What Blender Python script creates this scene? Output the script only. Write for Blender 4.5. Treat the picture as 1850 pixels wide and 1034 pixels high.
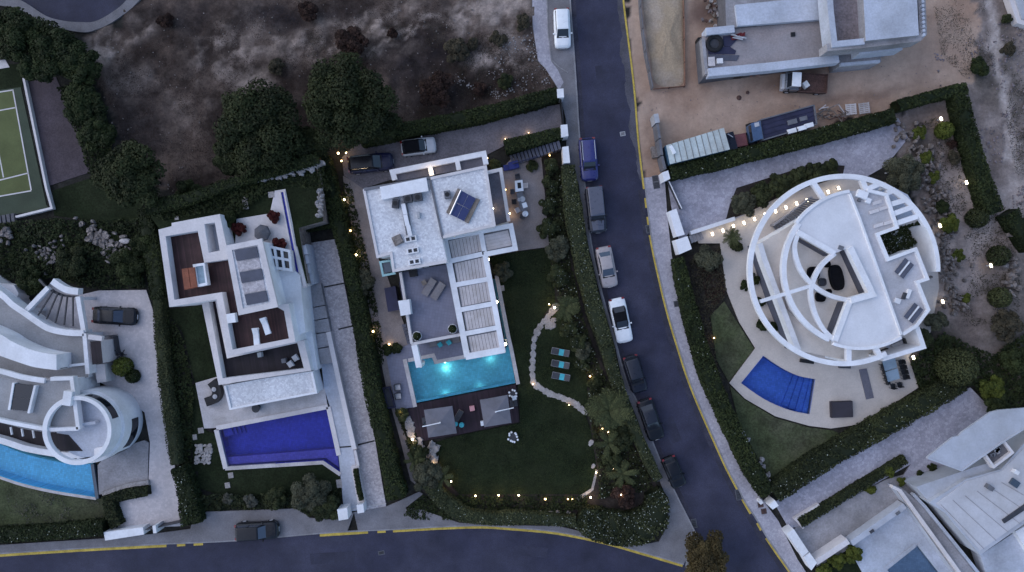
import bpy, bmesh, math, random
import numpy as np
from mathutils import Vector, Matrix
from mathutils.geometry import tessellate_polygon
for o in list(bpy.data.objects): bpy.data.objects.remove(o)
scn = bpy.context.scene
COL = scn.collection
R = math.radians
rnd = random.Random(7)
rng = np.random.default_rng(7)
# ---------------------------------------------------------------- camera: a drone 72 m up, looking straight down
HC = 72.0      # camera height in metres
S = 16.5       # photograph pixels per metre at ground level
cd = bpy.data.cameras.new('camera'); cam = bpy.data.objects.new('camera', cd); COL.objects.link(cam)
cam.location = (0, 0, HC); cam.rotation_euler = (0, 0, 0)
cd.sensor_fit = 'HORIZONTAL'; cd.angle = 2*math.atan(925/S/HC); cd.clip_end = 2000
scn.camera = cam
# ---------------------------------------------------------------- dusk sky and the last soft light
SUN_EL, SUN_AZ = 38.0, 285.0
w = bpy.data.worlds.new('World'); scn.world = w; w.use_nodes = True
nt = w.node_tree; nt.nodes.clear()
sky = nt.nodes.new('ShaderNodeTexSky'); sky.sky_type = 'NISHITA'; sky.sun_disc = False
sky.sun_elevation = R(SUN_EL); sky.sun_rotation = R(SUN_AZ); sky.air_density = 1.0; sky.dust_density = 1.0; sky.ozone_density = 3.0
bg = nt.nodes.new('ShaderNodeBackground'); bg.inputs['Strength'].default_value = 0.07
wo = nt.nodes.new('ShaderNodeOutputWorld')
nt.links.new(sky.outputs[0], bg.inputs[0]); nt.links.new(bg.outputs[0], wo.inputs[0])
sl = bpy.data.lights.new('sun', 'SUN'); sl.energy = 0.3; sl.angle = R(120); sl.color = (1.0, 0.93, 0.88)
sun = bpy.data.objects.new('sun', sl); COL.objects.link(sun)
_a = R(SUN_AZ); _d = Vector((math.sin(_a), math.cos(_a), math.tan(R(SUN_EL)))).normalized()
sun.rotation_euler = _d.to_track_quat('Z', 'Y').to_euler()
vs = scn.view_settings; vs.view_transform = 'Standard'; vs.look = 'None'; vs.gamma = 1; vs.exposure = 1.8; vs.use_curve_mapping = False

# ---------------------------------------------------------------- helpers
def W(px, py, z=0.0):
    k = (HC - z)/HC/S
    return ((px-925)*k, (517-py)*k)
def PL(pts, z=0.0): return [W(p[0], p[1], z) for p in pts]
def m2(px): return px/S
def cat(pts, n=5, closed=False):
    P = [Vector((p[0], p[1])) for p in pts]; out = []; N = len(P)
    rng_ = range(N) if closed else range(N-1)
    for i in rng_:
        if closed: a, b, c, d = P[(i-1) % N], P[i], P[(i+1) % N], P[(i+2) % N]
        else: a, b, c, d = P[max(i-1, 0)], P[i], P[i+1], P[min(i+2, N-1)]
        for j in range(n):
            t = j/n
            q = 0.5*((2*b) + (c-a)*t + (2*a-5*b+4*c-d)*t*t + (3*b-a-3*c+d)*t**3)
            out.append((q.x, q.y))
    if not closed: out.append((P[-1].x, P[-1].y))
    return out
def arc(cx, cy, r, a0, a1, n=24, ry=None):
    ry = ry or r
    return [(cx + r*math.cos(R(a0+(a1-a0)*i/n)), cy - ry*math.sin(R(a0+(a1-a0)*i/n))) for i in range(n+1)]
def area(p): return 0.5*sum(p[i][0]*p[(i+1) % len(p)][1]-p[(i+1) % len(p)][0]*p[i][1] for i in range(len(p)))
def offs(pts, d, closed=False):
    P = [Vector(p) for p in pts]; N = len(P); out = []
    for i in range(N):
        if closed: a, c = P[(i-1) % N], P[(i+1) % N]
        else: a, c = P[max(i-1, 0)], P[min(i+1, N-1)]
        u = (P[i]-a); v = (c-P[i])
        if u.length < 1e-6: u = v
        if v.length < 1e-6: v = u
        u = u.normalized(); v = v.normalized()
        n1 = Vector((-u.y, u.x)); n2 = Vector((-v.y, v.x)); n = (n1+n2)
        if n.length < 1e-4: n = n1
        n.normalize(); k = max(0.35, n.dot(n1))
        q = P[i] + n*(d/k); out.append((q.x, q.y))
    return out
def inpoly(X, Y, poly):
    r = np.zeros(X.shape, bool); n = len(poly)
    for i in range(n):
        x1, y1 = poly[i]; x2, y2 = poly[(i+1) % n]
        if y1 == y2: continue
        c = ((y1 > Y) != (y2 > Y)) & (X < (x2-x1)*(Y-y1)/(y2-y1)+x1)
        r ^= c
    return r

class MB:
    """collects world-space faces for ONE mesh"""
    def __init__(s): s.v = []; s.f = []; s.m = []
    def add(s, V, F, mi=0):
        b = len(s.v); s.v += [tuple(x) for x in V]
        for f in F: s.f.append([b+i for i in f]); s.m.append(mi)
        return s
    def prism(s, poly, z0, z1, mi=0, holes=(), bottom=False, side_mi=None):
        smi = mi if side_mi is None else side_mi
        loops = [list(poly)] + [list(h) for h in holes]
        if area(loops[0]) < 0: loops[0].reverse()
        for h in loops[1:]:
            if area(h) > 0: h.reverse()
        flat = [p for l in loops for p in l]
        zt = z1 if callable(z1) else (lambda x, y: z1)
        tr = tessellate_polygon([[Vector((p[0], p[1], 0)) for p in l] for l in loops])
        top = [(p[0], p[1], zt(p[0], p[1])) for p in flat]
        F = []
        for t in tr:
            a = [flat[i] for i in t]
            F.append(tuple(t) if area(a) > 0 else tuple(reversed(t)))
        s.add(top, F, mi)
        for l in loops:
            n = len(l); V = [(p[0], p[1], z0) for p in l] + [(p[0], p[1], zt(p[0], p[1])) for p in l]
            s.add(V, [(i, (i+1) % n, n+(i+1) % n, n+i) for i in range(n)], smi)
        if bottom: s.add([(p[0], p[1], z0) for p in flat], [tuple(reversed(f)) for f in F], mi)
        return s
    def strip(s, pts, width, z0, z1, mi=0, closed=False, bottom=True):
        A = offs(pts, width/2, closed); B = offs(pts, -width/2, closed); n = len(pts)
        V = [(p[0], p[1], z1) for p in A]+[(p[0], p[1], z1) for p in B]+[(p[0], p[1], z0) for p in A]+[(p[0], p[1], z0) for p in B]
        F = []
        for i in range(n if closed else n-1):
            j = (i+1) % n
            F += [(n+i, n+j, j, i), (2*n+j, 2*n+i, i, j), (3*n+i, 3*n+j, n+j, n+i)]
            if bottom: F.append((2*n+i, 2*n+j, 3*n+j, 3*n+i))
        if not closed: F += [(0, 2*n, 3*n, n), (n-1, 2*n-1, 4*n-1, 3*n-1)]
        return s.add(V, F, mi)
    def box(s, c, d, rz=0.0, mi=0, taper=0.0):
        ca, sa = math.cos(rz), math.sin(rz); V = []
        for k in (-1, 1):
            t = 1-taper if k > 0 else 1
            for (i, j) in ((-1, -1), (1, -1), (1, 1), (-1, 1)):
                x, y = i*d[0]/2*t, j*d[1]/2*t
                V.append((c[0]+x*ca-y*sa, c[1]+x*sa+y*ca, c[2]+k*d[2]/2))
        return s.add(V, [(3, 2, 1, 0), (4, 5, 6, 7), (0, 1, 5, 4), (1, 2, 6, 5), (2, 3, 7, 6), (3, 0, 4, 7)], mi)
    def lathe(s, c, prof, n=16, mi=0, sx=1.0, sy=1.0):
        V = []; m = len(prof)
        for (r, z) in prof:
            for i in range(n):
                a = 2*math.pi*i/n; V.append((c[0]+r*sx*math.cos(a), c[1]+r*sy*math.sin(a), c[2]+z))
        F = [(k*n+i, k*n+(i+1) % n, (k+1)*n+(i+1) % n, (k+1)*n+i) for k in range(m-1) for i in range(n)]
        F.append(tuple(reversed(range(n)))); F.append(tuple(range((m-1)*n, m*n)))
        return s.add(V, F, mi)
    def tube(s, pts, r, n=6, mi=0, r1=None):
        P = [Vector(p) for p in pts]; V = []; k = len(P)
        for i, p in enumerate(P):
            t = (P[min(i+1, k-1)]-P[max(i-1, 0)]).normalized()
            u = t.cross(Vector((0, 0, 1)))
            if u.length < 1e-3: u = t.cross(Vector((1, 0, 0)))
            u.normalize(); v = t.cross(u); rr = r if r1 is None else r+(r1-r)*i/(k-1)
            for j in range(n):
                a = 2*math.pi*j/n; V.append(p+u*math.cos(a)*rr+v*math.sin(a)*rr)
        F = [(i*n+j, i*n+(j+1) % n, (i+1)*n+(j+1) % n, (i+1)*n+j) for i in range(k-1) for j in range(n)]
        F.append(tuple(range(n))); F.append(tuple(reversed(range((k-1)*n, k*n))))
        return s.add(V, F, mi)
    def quad(s, a, b, c, d, mi=0): return s.add([a, b, c, d], [(0, 1, 2, 3)], mi)

ORG = {}
def link(o, parent=None, org=None):
    COL.objects.link(o)
    if parent is not None: o.parent = parent
    ORG[o.name] = Vector(org) if org is not None else Vector((0, 0, 0))
    return o
def org_of(o): return ORG.get(o.name, Vector((0, 0, 0)))
def tag(o, label=None, cat_=None, group=None, kind=None):
    if label: o['label'] = label
    if cat_: o['category'] = cat_
    if group: o['group'] = group
    if kind: o['kind'] = kind
    return o
def thing(name, label, cat_, px=None, z=0.0, group=None, at=None):
    o = bpy.data.objects.new(name, None); o.empty_display_size = 0.3
    loc = at if at is not None else ((W(px[0], px[1], z)+(z,)) if px else (0, 0, 0))
    o.location = loc; link(o, None, loc); tag(o, label, cat_, group); return o
def mesh_of(name, mb, mats, o=(0, 0, 0), smooth=False):
    me = bpy.data.meshes.new(name)
    me.from_pydata([(v[0]-o[0], v[1]-o[1], v[2]-o[2]) for v in mb.v], [], mb.f)
    mats = mats if isinstance(mats, (list, tuple)) else [mats]
    for m in mats: me.materials.append(m)
    me.polygons.foreach_set('material_index', mb.m)
    if smooth: me.polygons.foreach_set('use_smooth', [True]*len(me.polygons))
    me.update(); return me
def part(name, mb, mat, parent, smooth=False, label=None):
    g = org_of(parent); ob = bpy.data.objects.new(name, mesh_of(name, mb, mat, g, smooth)); link(ob, parent, g)
    if label: ob['label'] = label
    return ob
def solo(name, mb, mat, label=None, cat_=None, group=None, kind=None, smooth=False):
    xs = np.array(mb.v); c = (float(xs[:, 0].mean()), float(xs[:, 1].mean()), float(xs[:, 2].min()))
    ob = bpy.data.objects.new(name, mesh_of(name, mb, mat, c, smooth)); ob.location = c; link(ob, None, c)
    return tag(ob, label, cat_, group, kind)
def struct(name, mb, mat, smooth=False): return solo(name, mb, mat, kind='structure', smooth=smooth)
def inst(name, me, parent, loc, rz=0.0, rx=0.0, ry=0.0, sc=1.0):
    ob = bpy.data.objects.new(name, me); g = org_of(parent)
    ob.location = (loc[0]-g.x, loc[1]-g.y, loc[2]-g.z); ob.rotation_euler = (rx, ry, rz); ob.scale = (sc,)*3 if not isinstance(sc, tuple) else sc
    link(ob, parent, g); return ob
KIDS = {}
def dup(root, loc, rz=0.0, label=None, sc=None):
    def cp(o, p):
        c = o.copy(); COL.objects.link(c); c.parent = p
        for k in list(o.children): cp(k, c)
        return c
    r = cp(root, None); r.location = loc; r.rotation_euler = (0, 0, rz)
    if sc: r.scale = sc if isinstance(sc, tuple) else (sc,)*3
    if label: r['label'] = label
    return r
def np_mesh(name, V, Q, tint, mats, mi=None, o=(0, 0, 0)):
    me = bpy.data.meshes.new(name); V = np.asarray(V, np.float32) - np.array(o, np.float32); Q = np.asarray(Q, np.int32); n = len(Q)
    me.vertices.add(len(V)); me.vertices.foreach_set('co', V.ravel())
    me.loops.add(4*n); me.loops.foreach_set('vertex_index', Q.ravel())
    me.polygons.add(n); me.polygons.foreach_set('loop_start', np.arange(n, dtype=np.int32)*4)
    try: me.polygons.foreach_set('loop_total', np.full(n, 4, np.int32))
    except Exception: pass
    for m in (mats if isinstance(mats, (list, tuple)) else [mats]): me.materials.append(m)
    if mi is not None: me.polygons.foreach_set('material_index', np.asarray(mi, np.int32))
    a = me.attributes.new('tint', 'FLOAT', 'POINT'); a.data.foreach_set('value', np.asarray(tint, np.float32))
    me.update(calc_edges=True); me.validate(); return me

# ---------------------------------------------------------------- materials
MATS = {}
def nodes(name):
    m = bpy.data.materials.new(name); m.use_nodes = True; t = m.node_tree; b = t.nodes['Principled BSDF']; return m, t, b
def N(t, k, **kw):
    n = t.nodes.new(k)
    for a, v in kw.items():
        if a in n.inputs: n.inputs[a].default_value = v
        else: setattr(n, a, v)
    return n
def objco(t, world=True):
    if world: g = t.nodes.new('ShaderNodeNewGeometry'); return g.outputs['Position']
    g = t.nodes.new('ShaderNodeTexCoord'); return g.outputs['Object']
def surf(name, col, var=0.25, scale=0.6, fine=8.0, fvar=0.2, rough=0.85, bump=0.0, bscale=None, spec=0.3, metal=0.0, world=True, tint=None, stain=0.0):
    """a coloured surface with large uneven patches, fine speckle and relief"""
    m, t, b = nodes(name); L = t.links; co = objco(t, world)
    n1 = N(t, 'ShaderNodeTexNoise', Scale=scale, Detail=6.0, Roughness=0.6); L.new(co, n1.inputs['Vector'])
    n2 = N(t, 'ShaderNodeTexNoise', Scale=fine, Detail=3.0, Roughness=0.7); L.new(co, n2.inputs['Vector'])
    r1 = N(t, 'ShaderNodeMapRange'); r1.inputs[1].default_value = 0.3; r1.inputs[2].default_value = 0.7; r1.inputs[3].default_value = 1-var; r1.inputs[4].default_value = 1+var
    L.new(n1.outputs[0], r1.inputs[0])
    r2 = N(t, 'ShaderNodeMapRange'); r2.inputs[1].default_value = 0.3; r2.inputs[2].default_value = 0.7; r2.inputs[3].default_value = 1-fvar; r2.inputs[4].default_value = 1+fvar
    L.new(n2.outputs[0], r2.inputs[0])
    mu = N(t, 'ShaderNodeMath', operation='MULTIPLY'); L.new(r1.outputs[0], mu.inputs[0]); L.new(r2.outputs[0], mu.inputs[1])
    base = N(t, 'ShaderNodeMix', data_type='RGBA'); base.inputs[6].default_value = (*col, 1)
    t2 = tint or (col[0]*0.8, col[1]*0.78, col[2]*0.74); base.inputs[7].default_value = (*t2, 1)
    n3 = N(t, 'ShaderNodeTexNoise', Scale=scale*0.37, Detail=5.0, Roughness=0.65); L.new(co, n3.inputs['Vector'])
    r3 = N(t, 'ShaderNodeMapRange'); r3.inputs[1].default_value = 0.42; r3.inputs[2].default_value = 0.68; L.new(n3.outputs[0], r3.inputs[0])
    L.new(r3.outputs[0], base.inputs[0])
    vm = N(t, 'ShaderNodeVectorMath', operation='SCALE'); L.new(base.outputs[2], vm.inputs[0]); L.new(mu.outputs[0], vm.inputs['Scale'])
    L.new(vm.outputs[0], b.inputs['Base Color'])
    b.inputs['Roughness'].default_value = rough; b.inputs['Specular IOR Level'].default_value = spec; b.inputs['Metallic'].default_value = metal
    if bump:
        bn = N(t, 'ShaderNodeBump', Strength=bump, Distance=0.05); nb = n2
        if bscale: nb = N(t, 'ShaderNodeTexNoise', Scale=bscale, Detail=3.0); L.new(co, nb.inputs['Vector'])
        L.new(nb.outputs[0], bn.inputs['Height']); L.new(bn.outputs[0], b.inputs['Normal'])
    MATS[name] = m; return m
def cells(name, col, col2, scale=3.0, joint=(0.08, 0.08, 0.09), jw=0.06, var=0.35, rough=0.9, bump=0.3, big=0.25, jmix=1.0):
    """cobbles or pebbles too small to build singly"""
    m, t, b = nodes(name); L = t.links; co = objco(t)
    v = N(t, 'ShaderNodeTexVoronoi', Scale=scale); L.new(co, v.inputs['Vector'])
    ve = N(t, 'ShaderNodeTexVoronoi', Scale=scale, feature='DISTANCE_TO_EDGE'); L.new(co, ve.inputs['Vector'])
    sp = N(t, 'ShaderNodeSeparateColor'); L.new(v.outputs['Color'], sp.inputs[0])
    mx = N(t, 'ShaderNodeMix', data_type='RGBA'); mx.inputs[6].default_value = (*col, 1); mx.inputs[7].default_value = (*col2, 1); L.new(sp.outputs[0], mx.inputs[0])
    n1 = N(t, 'ShaderNodeTexNoise', Scale=big, Detail=6.0, Roughness=0.65); L.new(co, n1.inputs['Vector'])
    r1 = N(t, 'ShaderNodeMapRange'); r1.inputs[1].default_value = 0.3; r1.inputs[2].default_value = 0.7; r1.inputs[3].default_value = 1-var; r1.inputs[4].default_value = 1+var*0.6
    L.new(n1.outputs[0], r1.inputs[0])
    vm = N(t, 'ShaderNodeVectorMath', operation='SCALE'); L.new(mx.outputs[2], vm.inputs[0]); L.new(r1.outputs[0], vm.inputs['Scale'])
    rj = N(t, 'ShaderNodeMapRange'); rj.inputs[1].default_value = 0.0; rj.inputs[2].default_value = jw; rj.inputs[3].default_value = jmix; rj.inputs[4].default_value = 0.0; L.new(ve.outputs['Distance'], rj.inputs[0])
    mj = N(t, 'ShaderNodeMix', data_type='RGBA'); mj.inputs[7].default_value = (*joint, 1); L.new(vm.outputs[0], mj.inputs[6]); L.new(rj.outputs[0], mj.inputs[0])
    L.new(mj.outputs[2], b.inputs['Base Color']); b.inputs['Roughness'].default_value = rough; b.inputs['Specular IOR Level'].default_value = 0.2
    bn = N(t, 'ShaderNodeBump', Strength=bump, Distance=0.03); L.new(ve.outputs['Distance'], bn.inputs['Height']); L.new(bn.outputs[0], b.inputs['Normal'])
    MATS[name] = m; return m
def planks(name, col, angle, width=0.14, gap=0.07, rough=0.6, dark=0.25):
    """decking with boards narrower than a pixel or two"""
    m, t, b = nodes(name); L = t.links; co = objco(t)
    mp = N(t, 'ShaderNodeMapping'); mp.inputs['Rotation'].default_value = (0, 0, angle); L.new(co, mp.inputs['Vector'])
    sx = N(t, 'ShaderNodeSeparateXYZ'); L.new(mp.outputs[0], sx.inputs[0])
    d = N(t, 'ShaderNodeMath', operation='DIVIDE'); d.inputs[1].default_value = width; L.new(sx.outputs[0], d.inputs[0])
    fl = N(t, 'ShaderNodeMath', operation='FLOOR'); L.new(d.outputs[0], fl.inputs[0])
    fr = N(t, 'ShaderNodeMath', operation='FRACT'); L.new(d.outputs[0], fr.inputs[0])
    wn = N(t, 'ShaderNodeTexWhiteNoise', noise_dimensions='1D'); L.new(fl.outputs[0], wn.inputs['W'])
    r = N(t, 'ShaderNodeMapRange'); r.inputs[3].default_value = 0.7; r.inputs[4].default_value = 1.35; L.new(wn.outputs[0], r.inputs[0])
    n1 = N(t, 'ShaderNodeTexNoise', Scale=0.8, Detail=6.0); L.new(co, n1.inputs['Vector'])
    r1 = N(t, 'ShaderNodeMapRange'); r1.inputs[1].default_value = 0.3; r1.inputs[2].default_value = 0.7; r1.inputs[3].default_value = 0.7; r1.inputs[4].default_value = 1.3; L.new(n1.outputs[0], r1.inputs[0])
    mu = N(t, 'ShaderNodeMath', operation='MULTIPLY'); L.new(r.outputs[0], mu.inputs[0]); L.new(r1.outputs[0], mu.inputs[1])
    g = N(t, 'ShaderNodeMath', operation='LESS_THAN'); g.inputs[1].default_value = gap; L.new(fr.outputs[0], g.inputs[0])
    vm = N(t, 'ShaderNodeVectorMath', operation='SCALE'); vm.inputs[0].default_value = col; L.new(mu.outputs[0], vm.inputs['Scale'])
    mx = N(t, 'ShaderNodeMix', data_type='RGBA'); mx.inputs[7].default_value = (col[0]*dark, col[1]*dark, col[2]*dark, 1); L.new(vm.outputs[0], mx.inputs[6]); L.new(g.outputs[0], mx.inputs[0])
    L.new(mx.outputs[2], b.inputs['Base Color']); b.inputs['Roughness'].default_value = rough; b.inputs['Specular IOR Level'].default_value = 0.25
    MATS[name] = m; return m
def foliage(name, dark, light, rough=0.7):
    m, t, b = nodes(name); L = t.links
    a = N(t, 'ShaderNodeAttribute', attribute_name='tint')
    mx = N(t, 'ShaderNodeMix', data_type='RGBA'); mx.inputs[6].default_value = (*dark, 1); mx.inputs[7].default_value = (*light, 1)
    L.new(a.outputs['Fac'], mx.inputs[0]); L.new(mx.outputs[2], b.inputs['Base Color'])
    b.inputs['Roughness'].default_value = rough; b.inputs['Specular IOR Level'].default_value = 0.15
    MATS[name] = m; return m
def glossy(name, col, rough=0.25, coat=0.6, metal=0.0, spec=0.5):
    m, t, b = nodes(name); L = t.links; co = objco(t)
    n = N(t, 'ShaderNodeTexNoise', Scale=2.5, Detail=5.0); L.new(co, n.inputs['Vector'])
    r = N(t, 'ShaderNodeMapRange'); r.inputs[1].default_value = 0.3; r.inputs[2].default_value = 0.7; r.inputs[3].default_value = rough*0.8; r.inputs[4].default_value = rough*1.35; L.new(n.outputs[0], r.inputs[0]); L.new(r.outputs[0], b.inputs['Roughness'])
    r2 = N(t, 'ShaderNodeMapRange'); r2.inputs[3].default_value = 0.85; r2.inputs[4].default_value = 1.12; L.new(n.outputs[0], r2.inputs[0])
    vm = N(t, 'ShaderNodeVectorMath', operation='SCALE'); vm.inputs[0].default_value = col; L.new(r2.outputs[0], vm.inputs['Scale']); L.new(vm.outputs[0], b.inputs['Base Color'])
    b.inputs['Coat Weight'].default_value = coat; b.inputs['Specular IOR Level'].default_value = spec; b.inputs['Coat Roughness'].default_value = 0.1; b.inputs['Metallic'].default_value = metal
    MATS[name] = m; return m
def emit(name, col, strength):
    m, t, b = nodes(name); b.inputs['Emission Color'].default_value = (*col, 1); b.inputs['Emission Strength'].default_value = strength
    b.inputs['Base Color'].default_value = (0.8, 0.8, 0.8, 1); MATS[name] = m; return m
def water(name, ripple=0.06, scale=2.2):
    m = bpy.data.materials.new(name); m.use_nodes = True; t = m.node_tree; t.nodes.clear(); L = t.links
    out = N(t, 'ShaderNodeOutputMaterial'); co = objco(t)
    n = N(t, 'ShaderNodeTexNoise', Scale=scale, Detail=3.0); L.new(co, n.inputs['Vector'])
    bn = N(t, 'ShaderNodeBump', Strength=ripple, Distance=0.1); L.new(n.outputs[0], bn.inputs['Height'])
    tr = N(t, 'ShaderNodeBsdfTransparent'); tr.inputs[0].default_value = (0.86, 0.93, 0.97, 1)
    gl = N(t, 'ShaderNodeBsdfGlossy'); gl.inputs['Roughness'].default_value = 0.05; L.new(bn.outputs[0], gl.inputs['Normal'])
    fr = N(t, 'ShaderNodeFresnel'); fr.inputs[0].default_value = 1.33; L.new(bn.outputs[0], fr.inputs['Normal'])
    mx = N(t, 'ShaderNodeMixShader'); L.new(fr.outputs[0], mx.inputs[0]); L.new(tr.outputs[0], mx.inputs[1]); L.new(gl.outputs[0], mx.inputs[2]); L.new(mx.outputs[0], out.inputs[0])
    MATS[name] = m; return m
def tiles(name, col, scale=2.2, var=0.12):
    m, t, b = nodes(name); L = t.links; co = objco(t)
    br = N(t, 'ShaderNodeTexBrick', Scale=scale); br.offset = 0.0; br.inputs['Color1'].default_value = (*[c*(1-var) for c in col], 1); br.inputs['Color2'].default_value = (*[c*(1+var) for c in col], 1)
    br.inputs['Mortar'].default_value = (*[c*0.7 for c in col], 1); br.inputs['Mortar Size'].default_value = 0.012; br.inputs['Brick Width'].default_value = 0.5; br.inputs['Row Height'].default_value = 0.5
    mp = N(t, 'ShaderNodeMapping'); mp.inputs['Rotation'].default_value = (0, 0, R(9)); L.new(co, mp.inputs['Vector']); L.new(mp.outputs[0], br.inputs['Vector'])
    n = N(t, 'ShaderNodeTexNoise', Scale=0.5, Detail=5.0); L.new(co, n.inputs['Vector'])
    r = N(t, 'ShaderNodeMapRange'); r.inputs[1].default_value = 0.3; r.inputs[2].default_value = 0.7; r.inputs[3].default_value = 1-var; r.inputs[4].default_value = 1+var; L.new(n.outputs[0], r.inputs[0])
    vm = N(t, 'ShaderNodeVectorMath', operation='SCALE'); L.new(br.outputs[0], vm.inputs[0]); L.new(r.outputs[0], vm.inputs['Scale']); L.new(vm.outputs[0], b.inputs['Base Color'])
    b.inputs['Roughness'].default_value = 0.7; b.inputs['Specular IOR Level'].default_value = 0.25; MATS[name] = m; return m

asphalt = surf('asphalt', (0.029, 0.029, 0.052), 0.3, 0.3, 14, 0.3, 0.8, 0.25, 40, tint=(0.044, 0.043, 0.068))
asph_worn = surf('asphalt_dusty', (0.085, 0.08, 0.095), 0.3, 0.5, 9, 0.25, 0.9, 0.2, 40)
yellow = surf('yellow_paint', (0.50, 0.36, 0.07), 0.25, 1.5, 12, 0.25, 0.8)
pave = surf('pavement_concrete', (0.185, 0.175, 0.185), 0.2, 0.5, 9, 0.18, 0.9, 0.2, 20)
pave_w = cells('pavement_cobbles', (0.43, 0.40, 0.43), (0.32, 0.30, 0.33), 5.0, (0.2, 0.19, 0.21), 0.05, 0.25, jmix=0.6)
kerbm = surf('kerb_stone', (0.25, 0.24, 0.25), 0.2, 1.0, 8, 0.15, 0.85)
cobble = cells('grey_cobbles', (0.43, 0.41, 0.46), (0.31, 0.295, 0.335), 3.6, (0.19, 0.185, 0.21), 0.05, 0.28, jmix=0.7)
cobble_p = cells('pinkish_cobbles', (0.60, 0.54, 0.53), (0.50, 0.455, 0.45), 4.2, (0.36, 0.33, 0.33), 0.04, 0.22, jmix=0.6)
drive_g = surf('driveway_setts', (0.165, 0.15, 0.165), 0.25, 0.35, 6, 0.3, 0.9, 0.3, 15)
path_b = surf('beige_path', (0.24, 0.205, 0.195), 0.2, 0.5, 7, 0.15, 0.9, 0.15, 18)
pebble = cells('white_gravel', (0.74, 0.735, 0.74), (0.54, 0.53, 0.55), 5.5, (0.36, 0.36, 0.38), 0.05, 0.18, jmix=0.5)
exposed = cells('pale_exposed_aggregate', (0.55, 0.50, 0.50), (0.36, 0.325, 0.33), 5.0, (0.22, 0.2, 0.21), 0.05, 0.2, jmix=0.7)
white = surf('white_render', (0.74, 0.725, 0.735), 0.08, 0.7, 5, 0.06, 0.8, tint=(0.63, 0.61, 0.605))
white_o = surf('off_white_render', (0.62, 0.57, 0.555), 0.08, 0.6, 5, 0.07, 0.85, tint=(0.54, 0.495, 0.485))
stone_c = surf('pale_coping_stone', (0.50, 0.46, 0.455), 0.14, 0.9, 6, 0.12, 0.85)
cream_l = surf('lightened_court_stone', (0.66, 0.59, 0.53), 0.08, 0.5, 6, 0.06, 0.85)  # copy of the cream stone, colour lightened to offset shade in the court
cream = surf('cream_terrace_stone', (0.50, 0.44, 0.39), 0.1, 0.5, 6, 0.08, 0.85, tint=(0.45, 0.395, 0.355))
taupe = surf('taupe_roof_membrane', (0.295, 0.29, 0.295), 0.16, 0.4, 6, 0.12, 0.9)
grey_tile = tiles('grey_terrace_tile', (0.18, 0.178, 0.225), 1.6, 0.07)
grey_roof = surf('grey_roof_felt', (0.13, 0.125, 0.15), 0.18, 0.6, 7, 0.15, 0.9)
pale_roof = surf('pale_roof_membrane', (0.67, 0.655, 0.665), 0.07, 0.5, 6, 0.05, 0.85, tint=(0.58, 0.565, 0.57))
conc = surf('raw_concrete', (0.30, 0.285, 0.295), 0.25, 0.4, 5, 0.18, 0.9, 0.2, 12)
conc_l = surf('pale_concrete', (0.45, 0.47, 0.53), 0.18, 0.35, 5, 0.12, 0.9)
conc_b = surf('dusty_concrete_slab', (0.285, 0.255, 0.255), 0.2, 0.3, 5, 0.15, 0.9, tint=(0.31, 0.25, 0.23))
conc_d = surf('dark_concrete', (0.12, 0.115, 0.125), 0.25, 0.6, 6, 0.2, 0.9)
brownslab = surf('brown_stained_slab', (0.20, 0.165, 0.17), 0.3, 0.5, 4, 0.25, 0.9)
deck_a = planks('dark_red_decking', (0.045, 0.021, 0.021), R(-9), 0.16)
deck_b = planks('dark_brown_decking', (0.017, 0.012, 0.016), R(-9), 0.16)
deck_c = planks('plum_decking', (0.024, 0.013, 0.019), R(-10), 0.16)
black = surf('black_plastic', (0.012, 0.012, 0.014), 0.2, 2, 9, 0.1, 0.5)
dkgrey = surf('dark_grey_metal', (0.05, 0.05, 0.058), 0.2, 2, 9, 0.1, 0.5)
mdgrey = surf('mid_grey_metal', (0.14, 0.14, 0.155), 0.15, 2, 9, 0.1, 0.55)
ltgrey = surf('light_grey_metal', (0.40, 0.40, 0.42), 0.12, 2, 9, 0.08, 0.5)
navy_m = surf('navy_cover', (0.030, 0.030, 0.062), 0.2, 1.5, 9, 0.12, 0.7)
slate_m = surf('slate_panel', (0.085, 0.088, 0.115), 0.12, 1.5, 9, 0.08, 0.7)
canvas = surf('grey_canvas', (0.15, 0.145, 0.165), 0.08, 1.2, 20, 0.08, 0.9)
lounge = surf('taupe_cushion', (0.215, 0.195, 0.20), 0.1, 2, 18, 0.1, 0.95)
teal = surf('turquoise_fabric', (0.07, 0.40, 0.45), 0.1, 2, 15, 0.1, 0.9)
whitep = surf('white_plastic', (0.75, 0.75, 0.77), 0.05, 2, 9, 0.04, 0.5)
wood_r = surf('orange_timber', (0.22, 0.068, 0.035), 0.25, 1.6, 10, 0.2, 0.6)
wood_l = surf('weathered_board', (0.20, 0.165, 0.14), 0.3, 2.5, 10, 0.2, 0.85)
slat_m = surf('pale_pergola_slat', (0.53, 0.475, 0.46), 0.08, 1.5, 9, 0.08, 0.85)
rust = surf('rusty_steel', (0.09, 0.05, 0.042), 0.35, 2, 8, 0.3, 0.85)
rubber = surf('tyre_rubber', (0.014, 0.014, 0.016), 0.2, 4, 12, 0.1, 0.85)
bark = surf('bark', (0.06, 0.045, 0.035), 0.3, 3, 10, 0.3, 0.95)
rockm = surf('pale_rock', (0.34, 0.315, 0.31), 0.4, 1.3, 6, 0.35, 0.95, 0.4, 8, tint=(0.22, 0.2, 0.185))
rock_g = surf('grey_rock', (0.20, 0.172, 0.16), 0.5, 1.3, 6, 0.35, 0.95, 0.4, 8)
stone_s = surf('stepping_stone', (0.33, 0.30, 0.285), 0.2, 1.5, 6, 0.2, 0.9, 0.2, 10)
brick_e = surf('brown_earth_plot', (0.075, 0.058, 0.066), 0.2, 0.6, 6, 0.25, 0.95, 0.3, 8)
court_g = surf('court_green', (0.110, 0.125, 0.048), 0.14, 0.35, 8, 0.1, 0.9)
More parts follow.
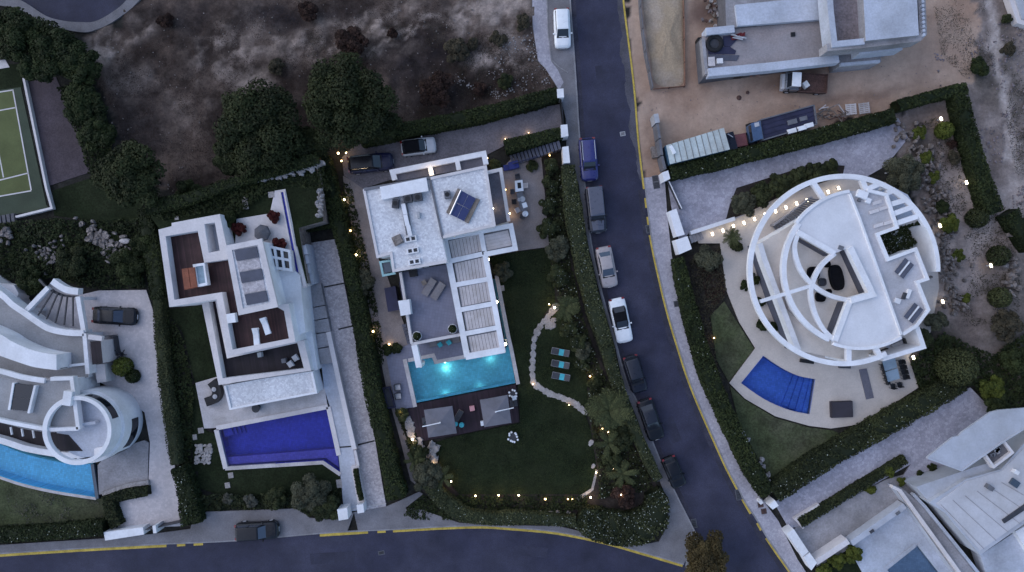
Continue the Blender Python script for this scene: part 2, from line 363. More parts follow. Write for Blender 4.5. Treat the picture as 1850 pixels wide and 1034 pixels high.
court_d = surf('court_dark_green', (0.055, 0.070, 0.046), 0.16, 0.35, 8, 0.12, 0.9)
lawn_m = surf('lawn_turf', (0.014, 0.0195, 0.0085), 0.35, 0.5, 5, 0.45, 0.95, 0.5, 14, spec=0.1, tint=(0.02, 0.025, 0.012))
lawn_d = surf('dry_lawn', (0.056, 0.066, 0.032), 0.4, 0.45, 5, 0.4, 0.95, 0.5, 14, spec=0.1, tint=(0.072, 0.072, 0.045))
soil = surf('bed_soil', (0.030, 0.024, 0.021), 0.4, 0.8, 6, 0.4, 0.97, 0.4, 10)
sand = surf('yellow_sand', (0.30, 0.225, 0.15), 0.2, 0.8, 6, 0.2, 0.97, 0.4, 6)
glass_d = glossy('dark_glass', (0.012, 0.014, 0.02), 0.06, 0.0)
glass_c = glossy('windscreen_glass', (0.02, 0.023, 0.03), 0.05, 0.0)
glass_b = glossy('bluish_glass', (0.055, 0.075, 0.10), 0.08, 0.2)
solar = glossy('solar_cells', (0.045, 0.05, 0.13), 0.15, 0.4)
chrome = glossy('chrome', (0.6, 0.6, 0.62), 0.15, 0.0, 1.0)
hl_glass = glossy('headlamp_lens', (0.55, 0.56, 0.58), 0.1, 0.8)
tl_red = glossy('tail_lamp_lens', (0.20, 0.015, 0.015), 0.15, 0.8)
warm = emit('warm_lamp_glow', (1.0, 0.70, 0.34), 6.0)
warm_b = emit('amber_lamp_glow', (1.0, 0.60, 0.20), 3.2)
warm_c = emit('pale_lamp_glow', (1.0, 0.84, 0.60), 7.0)
warm2 = emit('warm_path_lamp_glow', (1.0, 0.86, 0.62), 3.2)
poolglow = emit('pool_lamp_glow', (0.80, 1.0, 0.85), 2.5)
wat = water('pool_water')
tile_t = tiles('turquoise_pool_tile', (0.115, 0.47, 0.60))
tile_b = tiles('violet_blue_pool_tile', (0.045, 0.050, 0.47))
tile_v = tiles('violet_pool_shelf_tile', (0.13, 0.10, 0.50))
tile_k = tiles('cobalt_pool_tile', (0.085, 0.19, 0.62))
tile_s = tiles('sky_blue_pool_tile', (0.21, 0.68, 0.90))
tile_g = tiles('slate_blue_pool_tile', (0.21, 0.28, 0.38))
f_hedge = foliage('hedge_leaf', (0.0095, 0.014, 0.0048), (0.038, 0.0484, 0.015))
f_hedge_l = foliage('clipped_hedge_leaf', (0.0209, 0.0265, 0.0122), (0.0808, 0.0858, 0.0374))
f_tree = foliage('pine_leaf', (0.0114, 0.0148, 0.0054), (0.0342, 0.0406, 0.0136))
f_olive = foliage('olive_leaf', (0.0266, 0.0281, 0.0177), (0.095, 0.0936, 0.0578))
f_shrub = foliage('shrub_leaf', (0.0133, 0.0172, 0.0075), (0.0522, 0.0585, 0.0218))
f_lime = foliage('lime_shrub_leaf', (0.0333, 0.0429, 0.0068), (0.114, 0.1287, 0.0238))
f_red = foliage('red_shrub_leaf', (0.0333, 0.007, 0.0068), (0.1045, 0.0234, 0.0204))
f_dry = foliage('dry_scrub', (0.0209, 0.0109, 0.0082), (0.057, 0.0312, 0.0231))
f_scrub = foliage('grey_scrub', (0.0285, 0.0257, 0.0163), (0.0808, 0.0663, 0.0422))
f_palm = foliage('palm_leaf', (0.022, 0.026, 0.010), (0.085, 0.092, 0.036))
f_blue = foliage('grey_green_leaf', (0.0475, 0.0484, 0.0374), (0.133, 0.1248, 0.0952))
f_grass = foliage('grass_blade', (0.0152, 0.0234, 0.0075), (0.0427, 0.0562, 0.0177))
f_autumn = foliage('autumn_leaf', (0.030, 0.022, 0.009), (0.085, 0.062, 0.024))
h6wall = surf('pale_blue_grey_render', (0.43, 0.44, 0.48), 0.1, 0.5, 5, 0.06, 0.85)
f_flower = foliage('white_blossom', (0.20, 0.215, 0.17), (0.48, 0.49, 0.43))
# ================================================================ THE SETTING
# pools (outlines in photograph pixels at water level)
POOL_T = [(734,654),(781,645),(785,656),(840,645),(915,630),(890,505),(899,503),(920,628),(931,692),(749,728)]
POOL_B = [(396,775),(590,738),(611,824),(614,851),(586,831),(412,843)]
POOL_K = cat([(1378,643),(1411,665),(1441,679),(1471,685)], 4)+cat([(1461,748),(1424,740),(1380,721),(1338,692)], 4)
POOL_S = cat([(-90,770),(0,801),(43,818),(85,829),(120,836),(166,838)], 3)+cat([(175,897),(100,885),(43,872),(0,858),(-90,828)], 3)
POOL_G = [(1656,984),(1600,1027),(1640,1080),(1735,1080)]
POOLS = [PL(p) for p in (POOL_T, POOL_B, POOL_K, POOL_S, POOL_G)]
# ---- ground: one sheet, fine inside the view, reaching far outside it
def lattice(X, Y, s, seed):
    r = np.random.default_rng(seed).random((64, 64)); x = X*s; y = Y*s
    xi = np.floor(x).astype(int); yi = np.floor(y).astype(int); fx = x-xi; fy = y-yi
    fx = fx*fx*(3-2*fx); fy = fy*fy*(3-2*fy); g = lambda a, b: r[a % 64, b % 64]
    return (g(xi, yi)*(1-fx)+g(xi+1, yi)*fx)*(1-fy)+(g(xi, yi+1)*(1-fx)+g(xi+1, yi+1)*fx)*fy
def fbm(X, Y, s, seed, o=4):
    v = 0; a = 1; t = 0
    for k in range(o): v = v+a*lattice(X, Y, s*2**k, seed+k); t += a; a *= 0.55
    return v/t
gx = np.concatenate([[-600,-300,-150,-100,-75], np.arange(-64, 64.01, 0.4), [75,100,150,300,600]])
gy = np.concatenate([[-600,-300,-150,-80,-50], np.arange(-38, 38.01, 0.4), [50,80,150,300,600]])
GX, GY = np.meshgrid(gx, gy); nx, ny = len(gx), len(gy)
jx = GX+(fbm(GX, GY, 0.5, 11)-0.5)*2.4; jy = GY+(fbm(GX, GY, 0.5, 31)-0.5)*2.4
col = np.zeros(GX.shape+(3,)); col[:] = (0.030, 0.028, 0.024)
nz = fbm(GX, GY, 0.22, 51, 5); nf = fbm(GX, GY, 0.9, 71, 4)
WASTE = [(150,60),(215,45),(258,-60),(960,-60),(965,70),(1000,150),(1006,168),(860,215),(640,252),(600,262),(560,290),(330,355),(240,330),(205,230),(165,130)]
wm = inpoly(jx, jy, PL(WASTE))
mixw = np.clip((nz-0.38)/0.26, 0, 1)[..., None]
wc = np.array((0.032, 0.023, 0.0195))*(1-mixw)+np.array((0.100, 0.073, 0.060))*mixw
def blob(px, py, rx, ry, rot=0, k=1.0):
    x, y = W(px, py); c, s = math.cos(R(rot)), math.sin(R(rot)); dx = jx-x; dy = jy-y
    u = (dx*c+dy*s)/m2(rx); v = (-dx*s+dy*c)/m2(ry); return k*np.exp(-(u*u+v*v)**1.5)
pale = np.zeros(GX.shape)
for bdat in [(880,30,75,42,10,1.2),(905,60,50,40,0,.9),(640,55,90,34,25,.8),(560,70,70,30,40,.7),(700,35,60,14,25,.7),(860,112,40,16,20,.8),(930,95,40,50,0,.6),(410,100,60,55,0,.7),(470,60,50,50,0,.6),(190,85,45,28,20,.9),(260,55,40,26,20,.6),(240,150,50,25,0,.45),(450,130,40,40,0,.5),(700,90,60,12,15,.5),(990,20,25,90,0,.5),(330,190,60,60,0,.25),(985,110,20,30,0,.8),(885,25,60,34,8,2.2),(690,30,48,4,26,2),(735,46,52,4,22,2),(660,62,42,4,28,2),(722,62,36,4,15,2),(775,30,34,4,20,2),(640,40,42,4,36,2),(590,70,40,5,40,1.5),(700,85,40,4,12,1.4),(850,118,34,9,20,1.5),(905,110,18,14,0,1.5)]:
    pale = np.maximum(pale, blob(*bdat))
pale = np.clip(pale*(0.1+1.25*np.clip((nf-0.36)/0.30, 0, 1)), 0, 1)[..., None]
wc = wc*(1-pale)+np.array((0.28, 0.222, 0.19))*pale
dk = np.zeros(GX.shape)
for bdat in [(500,30,70,26,0,.9),(800,85,55,40,0,.7),(790,160,60,40,0,.6),(330,30,50,30,0,.6),(250,220,70,60,0,.6),(600,20,80,16,0,.6),(740,130,50,50,0,.7)]: dk = np.maximum(dk, blob(*bdat))
dk = np.clip(dk*(0.3+1.3*nf), 0, 0.9)[..., None]; wc = wc*(1-dk)+np.array((0.024, 0.020, 0.022))*dk
col[wm] = wc[wm]
SITE = [(1130,-60),(1760,-60),(1765,120),(1748,152),(1620,195),(1400,255),(1205,305),(1180,345),(1160,345),(1150,200)]
sm = inpoly(jx, jy, PL(SITE)); k = np.clip((nz-0.36)/0.3, 0, 1)[..., None]
sc = np.array((0.345, 0.228, 0.165))*(1-k)+np.array((0.44, 0.315, 0.24))*k
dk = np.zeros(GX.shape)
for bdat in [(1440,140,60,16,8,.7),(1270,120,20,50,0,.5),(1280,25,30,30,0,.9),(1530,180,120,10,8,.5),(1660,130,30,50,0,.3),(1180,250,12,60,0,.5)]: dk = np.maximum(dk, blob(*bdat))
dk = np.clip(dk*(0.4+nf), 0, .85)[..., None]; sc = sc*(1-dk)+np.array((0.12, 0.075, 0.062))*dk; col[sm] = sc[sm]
ROCKY = [(1660,-60),(1900,-60),(1900,600),(1830,700),(1690,690),(1640,640),(1680,590),(1690,480),(1640,330),(1610,215),(1745,150)]
rm = inpoly(jx, jy, PL(ROCKY)) & ~sm; k = np.clip((nz-0.36)/0.3, 0, 1)[..., None]
rc = np.array((0.17, 0.132, 0.115))*(1-k)+np.array((0.30, 0.245, 0.22))*k
gr = np.zeros(GX.shape)
for bdat in [(1700,60,30,60,10,.8),(1775,130,25,60,20,.8),(1830,130,25,120,10,.6),(1660,290,25,60,0,.7),(1830,520,40,60,0,.6),(1690,620,60,40,0,.8),(1720,690,90,30,0,1),(1840,610,50,50,0,.9)]: gr = np.maximum(gr, blob(*bdat))
gr = np.clip(gr*(0.3+1.2*nf), 0, .9)[..., None]; rc = rc*(1-gr)+np.array((0.035, 0.033, 0.025))*gr
pl = np.zeros(GX.shape)
for bdat in [(1797,70,9,95,11,1.2),(1822,230,9,110,11,1.2),(1845,400,10,80,11,1.0),(1750,300,28,60,-15,.6),(1770,420,30,50,-10,.6),(1700,470,30,60,0,.5),(1705,540,25,40,0,.5),(1840,350,25,80,0,.5)]: pl = np.maximum(pl, blob(*bdat))
pl = np.clip(pl*(0.5+1.1*nf), 0, 1)[..., None]; rc = rc*(1-pl)+np.array((0.40, 0.34, 0.31))*pl; col[rm] = rc[rm]
far = (np.abs(GX) > 70) | (np.abs(GY) > 44); col[far] = (0.05, 0.047, 0.038)
GZ = np.where(wm & ~far, (fbm(GX, GY, 0.3, 91)-0.5)*0.7+(nf-0.5)*0.45, 0.0)
GZ = np.where(sm, (nf-0.5)*0.10, GZ); GZ = np.where(rm, (nf-0.5)*0.3, GZ)-0.02
for p in POOLS:
    if area(p) < 0: p = p[::-1]
    GZ[inpoly(GX, GY, offs(p, -0.33, True))] = -3.0
gv = np.stack([GX, GY, GZ], -1).reshape(-1, 3); idx = np.arange(nx*ny).reshape(ny, nx)
q = np.stack([idx[:-1, :-1], idx[:-1, 1:], idx[1:, 1:], idx[1:, :-1]], -1).reshape(-1, 4)
smv = sm
gm, t, b = nodes('bare_ground'); L = t.links; co = objco(t)
at = N(t, 'ShaderNodeAttribute', attribute_name='earth'); n1 = N(t, 'ShaderNodeTexNoise', Scale=3.4, Detail=10.0, Roughness=0.85); L.new(co, n1.inputs['Vector'])
n2 = N(t, 'ShaderNodeTexNoise', Scale=0.7, Detail=6.0, Roughness=0.7); L.new(co, n2.inputs['Vector'])
mu = N(t, 'ShaderNodeMath', operation='MULTIPLY'); L.new(n1.outputs[0], mu.inputs[0]); L.new(n2.outputs[0], mu.inputs[1])
mr = N(t, 'ShaderNodeMapRange'); mr.inputs[1].default_value = 0.12; mr.inputs[2].default_value = 0.42; mr.inputs[3].default_value = 0.35; mr.inputs[4].default_value = 1.8; L.new(mu.outputs[0], mr.inputs[0])
mxf = N(t, 'ShaderNodeMix', data_type='FLOAT'); mxf.inputs[2].default_value = 1.0; L.new(at.outputs['Alpha'], mxf.inputs[0]); L.new(mr.outputs[0], mxf.inputs[3])
vm = N(t, 'ShaderNodeVectorMath', operation='SCALE'); L.new(at.outputs['Color'], vm.inputs[0]); L.new(mxf.outputs[0], vm.inputs['Scale']); L.new(vm.outputs[0], b.inputs['Base Color'])
b.inputs['Roughness'].default_value = 0.97; b.inputs['Specular IOR Level'].default_value = 0.1
bn = N(t, 'ShaderNodeBump', Strength=0.6, Distance=0.12); L.new(n1.outputs[0], bn.inputs['Height']); L.new(bn.outputs[0], b.inputs['Normal'])
me = np_mesh('ground', gv, q, np.zeros(len(gv)), gm)
ca = me.color_attributes.new('earth', 'FLOAT_COLOR', 'POINT'); ca.data.foreach_set('color', np.concatenate([col.reshape(-1, 3), np.where(smv, .3, np.where(rm, .7, 1.0)).reshape(-1, 1)], 1).astype(np.float32).ravel())
me.polygons.foreach_set('use_smooth', [True]*len(me.polygons))
go = bpy.data.objects.new('ground', me); link(go); tag(go, kind='structure')

def slab(name, pts, z, mat, z0=-0.25, holes=(), parent=None, zr=None):
    zz = zr or 0.0; mb = MB().prism(PL(pts, zz), z0, z, 0, [PL(h, zz) for h in holes])
    return part(name, mb, mat, parent) if parent else struct(name, mb, mat)
# ---- roads
WEST = [(1020,-200),(1028,-40),(1031,20),(1037,100),(1042,175),(1047,250),(1057,340),(1065,421),(1082,509),(1110,611),(1131,686),(1153,731),(1187,819),(1218,887),(1245,941),(1258,968),(1300,1060),(1390,1240)]
EAST = [(1118,-200),(1128,0),(1142,112),(1149,176),(1155,254),(1166,342),(1173,400),(1176,425),(1186,475),(1206,560),(1227,631),(1245,686),(1267,741),(1294,802),(1314,846),(1336,887),(1343,902),(1370,944),(1387,973),(1429,1034),(1520,1170),(1560,1240)]
SOUTH = [(-400,1030),(-60,1004),(7,999),(150,990),(301,982),(430,976),(578,963),(665,958),(710,956),(798,951),(870,949),(920,952),(1005,960),(1089,977),(1157,996),(1235,1019)]
west = cat(WEST, 4); east = cat(EAST, 4); south = cat(SOUTH, 4)
struct('road', MB().prism(PL(west+east[::-1]), -0.2, 0.03), asphalt)
struct('road', MB().prism(PL(south+[(1262,975),(1330,1080),(1330,1240),(-400,1240)]), -0.2, 0.0245), asphalt)
CDS_IN = cat([(-60,-25),(10,-8),(44,4),(85,30),(118,39),(145,41),(172,40),(203,24),(233,-3),(262,-60)], 4)
CDS_OUT = cat([(-60,2),(0,11),(34,17),(85,44),(118,54),(145,59),(165,58),(203,42),(253,2),(285,-60)], 4)
struct('road', MB().prism(PL(CDS_IN+[(262,-200),(-60,-200)]), -0.2, 0.03), asphalt)
struct('pavement', MB().prism(PL(CDS_IN+CDS_OUT[::-1]), -0.2, 0.15), pave)
for e_, d_ in ((wd_w := [p for p in west if -80 < p[1] < 965], -5.5), ([p for p in east if 330 < p[1] < 1130], 9.0)): struct('road', MB().strip(PL(offs(e_, d_)), .55, 0.0, 0.0335, bottom=False), MATS.get('gutter_dust') or surf('gutter_dust', (0.042, 0.040, 0.058), 0.3, 0.9, 9, 0.3, 0.9))
# dusty verge along the east edge of the asphalt, worn and uneven
dv = []
for i, p in enumerate(cat([(1112,-60),(1117,20),(1124,60),(1119,95),(1130,130),(1129,165),(1139,200),(1136,235),(1148,275),(1152,310),(1164,342)], 6)): dv.append((p[0]+rnd.uniform(-1.6, 1.6), p[1]))
struct('road', MB().prism(PL(dv+[(1166,343),(1155,254),(1149,176),(1142,112),(1128,0),(1122,-60)]), 0.0, 0.036), asph_worn)
for q_ in ([(1075,120),(1100,118),(1104,150),(1079,152)], [(1195,760),(1215,752),(1232,795),(1212,803)], [(560,1000),(640,996),(642,1016),(562,1020)], [(930,985),(990,990),(988,1008),(928,1003)], [(1130,560),(1150,556),(1158,590),(1138,594)]):
    struct('road_patch', MB().prism(PL(q_), 0.0, 0.0345), MATS.get('asphalt_patch') or surf('asphalt_patch', (0.038, 0.038, 0.062), 0.2, 0.8, 14, 0.25, 0.85))
# ---- yellow kerb lines: each painted stripe is its own piece
def yline(pts, wd=0.28, z=0.042): 
    o = struct('yellow_line', MB().strip(PL(pts), wd, z-0.006, z, bottom=False), yellow); return o
ye = cat([(1124,-60),(1126,0),(1140,112),(1147,176),(1153,254),(1163,342)], 5); yline(ye, 0.2)
yline([(1166,358),(1168,376)]); yline([(1170,392),(1172,408)])
yline(cat([(1174,425),(1184,475),(1204,560),(1225,631),(1243,686),(1265,741),(1292,802),(1312,846),(1333,886)], 5))
yline([(1341,902),(1356,928)]); yline([(1368,945),(1375,958)]); yline(cat([(1384,972),(1405,1003),(1427,1034),(1470,1100)], 4))
yline(cat([(-60,1008),(7,1003),(150,994),(301,986)], 4), 0.3); yline([(320,985),(335,984)], 0.3); yline([(350,983.5),(367,982.5)], 0.3)
yline([(578,967),(620,964.5),(665,961.5)], 0.3); yline([(682,960.6),(697,960)], 0.3)
yline(cat([(710,959.5),(798,954.5),(870,952.5),(920,955.5),(1005,963.5),(1089,980.5),(1157,999.5),(1233,1022)], 5), 0.3)
# ---- pavements with kerbs
wp = [p for p in west if -100 < p[1] < 970]
struct('pavement', MB().prism(PL(wp+[(1252,990),(1235,1018)]+[p for p in south[::-1] if 640 < p[0] < 1233]+[(640,925),(700,914),(760,920),(830,944),(900,948),(1010,950),(1060,962),(1150,985),(1190,978),(1205,950),(1204,900),(1192,870),(1150,755),(1124,690),(1112,630),(1086,540),(1064,450),(1050,370),(1045,330),(1024,298),(1022,215),(1010,165),(985,122),(972,110),(962,50),(958,-100)]), -0.2, 0.15), pave)
struct('pavement', MB().prism(PL([p for p in south if -80 < p[0] < 640]+[(640,925),(600,938),(560,935),(540,918),(352,925),(345,955),(270,965),(190,972),(0,984),(-80,990)]), -0.2, 0.152), pave)
struct('pavement', MB().prism(PL([p for p in east if 318 < p[1] < 1150]+[(1500,1100),(1440,1010),(1405,940),(1372,896),(1343,846),(1309,782),(1274,700),(1245,577),(1225,516),(1213,462),(1205,390),(1200,318)]), -0.2, 0.15), pave_w)
struct('kerb', MB().strip(PL(offs(wp, 0)), 0.16, -0.1, 0.158, bottom=False), kerbm)
struct('kerb', MB().strip(PL([p for p in east if 318 < p[1] < 1150]), 0.16, -0.1, 0.158, bottom=False), kerbm)
struct('kerb', MB().strip(PL([p for p in south if -80 < p[0] < 1236]), 0.14, -0.1, 0.16, bottom=False), kerbm)
# parking bay edge and cobbled strip at the top
struct('pavement', MB().prism(PL([(959,-100),(985,-100),(990,60),(996,112),(1008,128),(1018,150),(1010,163),(985,124),(972,112),(963,50)]), 0.0, 0.157), pave_w)
struct('kerb', MB().strip(PL([(986,-60),(990,60),(996,110),(1012,124),(1026,132)]), 0.12, 0.0, 0.19, bottom=False), kerbm)
# ---- drives, paths, terraces
slab('driveway', [(150,532),(180,525),(265,524),(277,560),(290,640),(300,720),(315,830),(331,950),(215,955),(213,908),(232,903),(268,896),(272,800),(262,745),(200,700),(180,690),(165,600)], 0.11, cobble_p)
slab('terrace', [(42,566),(70,530),(92,512),(146,526),(165,560),(165,604),(100,604)], 0.105, cobble_p)
slab('driveway', [(1016,188),(1019,232),(915,262),(880,280),(880,300),(707,325),(656,341),(640,330),(622,318),(618,285),(640,264),(700,250),(850,219)], 0.105, drive_g)
slab('path', [(620,318),(656,338),(681,462),(700,500),(735,600),(742,640),(700,643),(714,742),(738,800),(760,850),(757,880),(742,868),(722,790),(700,710),(688,650),(672,580),(655,500),(640,430),(622,340)], 0.10, path_b)
slab('path', [(724,924),(765,892),(758,888),(700,914)], 0.155, pave, 0.0)
slab('driveway', [(556,440),(608,432),(622,512),(638,589),(656,686),(677,790),(698,915),(656,922),(640,840),(612,690),(596,600),(582,515),(560,518)], 0.115, exposed)
slab('driveway', [(1206,327),(1400,272),(1622,214),(1640,250),(1600,300),(1520,345),(1330,395),(1250,415),(1228,440),(1216,395)], 0.11, cobble)
slab('driveway', [(1398,908),(1462,862),(1560,802),(1650,755),(1752,700),(1793,742),(1740,800),(1720,852),(1662,888),(1628,864),(1645,838),(1450,948),(1425,955)], 0.11, cobble)
slab('terrace', [(906,306),(925,286),(978,285),(985,360),(992,446),(934,454),(880,464),(876,320)], 0.125, path_b)
GZ_UP = 3.6   # the upper garden of the flat-roofed house stands higher than its drive
GARD = [(272,392),(330,372),(420,340),(520,308),(570,294),(578,350),(584,400),(540,412),(545,445),(556,512),(520,520),(420,470),(300,430)]
struct('garden_terrace', MB().prism(PL(GARD, GZ_UP), -0.2, GZ_UP, side_mi=1), [lawn_m, rock_g])
slab('terrace', [(428,396),(488,386),(497,345),(516,342),(528,400),(545,500),(556,520),(520,520),(425,450)], GZ_UP+.1, white_o, z0=GZ_UP-.1, zr=GZ_UP, holes=[[(508,348),(512,347),(541,498),(537,499)]])
cream_poly = [(1250,415),(1330,395),(1420,350),(1520,320),(1600,330),(1690,430),(1695,520),(1680,600),(1640,645),(1658,700),(1556,766),(1500,774),(1460,769),(1400,752),(1345,720),(1317,692),(1364,629),(1335,582),(1312,525),(1300,440),(1262,440)]
slab('terrace', cream_poly, 0.14, cream, holes=[POOL_K])
slab('terrace', [(354,692),(395,680),(575,665),(588,706),(592,733),(389,773),(370,774)], 0.14, stone_c)
slab('terrace', [(575,600),(592,600),(608,684),(638,809),(656,920),(622,925),(616,862),(612,822),(596,733),(586,700)], 0.135, conc_l)
slab('terrace', [(178,840),(200,815),(262,795),(270,800),(268,870),(262,878),(180,893)], 0.16, conc)
slab('terrace', [(698,643),(742,620),(836,602),(843,647),(785,658),(781,646),(734,655),(750,735),(716,741)], 0.17, grey_tile)
slab('terrace', [(734,743),(750,730),(932,694),(938,762),(828,785),(756,798)], 0.15, deck_c)
slab('terrace', [(1440,950),(1600,866),(1660,850),(1690,830),(1700,900),(1640,900),(1545,985),(1475,1024),(1425,965)], 0.1, conc)
slab('terrace', [(1530,985),(1640,905),(1760,1060),(1640,1090),(1560,1040)], 0.13, conc_l, holes=[[(1656,984),(1600,1027),(1636,1075),(1720,1066)]])
# tennis court
slab('tennis_court', [(-90,175),(38,158),(84,370),(90,378),(-90,405)], 0.05, court_d)
slab('tennis_court', [(-90,181),(25,163),(58,345),(-90,372)], 0.056, court_g)
for a, b_ in (([(24,163),(57,344)]), ([(-90,181),(25,163)]), ([(-60,211),(28,195)]), ([(-60,341),(52,313)]), ([(-8,243),(7,321)]), ([(-90,371),(57,345)])):
    struct('court_line', MB().strip(PL([a, b_]), 0.13, 0.05, 0.062, bottom=False), white_o)
slab('path', [(-60,115),(10,108),(18,122),(-60,135)], 0.06, stone_c)
slab('lawn', [(-90,120),(34,116),(42,158),(-90,176)], 0.03, lawn_m)
slab('lawn', [(95,345),(170,320),(260,350),(255,400),(180,400),(98,390)], 0.03, lawn_m)
slab('earth_plot', [(47,149),(101,139),(128,200),(164,311),(83,338)], 0.04, brick_e)
# lawns
LAWN_C = [(934,456),(990,448),(1000,500),(1003,545),(985,565),(966,605),(962,690),(1000,718),(1055,742),(1068,780),(1080,860),(1062,893),(830,893),(800,855),(785,800),(828,787),(940,764),(936,694),(922,628),(898,500),(884,466)]
slab('lawn', LAWN_C, 0.075, lawn_m)
LAWN_I = [(1003,548),(1018,545),(1040,600),(1060,680),(1062,740),(1030,725),(985,706),(964,690),(964,640),(970,600),(986,570)]
slab('lawn', LAWN_I, 0.079, lawn_m)
slab('lawn', [(360,845),(407,850),(583,840),(616,864),(618,885),(560,895),(400,895),(355,880)], 0.07, lawn_m)
slab('lawn', [(355,690),(372,778),(392,785),(405,850),(350,852),(345,700)], 0.066, lawn_m)
slab('lawn', [(300,560),(365,552),(395,700),(352,690),(330,600)], 0.062, lawn_m)
slab('lawn', [(1283,570),(1308,545),(1333,585),(1362,630),(1316,690),(1294,650)], 0.09, lawn_d)
slab('lawn', [(1318,697),(1345,722),(1400,755),(1460,772),(1505,778),(1530,790),(1400,880),(1370,830),(1335,765)], 0.085, lawn_d)
slab('lawn', [(-60,870),(0,862),(43,875),(100,888),(176,900),(212,908),(212,955),(-60,975)], 0.05, lawn_d)
slab('lawn', [(1475,1022),(1540,985),(1562,1000),(1600,1060),(1500,1080)], 0.06, lawn_m)
slab('planting_bed', [(965,300),(1000,290),(1016,305),(1022,400),(1035,480),(1058,570),(1085,650),(1110,705),(1145,800),(1180,860),(1195,900),(1180,960),(1040,945),(800,910),(760,885),(790,850),(830,893),(1062,893),(1080,860),(1068,780),(1062,742),(1062,680),(1040,600),(1018,545),(1004,520),(990,448)], 0.06, soil)
slab('planting_bed', [(1222,470),(1300,440),(1315,530),(1300,550),(1280,575),(1290,650),(1320,745),(1365,840),(1395,885),(1380,895),(1300,760),(1250,590)], 0.06, soil)
slab('planting_bed', [(1310,400),(1390,370),(1520,325),(1525,300),(1470,296),(1330,340),(1318,370)], 0.135, soil)
# swimming pools
def pool(label, poly, z, depth, tile, cop=None, cop_w=0.6, cop_mat=None, extra=None, name='swimming_pool'):
    P = PL(poly); P = P if area(P) > 0 else P[::-1]
    c = (sum(p[0] for p in P)/len(P), sum(p[1] for p in P)/len(P), -depth)
    t_ = thing(name, label, 'pool', at=c)
    n = len(P); mb = MB(); mb.prism(P, -depth-0.1, -depth, 0)
    mb.add([(p[0], p[1], -depth) for p in P]+[(p[0], p[1], z+0.02) for p in P], [(n+i, n+(i+1) % n, (i+1) % n, i) for i in range(n)], 0)
    part('basin', mb, tile, t_)
    part('water', MB().prism(offs(P, 0.015, True), z-0.13, z-0.12), wat, t_)
    if cop:
        for seg in cop: part('coping', MB().strip(PL(seg), cop_w, -0.2, z+0.04, bottom=False), cop_mat or stone_c, t_)
    return t_
pt = pool('long turquoise lit pool beside the villa with pergola and plum deck', POOL_T, 0.17, 1.1, tile_t, [[(731.5,649),(750.5,735)],[(897,498),(918,606),(924,632),(936,694)]], 0.42, stone_c)
part('coping', MB().strip(PL([(738,651),(783,642),(788,654),(843,644)]), 0.4, -0.2, 0.2, bottom=False), stone_c, pt)
part('spillway', MB().strip(PL([(752,726),(931,690)]), 0.25, -0.6, 0.02), tile_t, pt)
pb = pool('violet blue pool with clipped corner below the flat-roofed white house', POOL_B, 0.18, 1.3, tile_b, [[(392,773),(593,734.5)],[(594,735),(613,822)],[(392,776),(409,846)]], 0.5, white_o)
part('coping', MB().strip(PL([(408,846),(584,835),(616,857)]), 0.4, -0.2, 0.2, bottom=False), stone_c, pb)
part('shelf', MB().prism(PL([(407,828),(606,812),(613,848),(587,829),(412,841)]), -1.3, -0.35), tile_v, pb)
for i in range(4): part('step', MB().prism(PL([(399,777),(432-6*i,770.5+i*1.2),(437-6*i,786),(403,795-i)]), -1.3, -1.1+0.22*i), tile_b, pb)
pk = pool('cobalt pool with curved sides on the cream terrace of the round house', POOL_K, 0.17, 1.2, tile_k, None)
for i in range(4):
    a = 0.66+0.085*i; A = (1378+(1471-1378)*a+4, 643+(685-643)*a+6*(1-a)); B = (1338+(1461-1338)*a, 692+(748-692)*a+6)
    part('step', MB().prism(PL([A, (1470,685),(1460,747), B]), -1.2, -1.0+0.24*i), tile_k, pk)
ps = pool('pale sky blue pool curving below the house with the round tower', POOL_S, 0.22, 1.1, tile_s, None)
part('coping', MB().strip(PL(cat([(-90,832),(0,861),(43,875),(100,888),(176,900)], 4)), 0.3, -0.2, 0.24, bottom=False), stone_c, ps)
part('coping', MB().strip(PL([(169,838),(178,900)]), 0.35, -0.2, 0.25, bottom=False), glass_b, ps)
pool('slate blue covered pool at the lower right edge of the photo', POOL_G, 0.15, 0.35, tile_g, [[(1652,984),(1598,1027)],[(1658,982),(1735,1080)]], 0.4, conc_l)
ch = thing('water_channel', 'narrow blue water channel edged in white beside the red shrubs', 'water channel', (525,420), GZ_UP)
part('basin', MB().prism(PL([(508,348),(512,347),(541,498),(537,499)], GZ_UP), GZ_UP-.2, GZ_UP+.02), tile_b, ch)
part('water', MB().prism(PL([(508.3,348.3),(511.7,347.3),(540.7,497.6),(537.3,498.6)], GZ_UP), GZ_UP+.04, GZ_UP+.05), wat, ch)
for a, b_ in (((506.5,347),(535.5,498)), ((514,346),(543,497))): part('coping', MB().strip(PL([a, b_], GZ_UP), 0.16, GZ_UP-.1, GZ_UP+.2), white_o, ch)
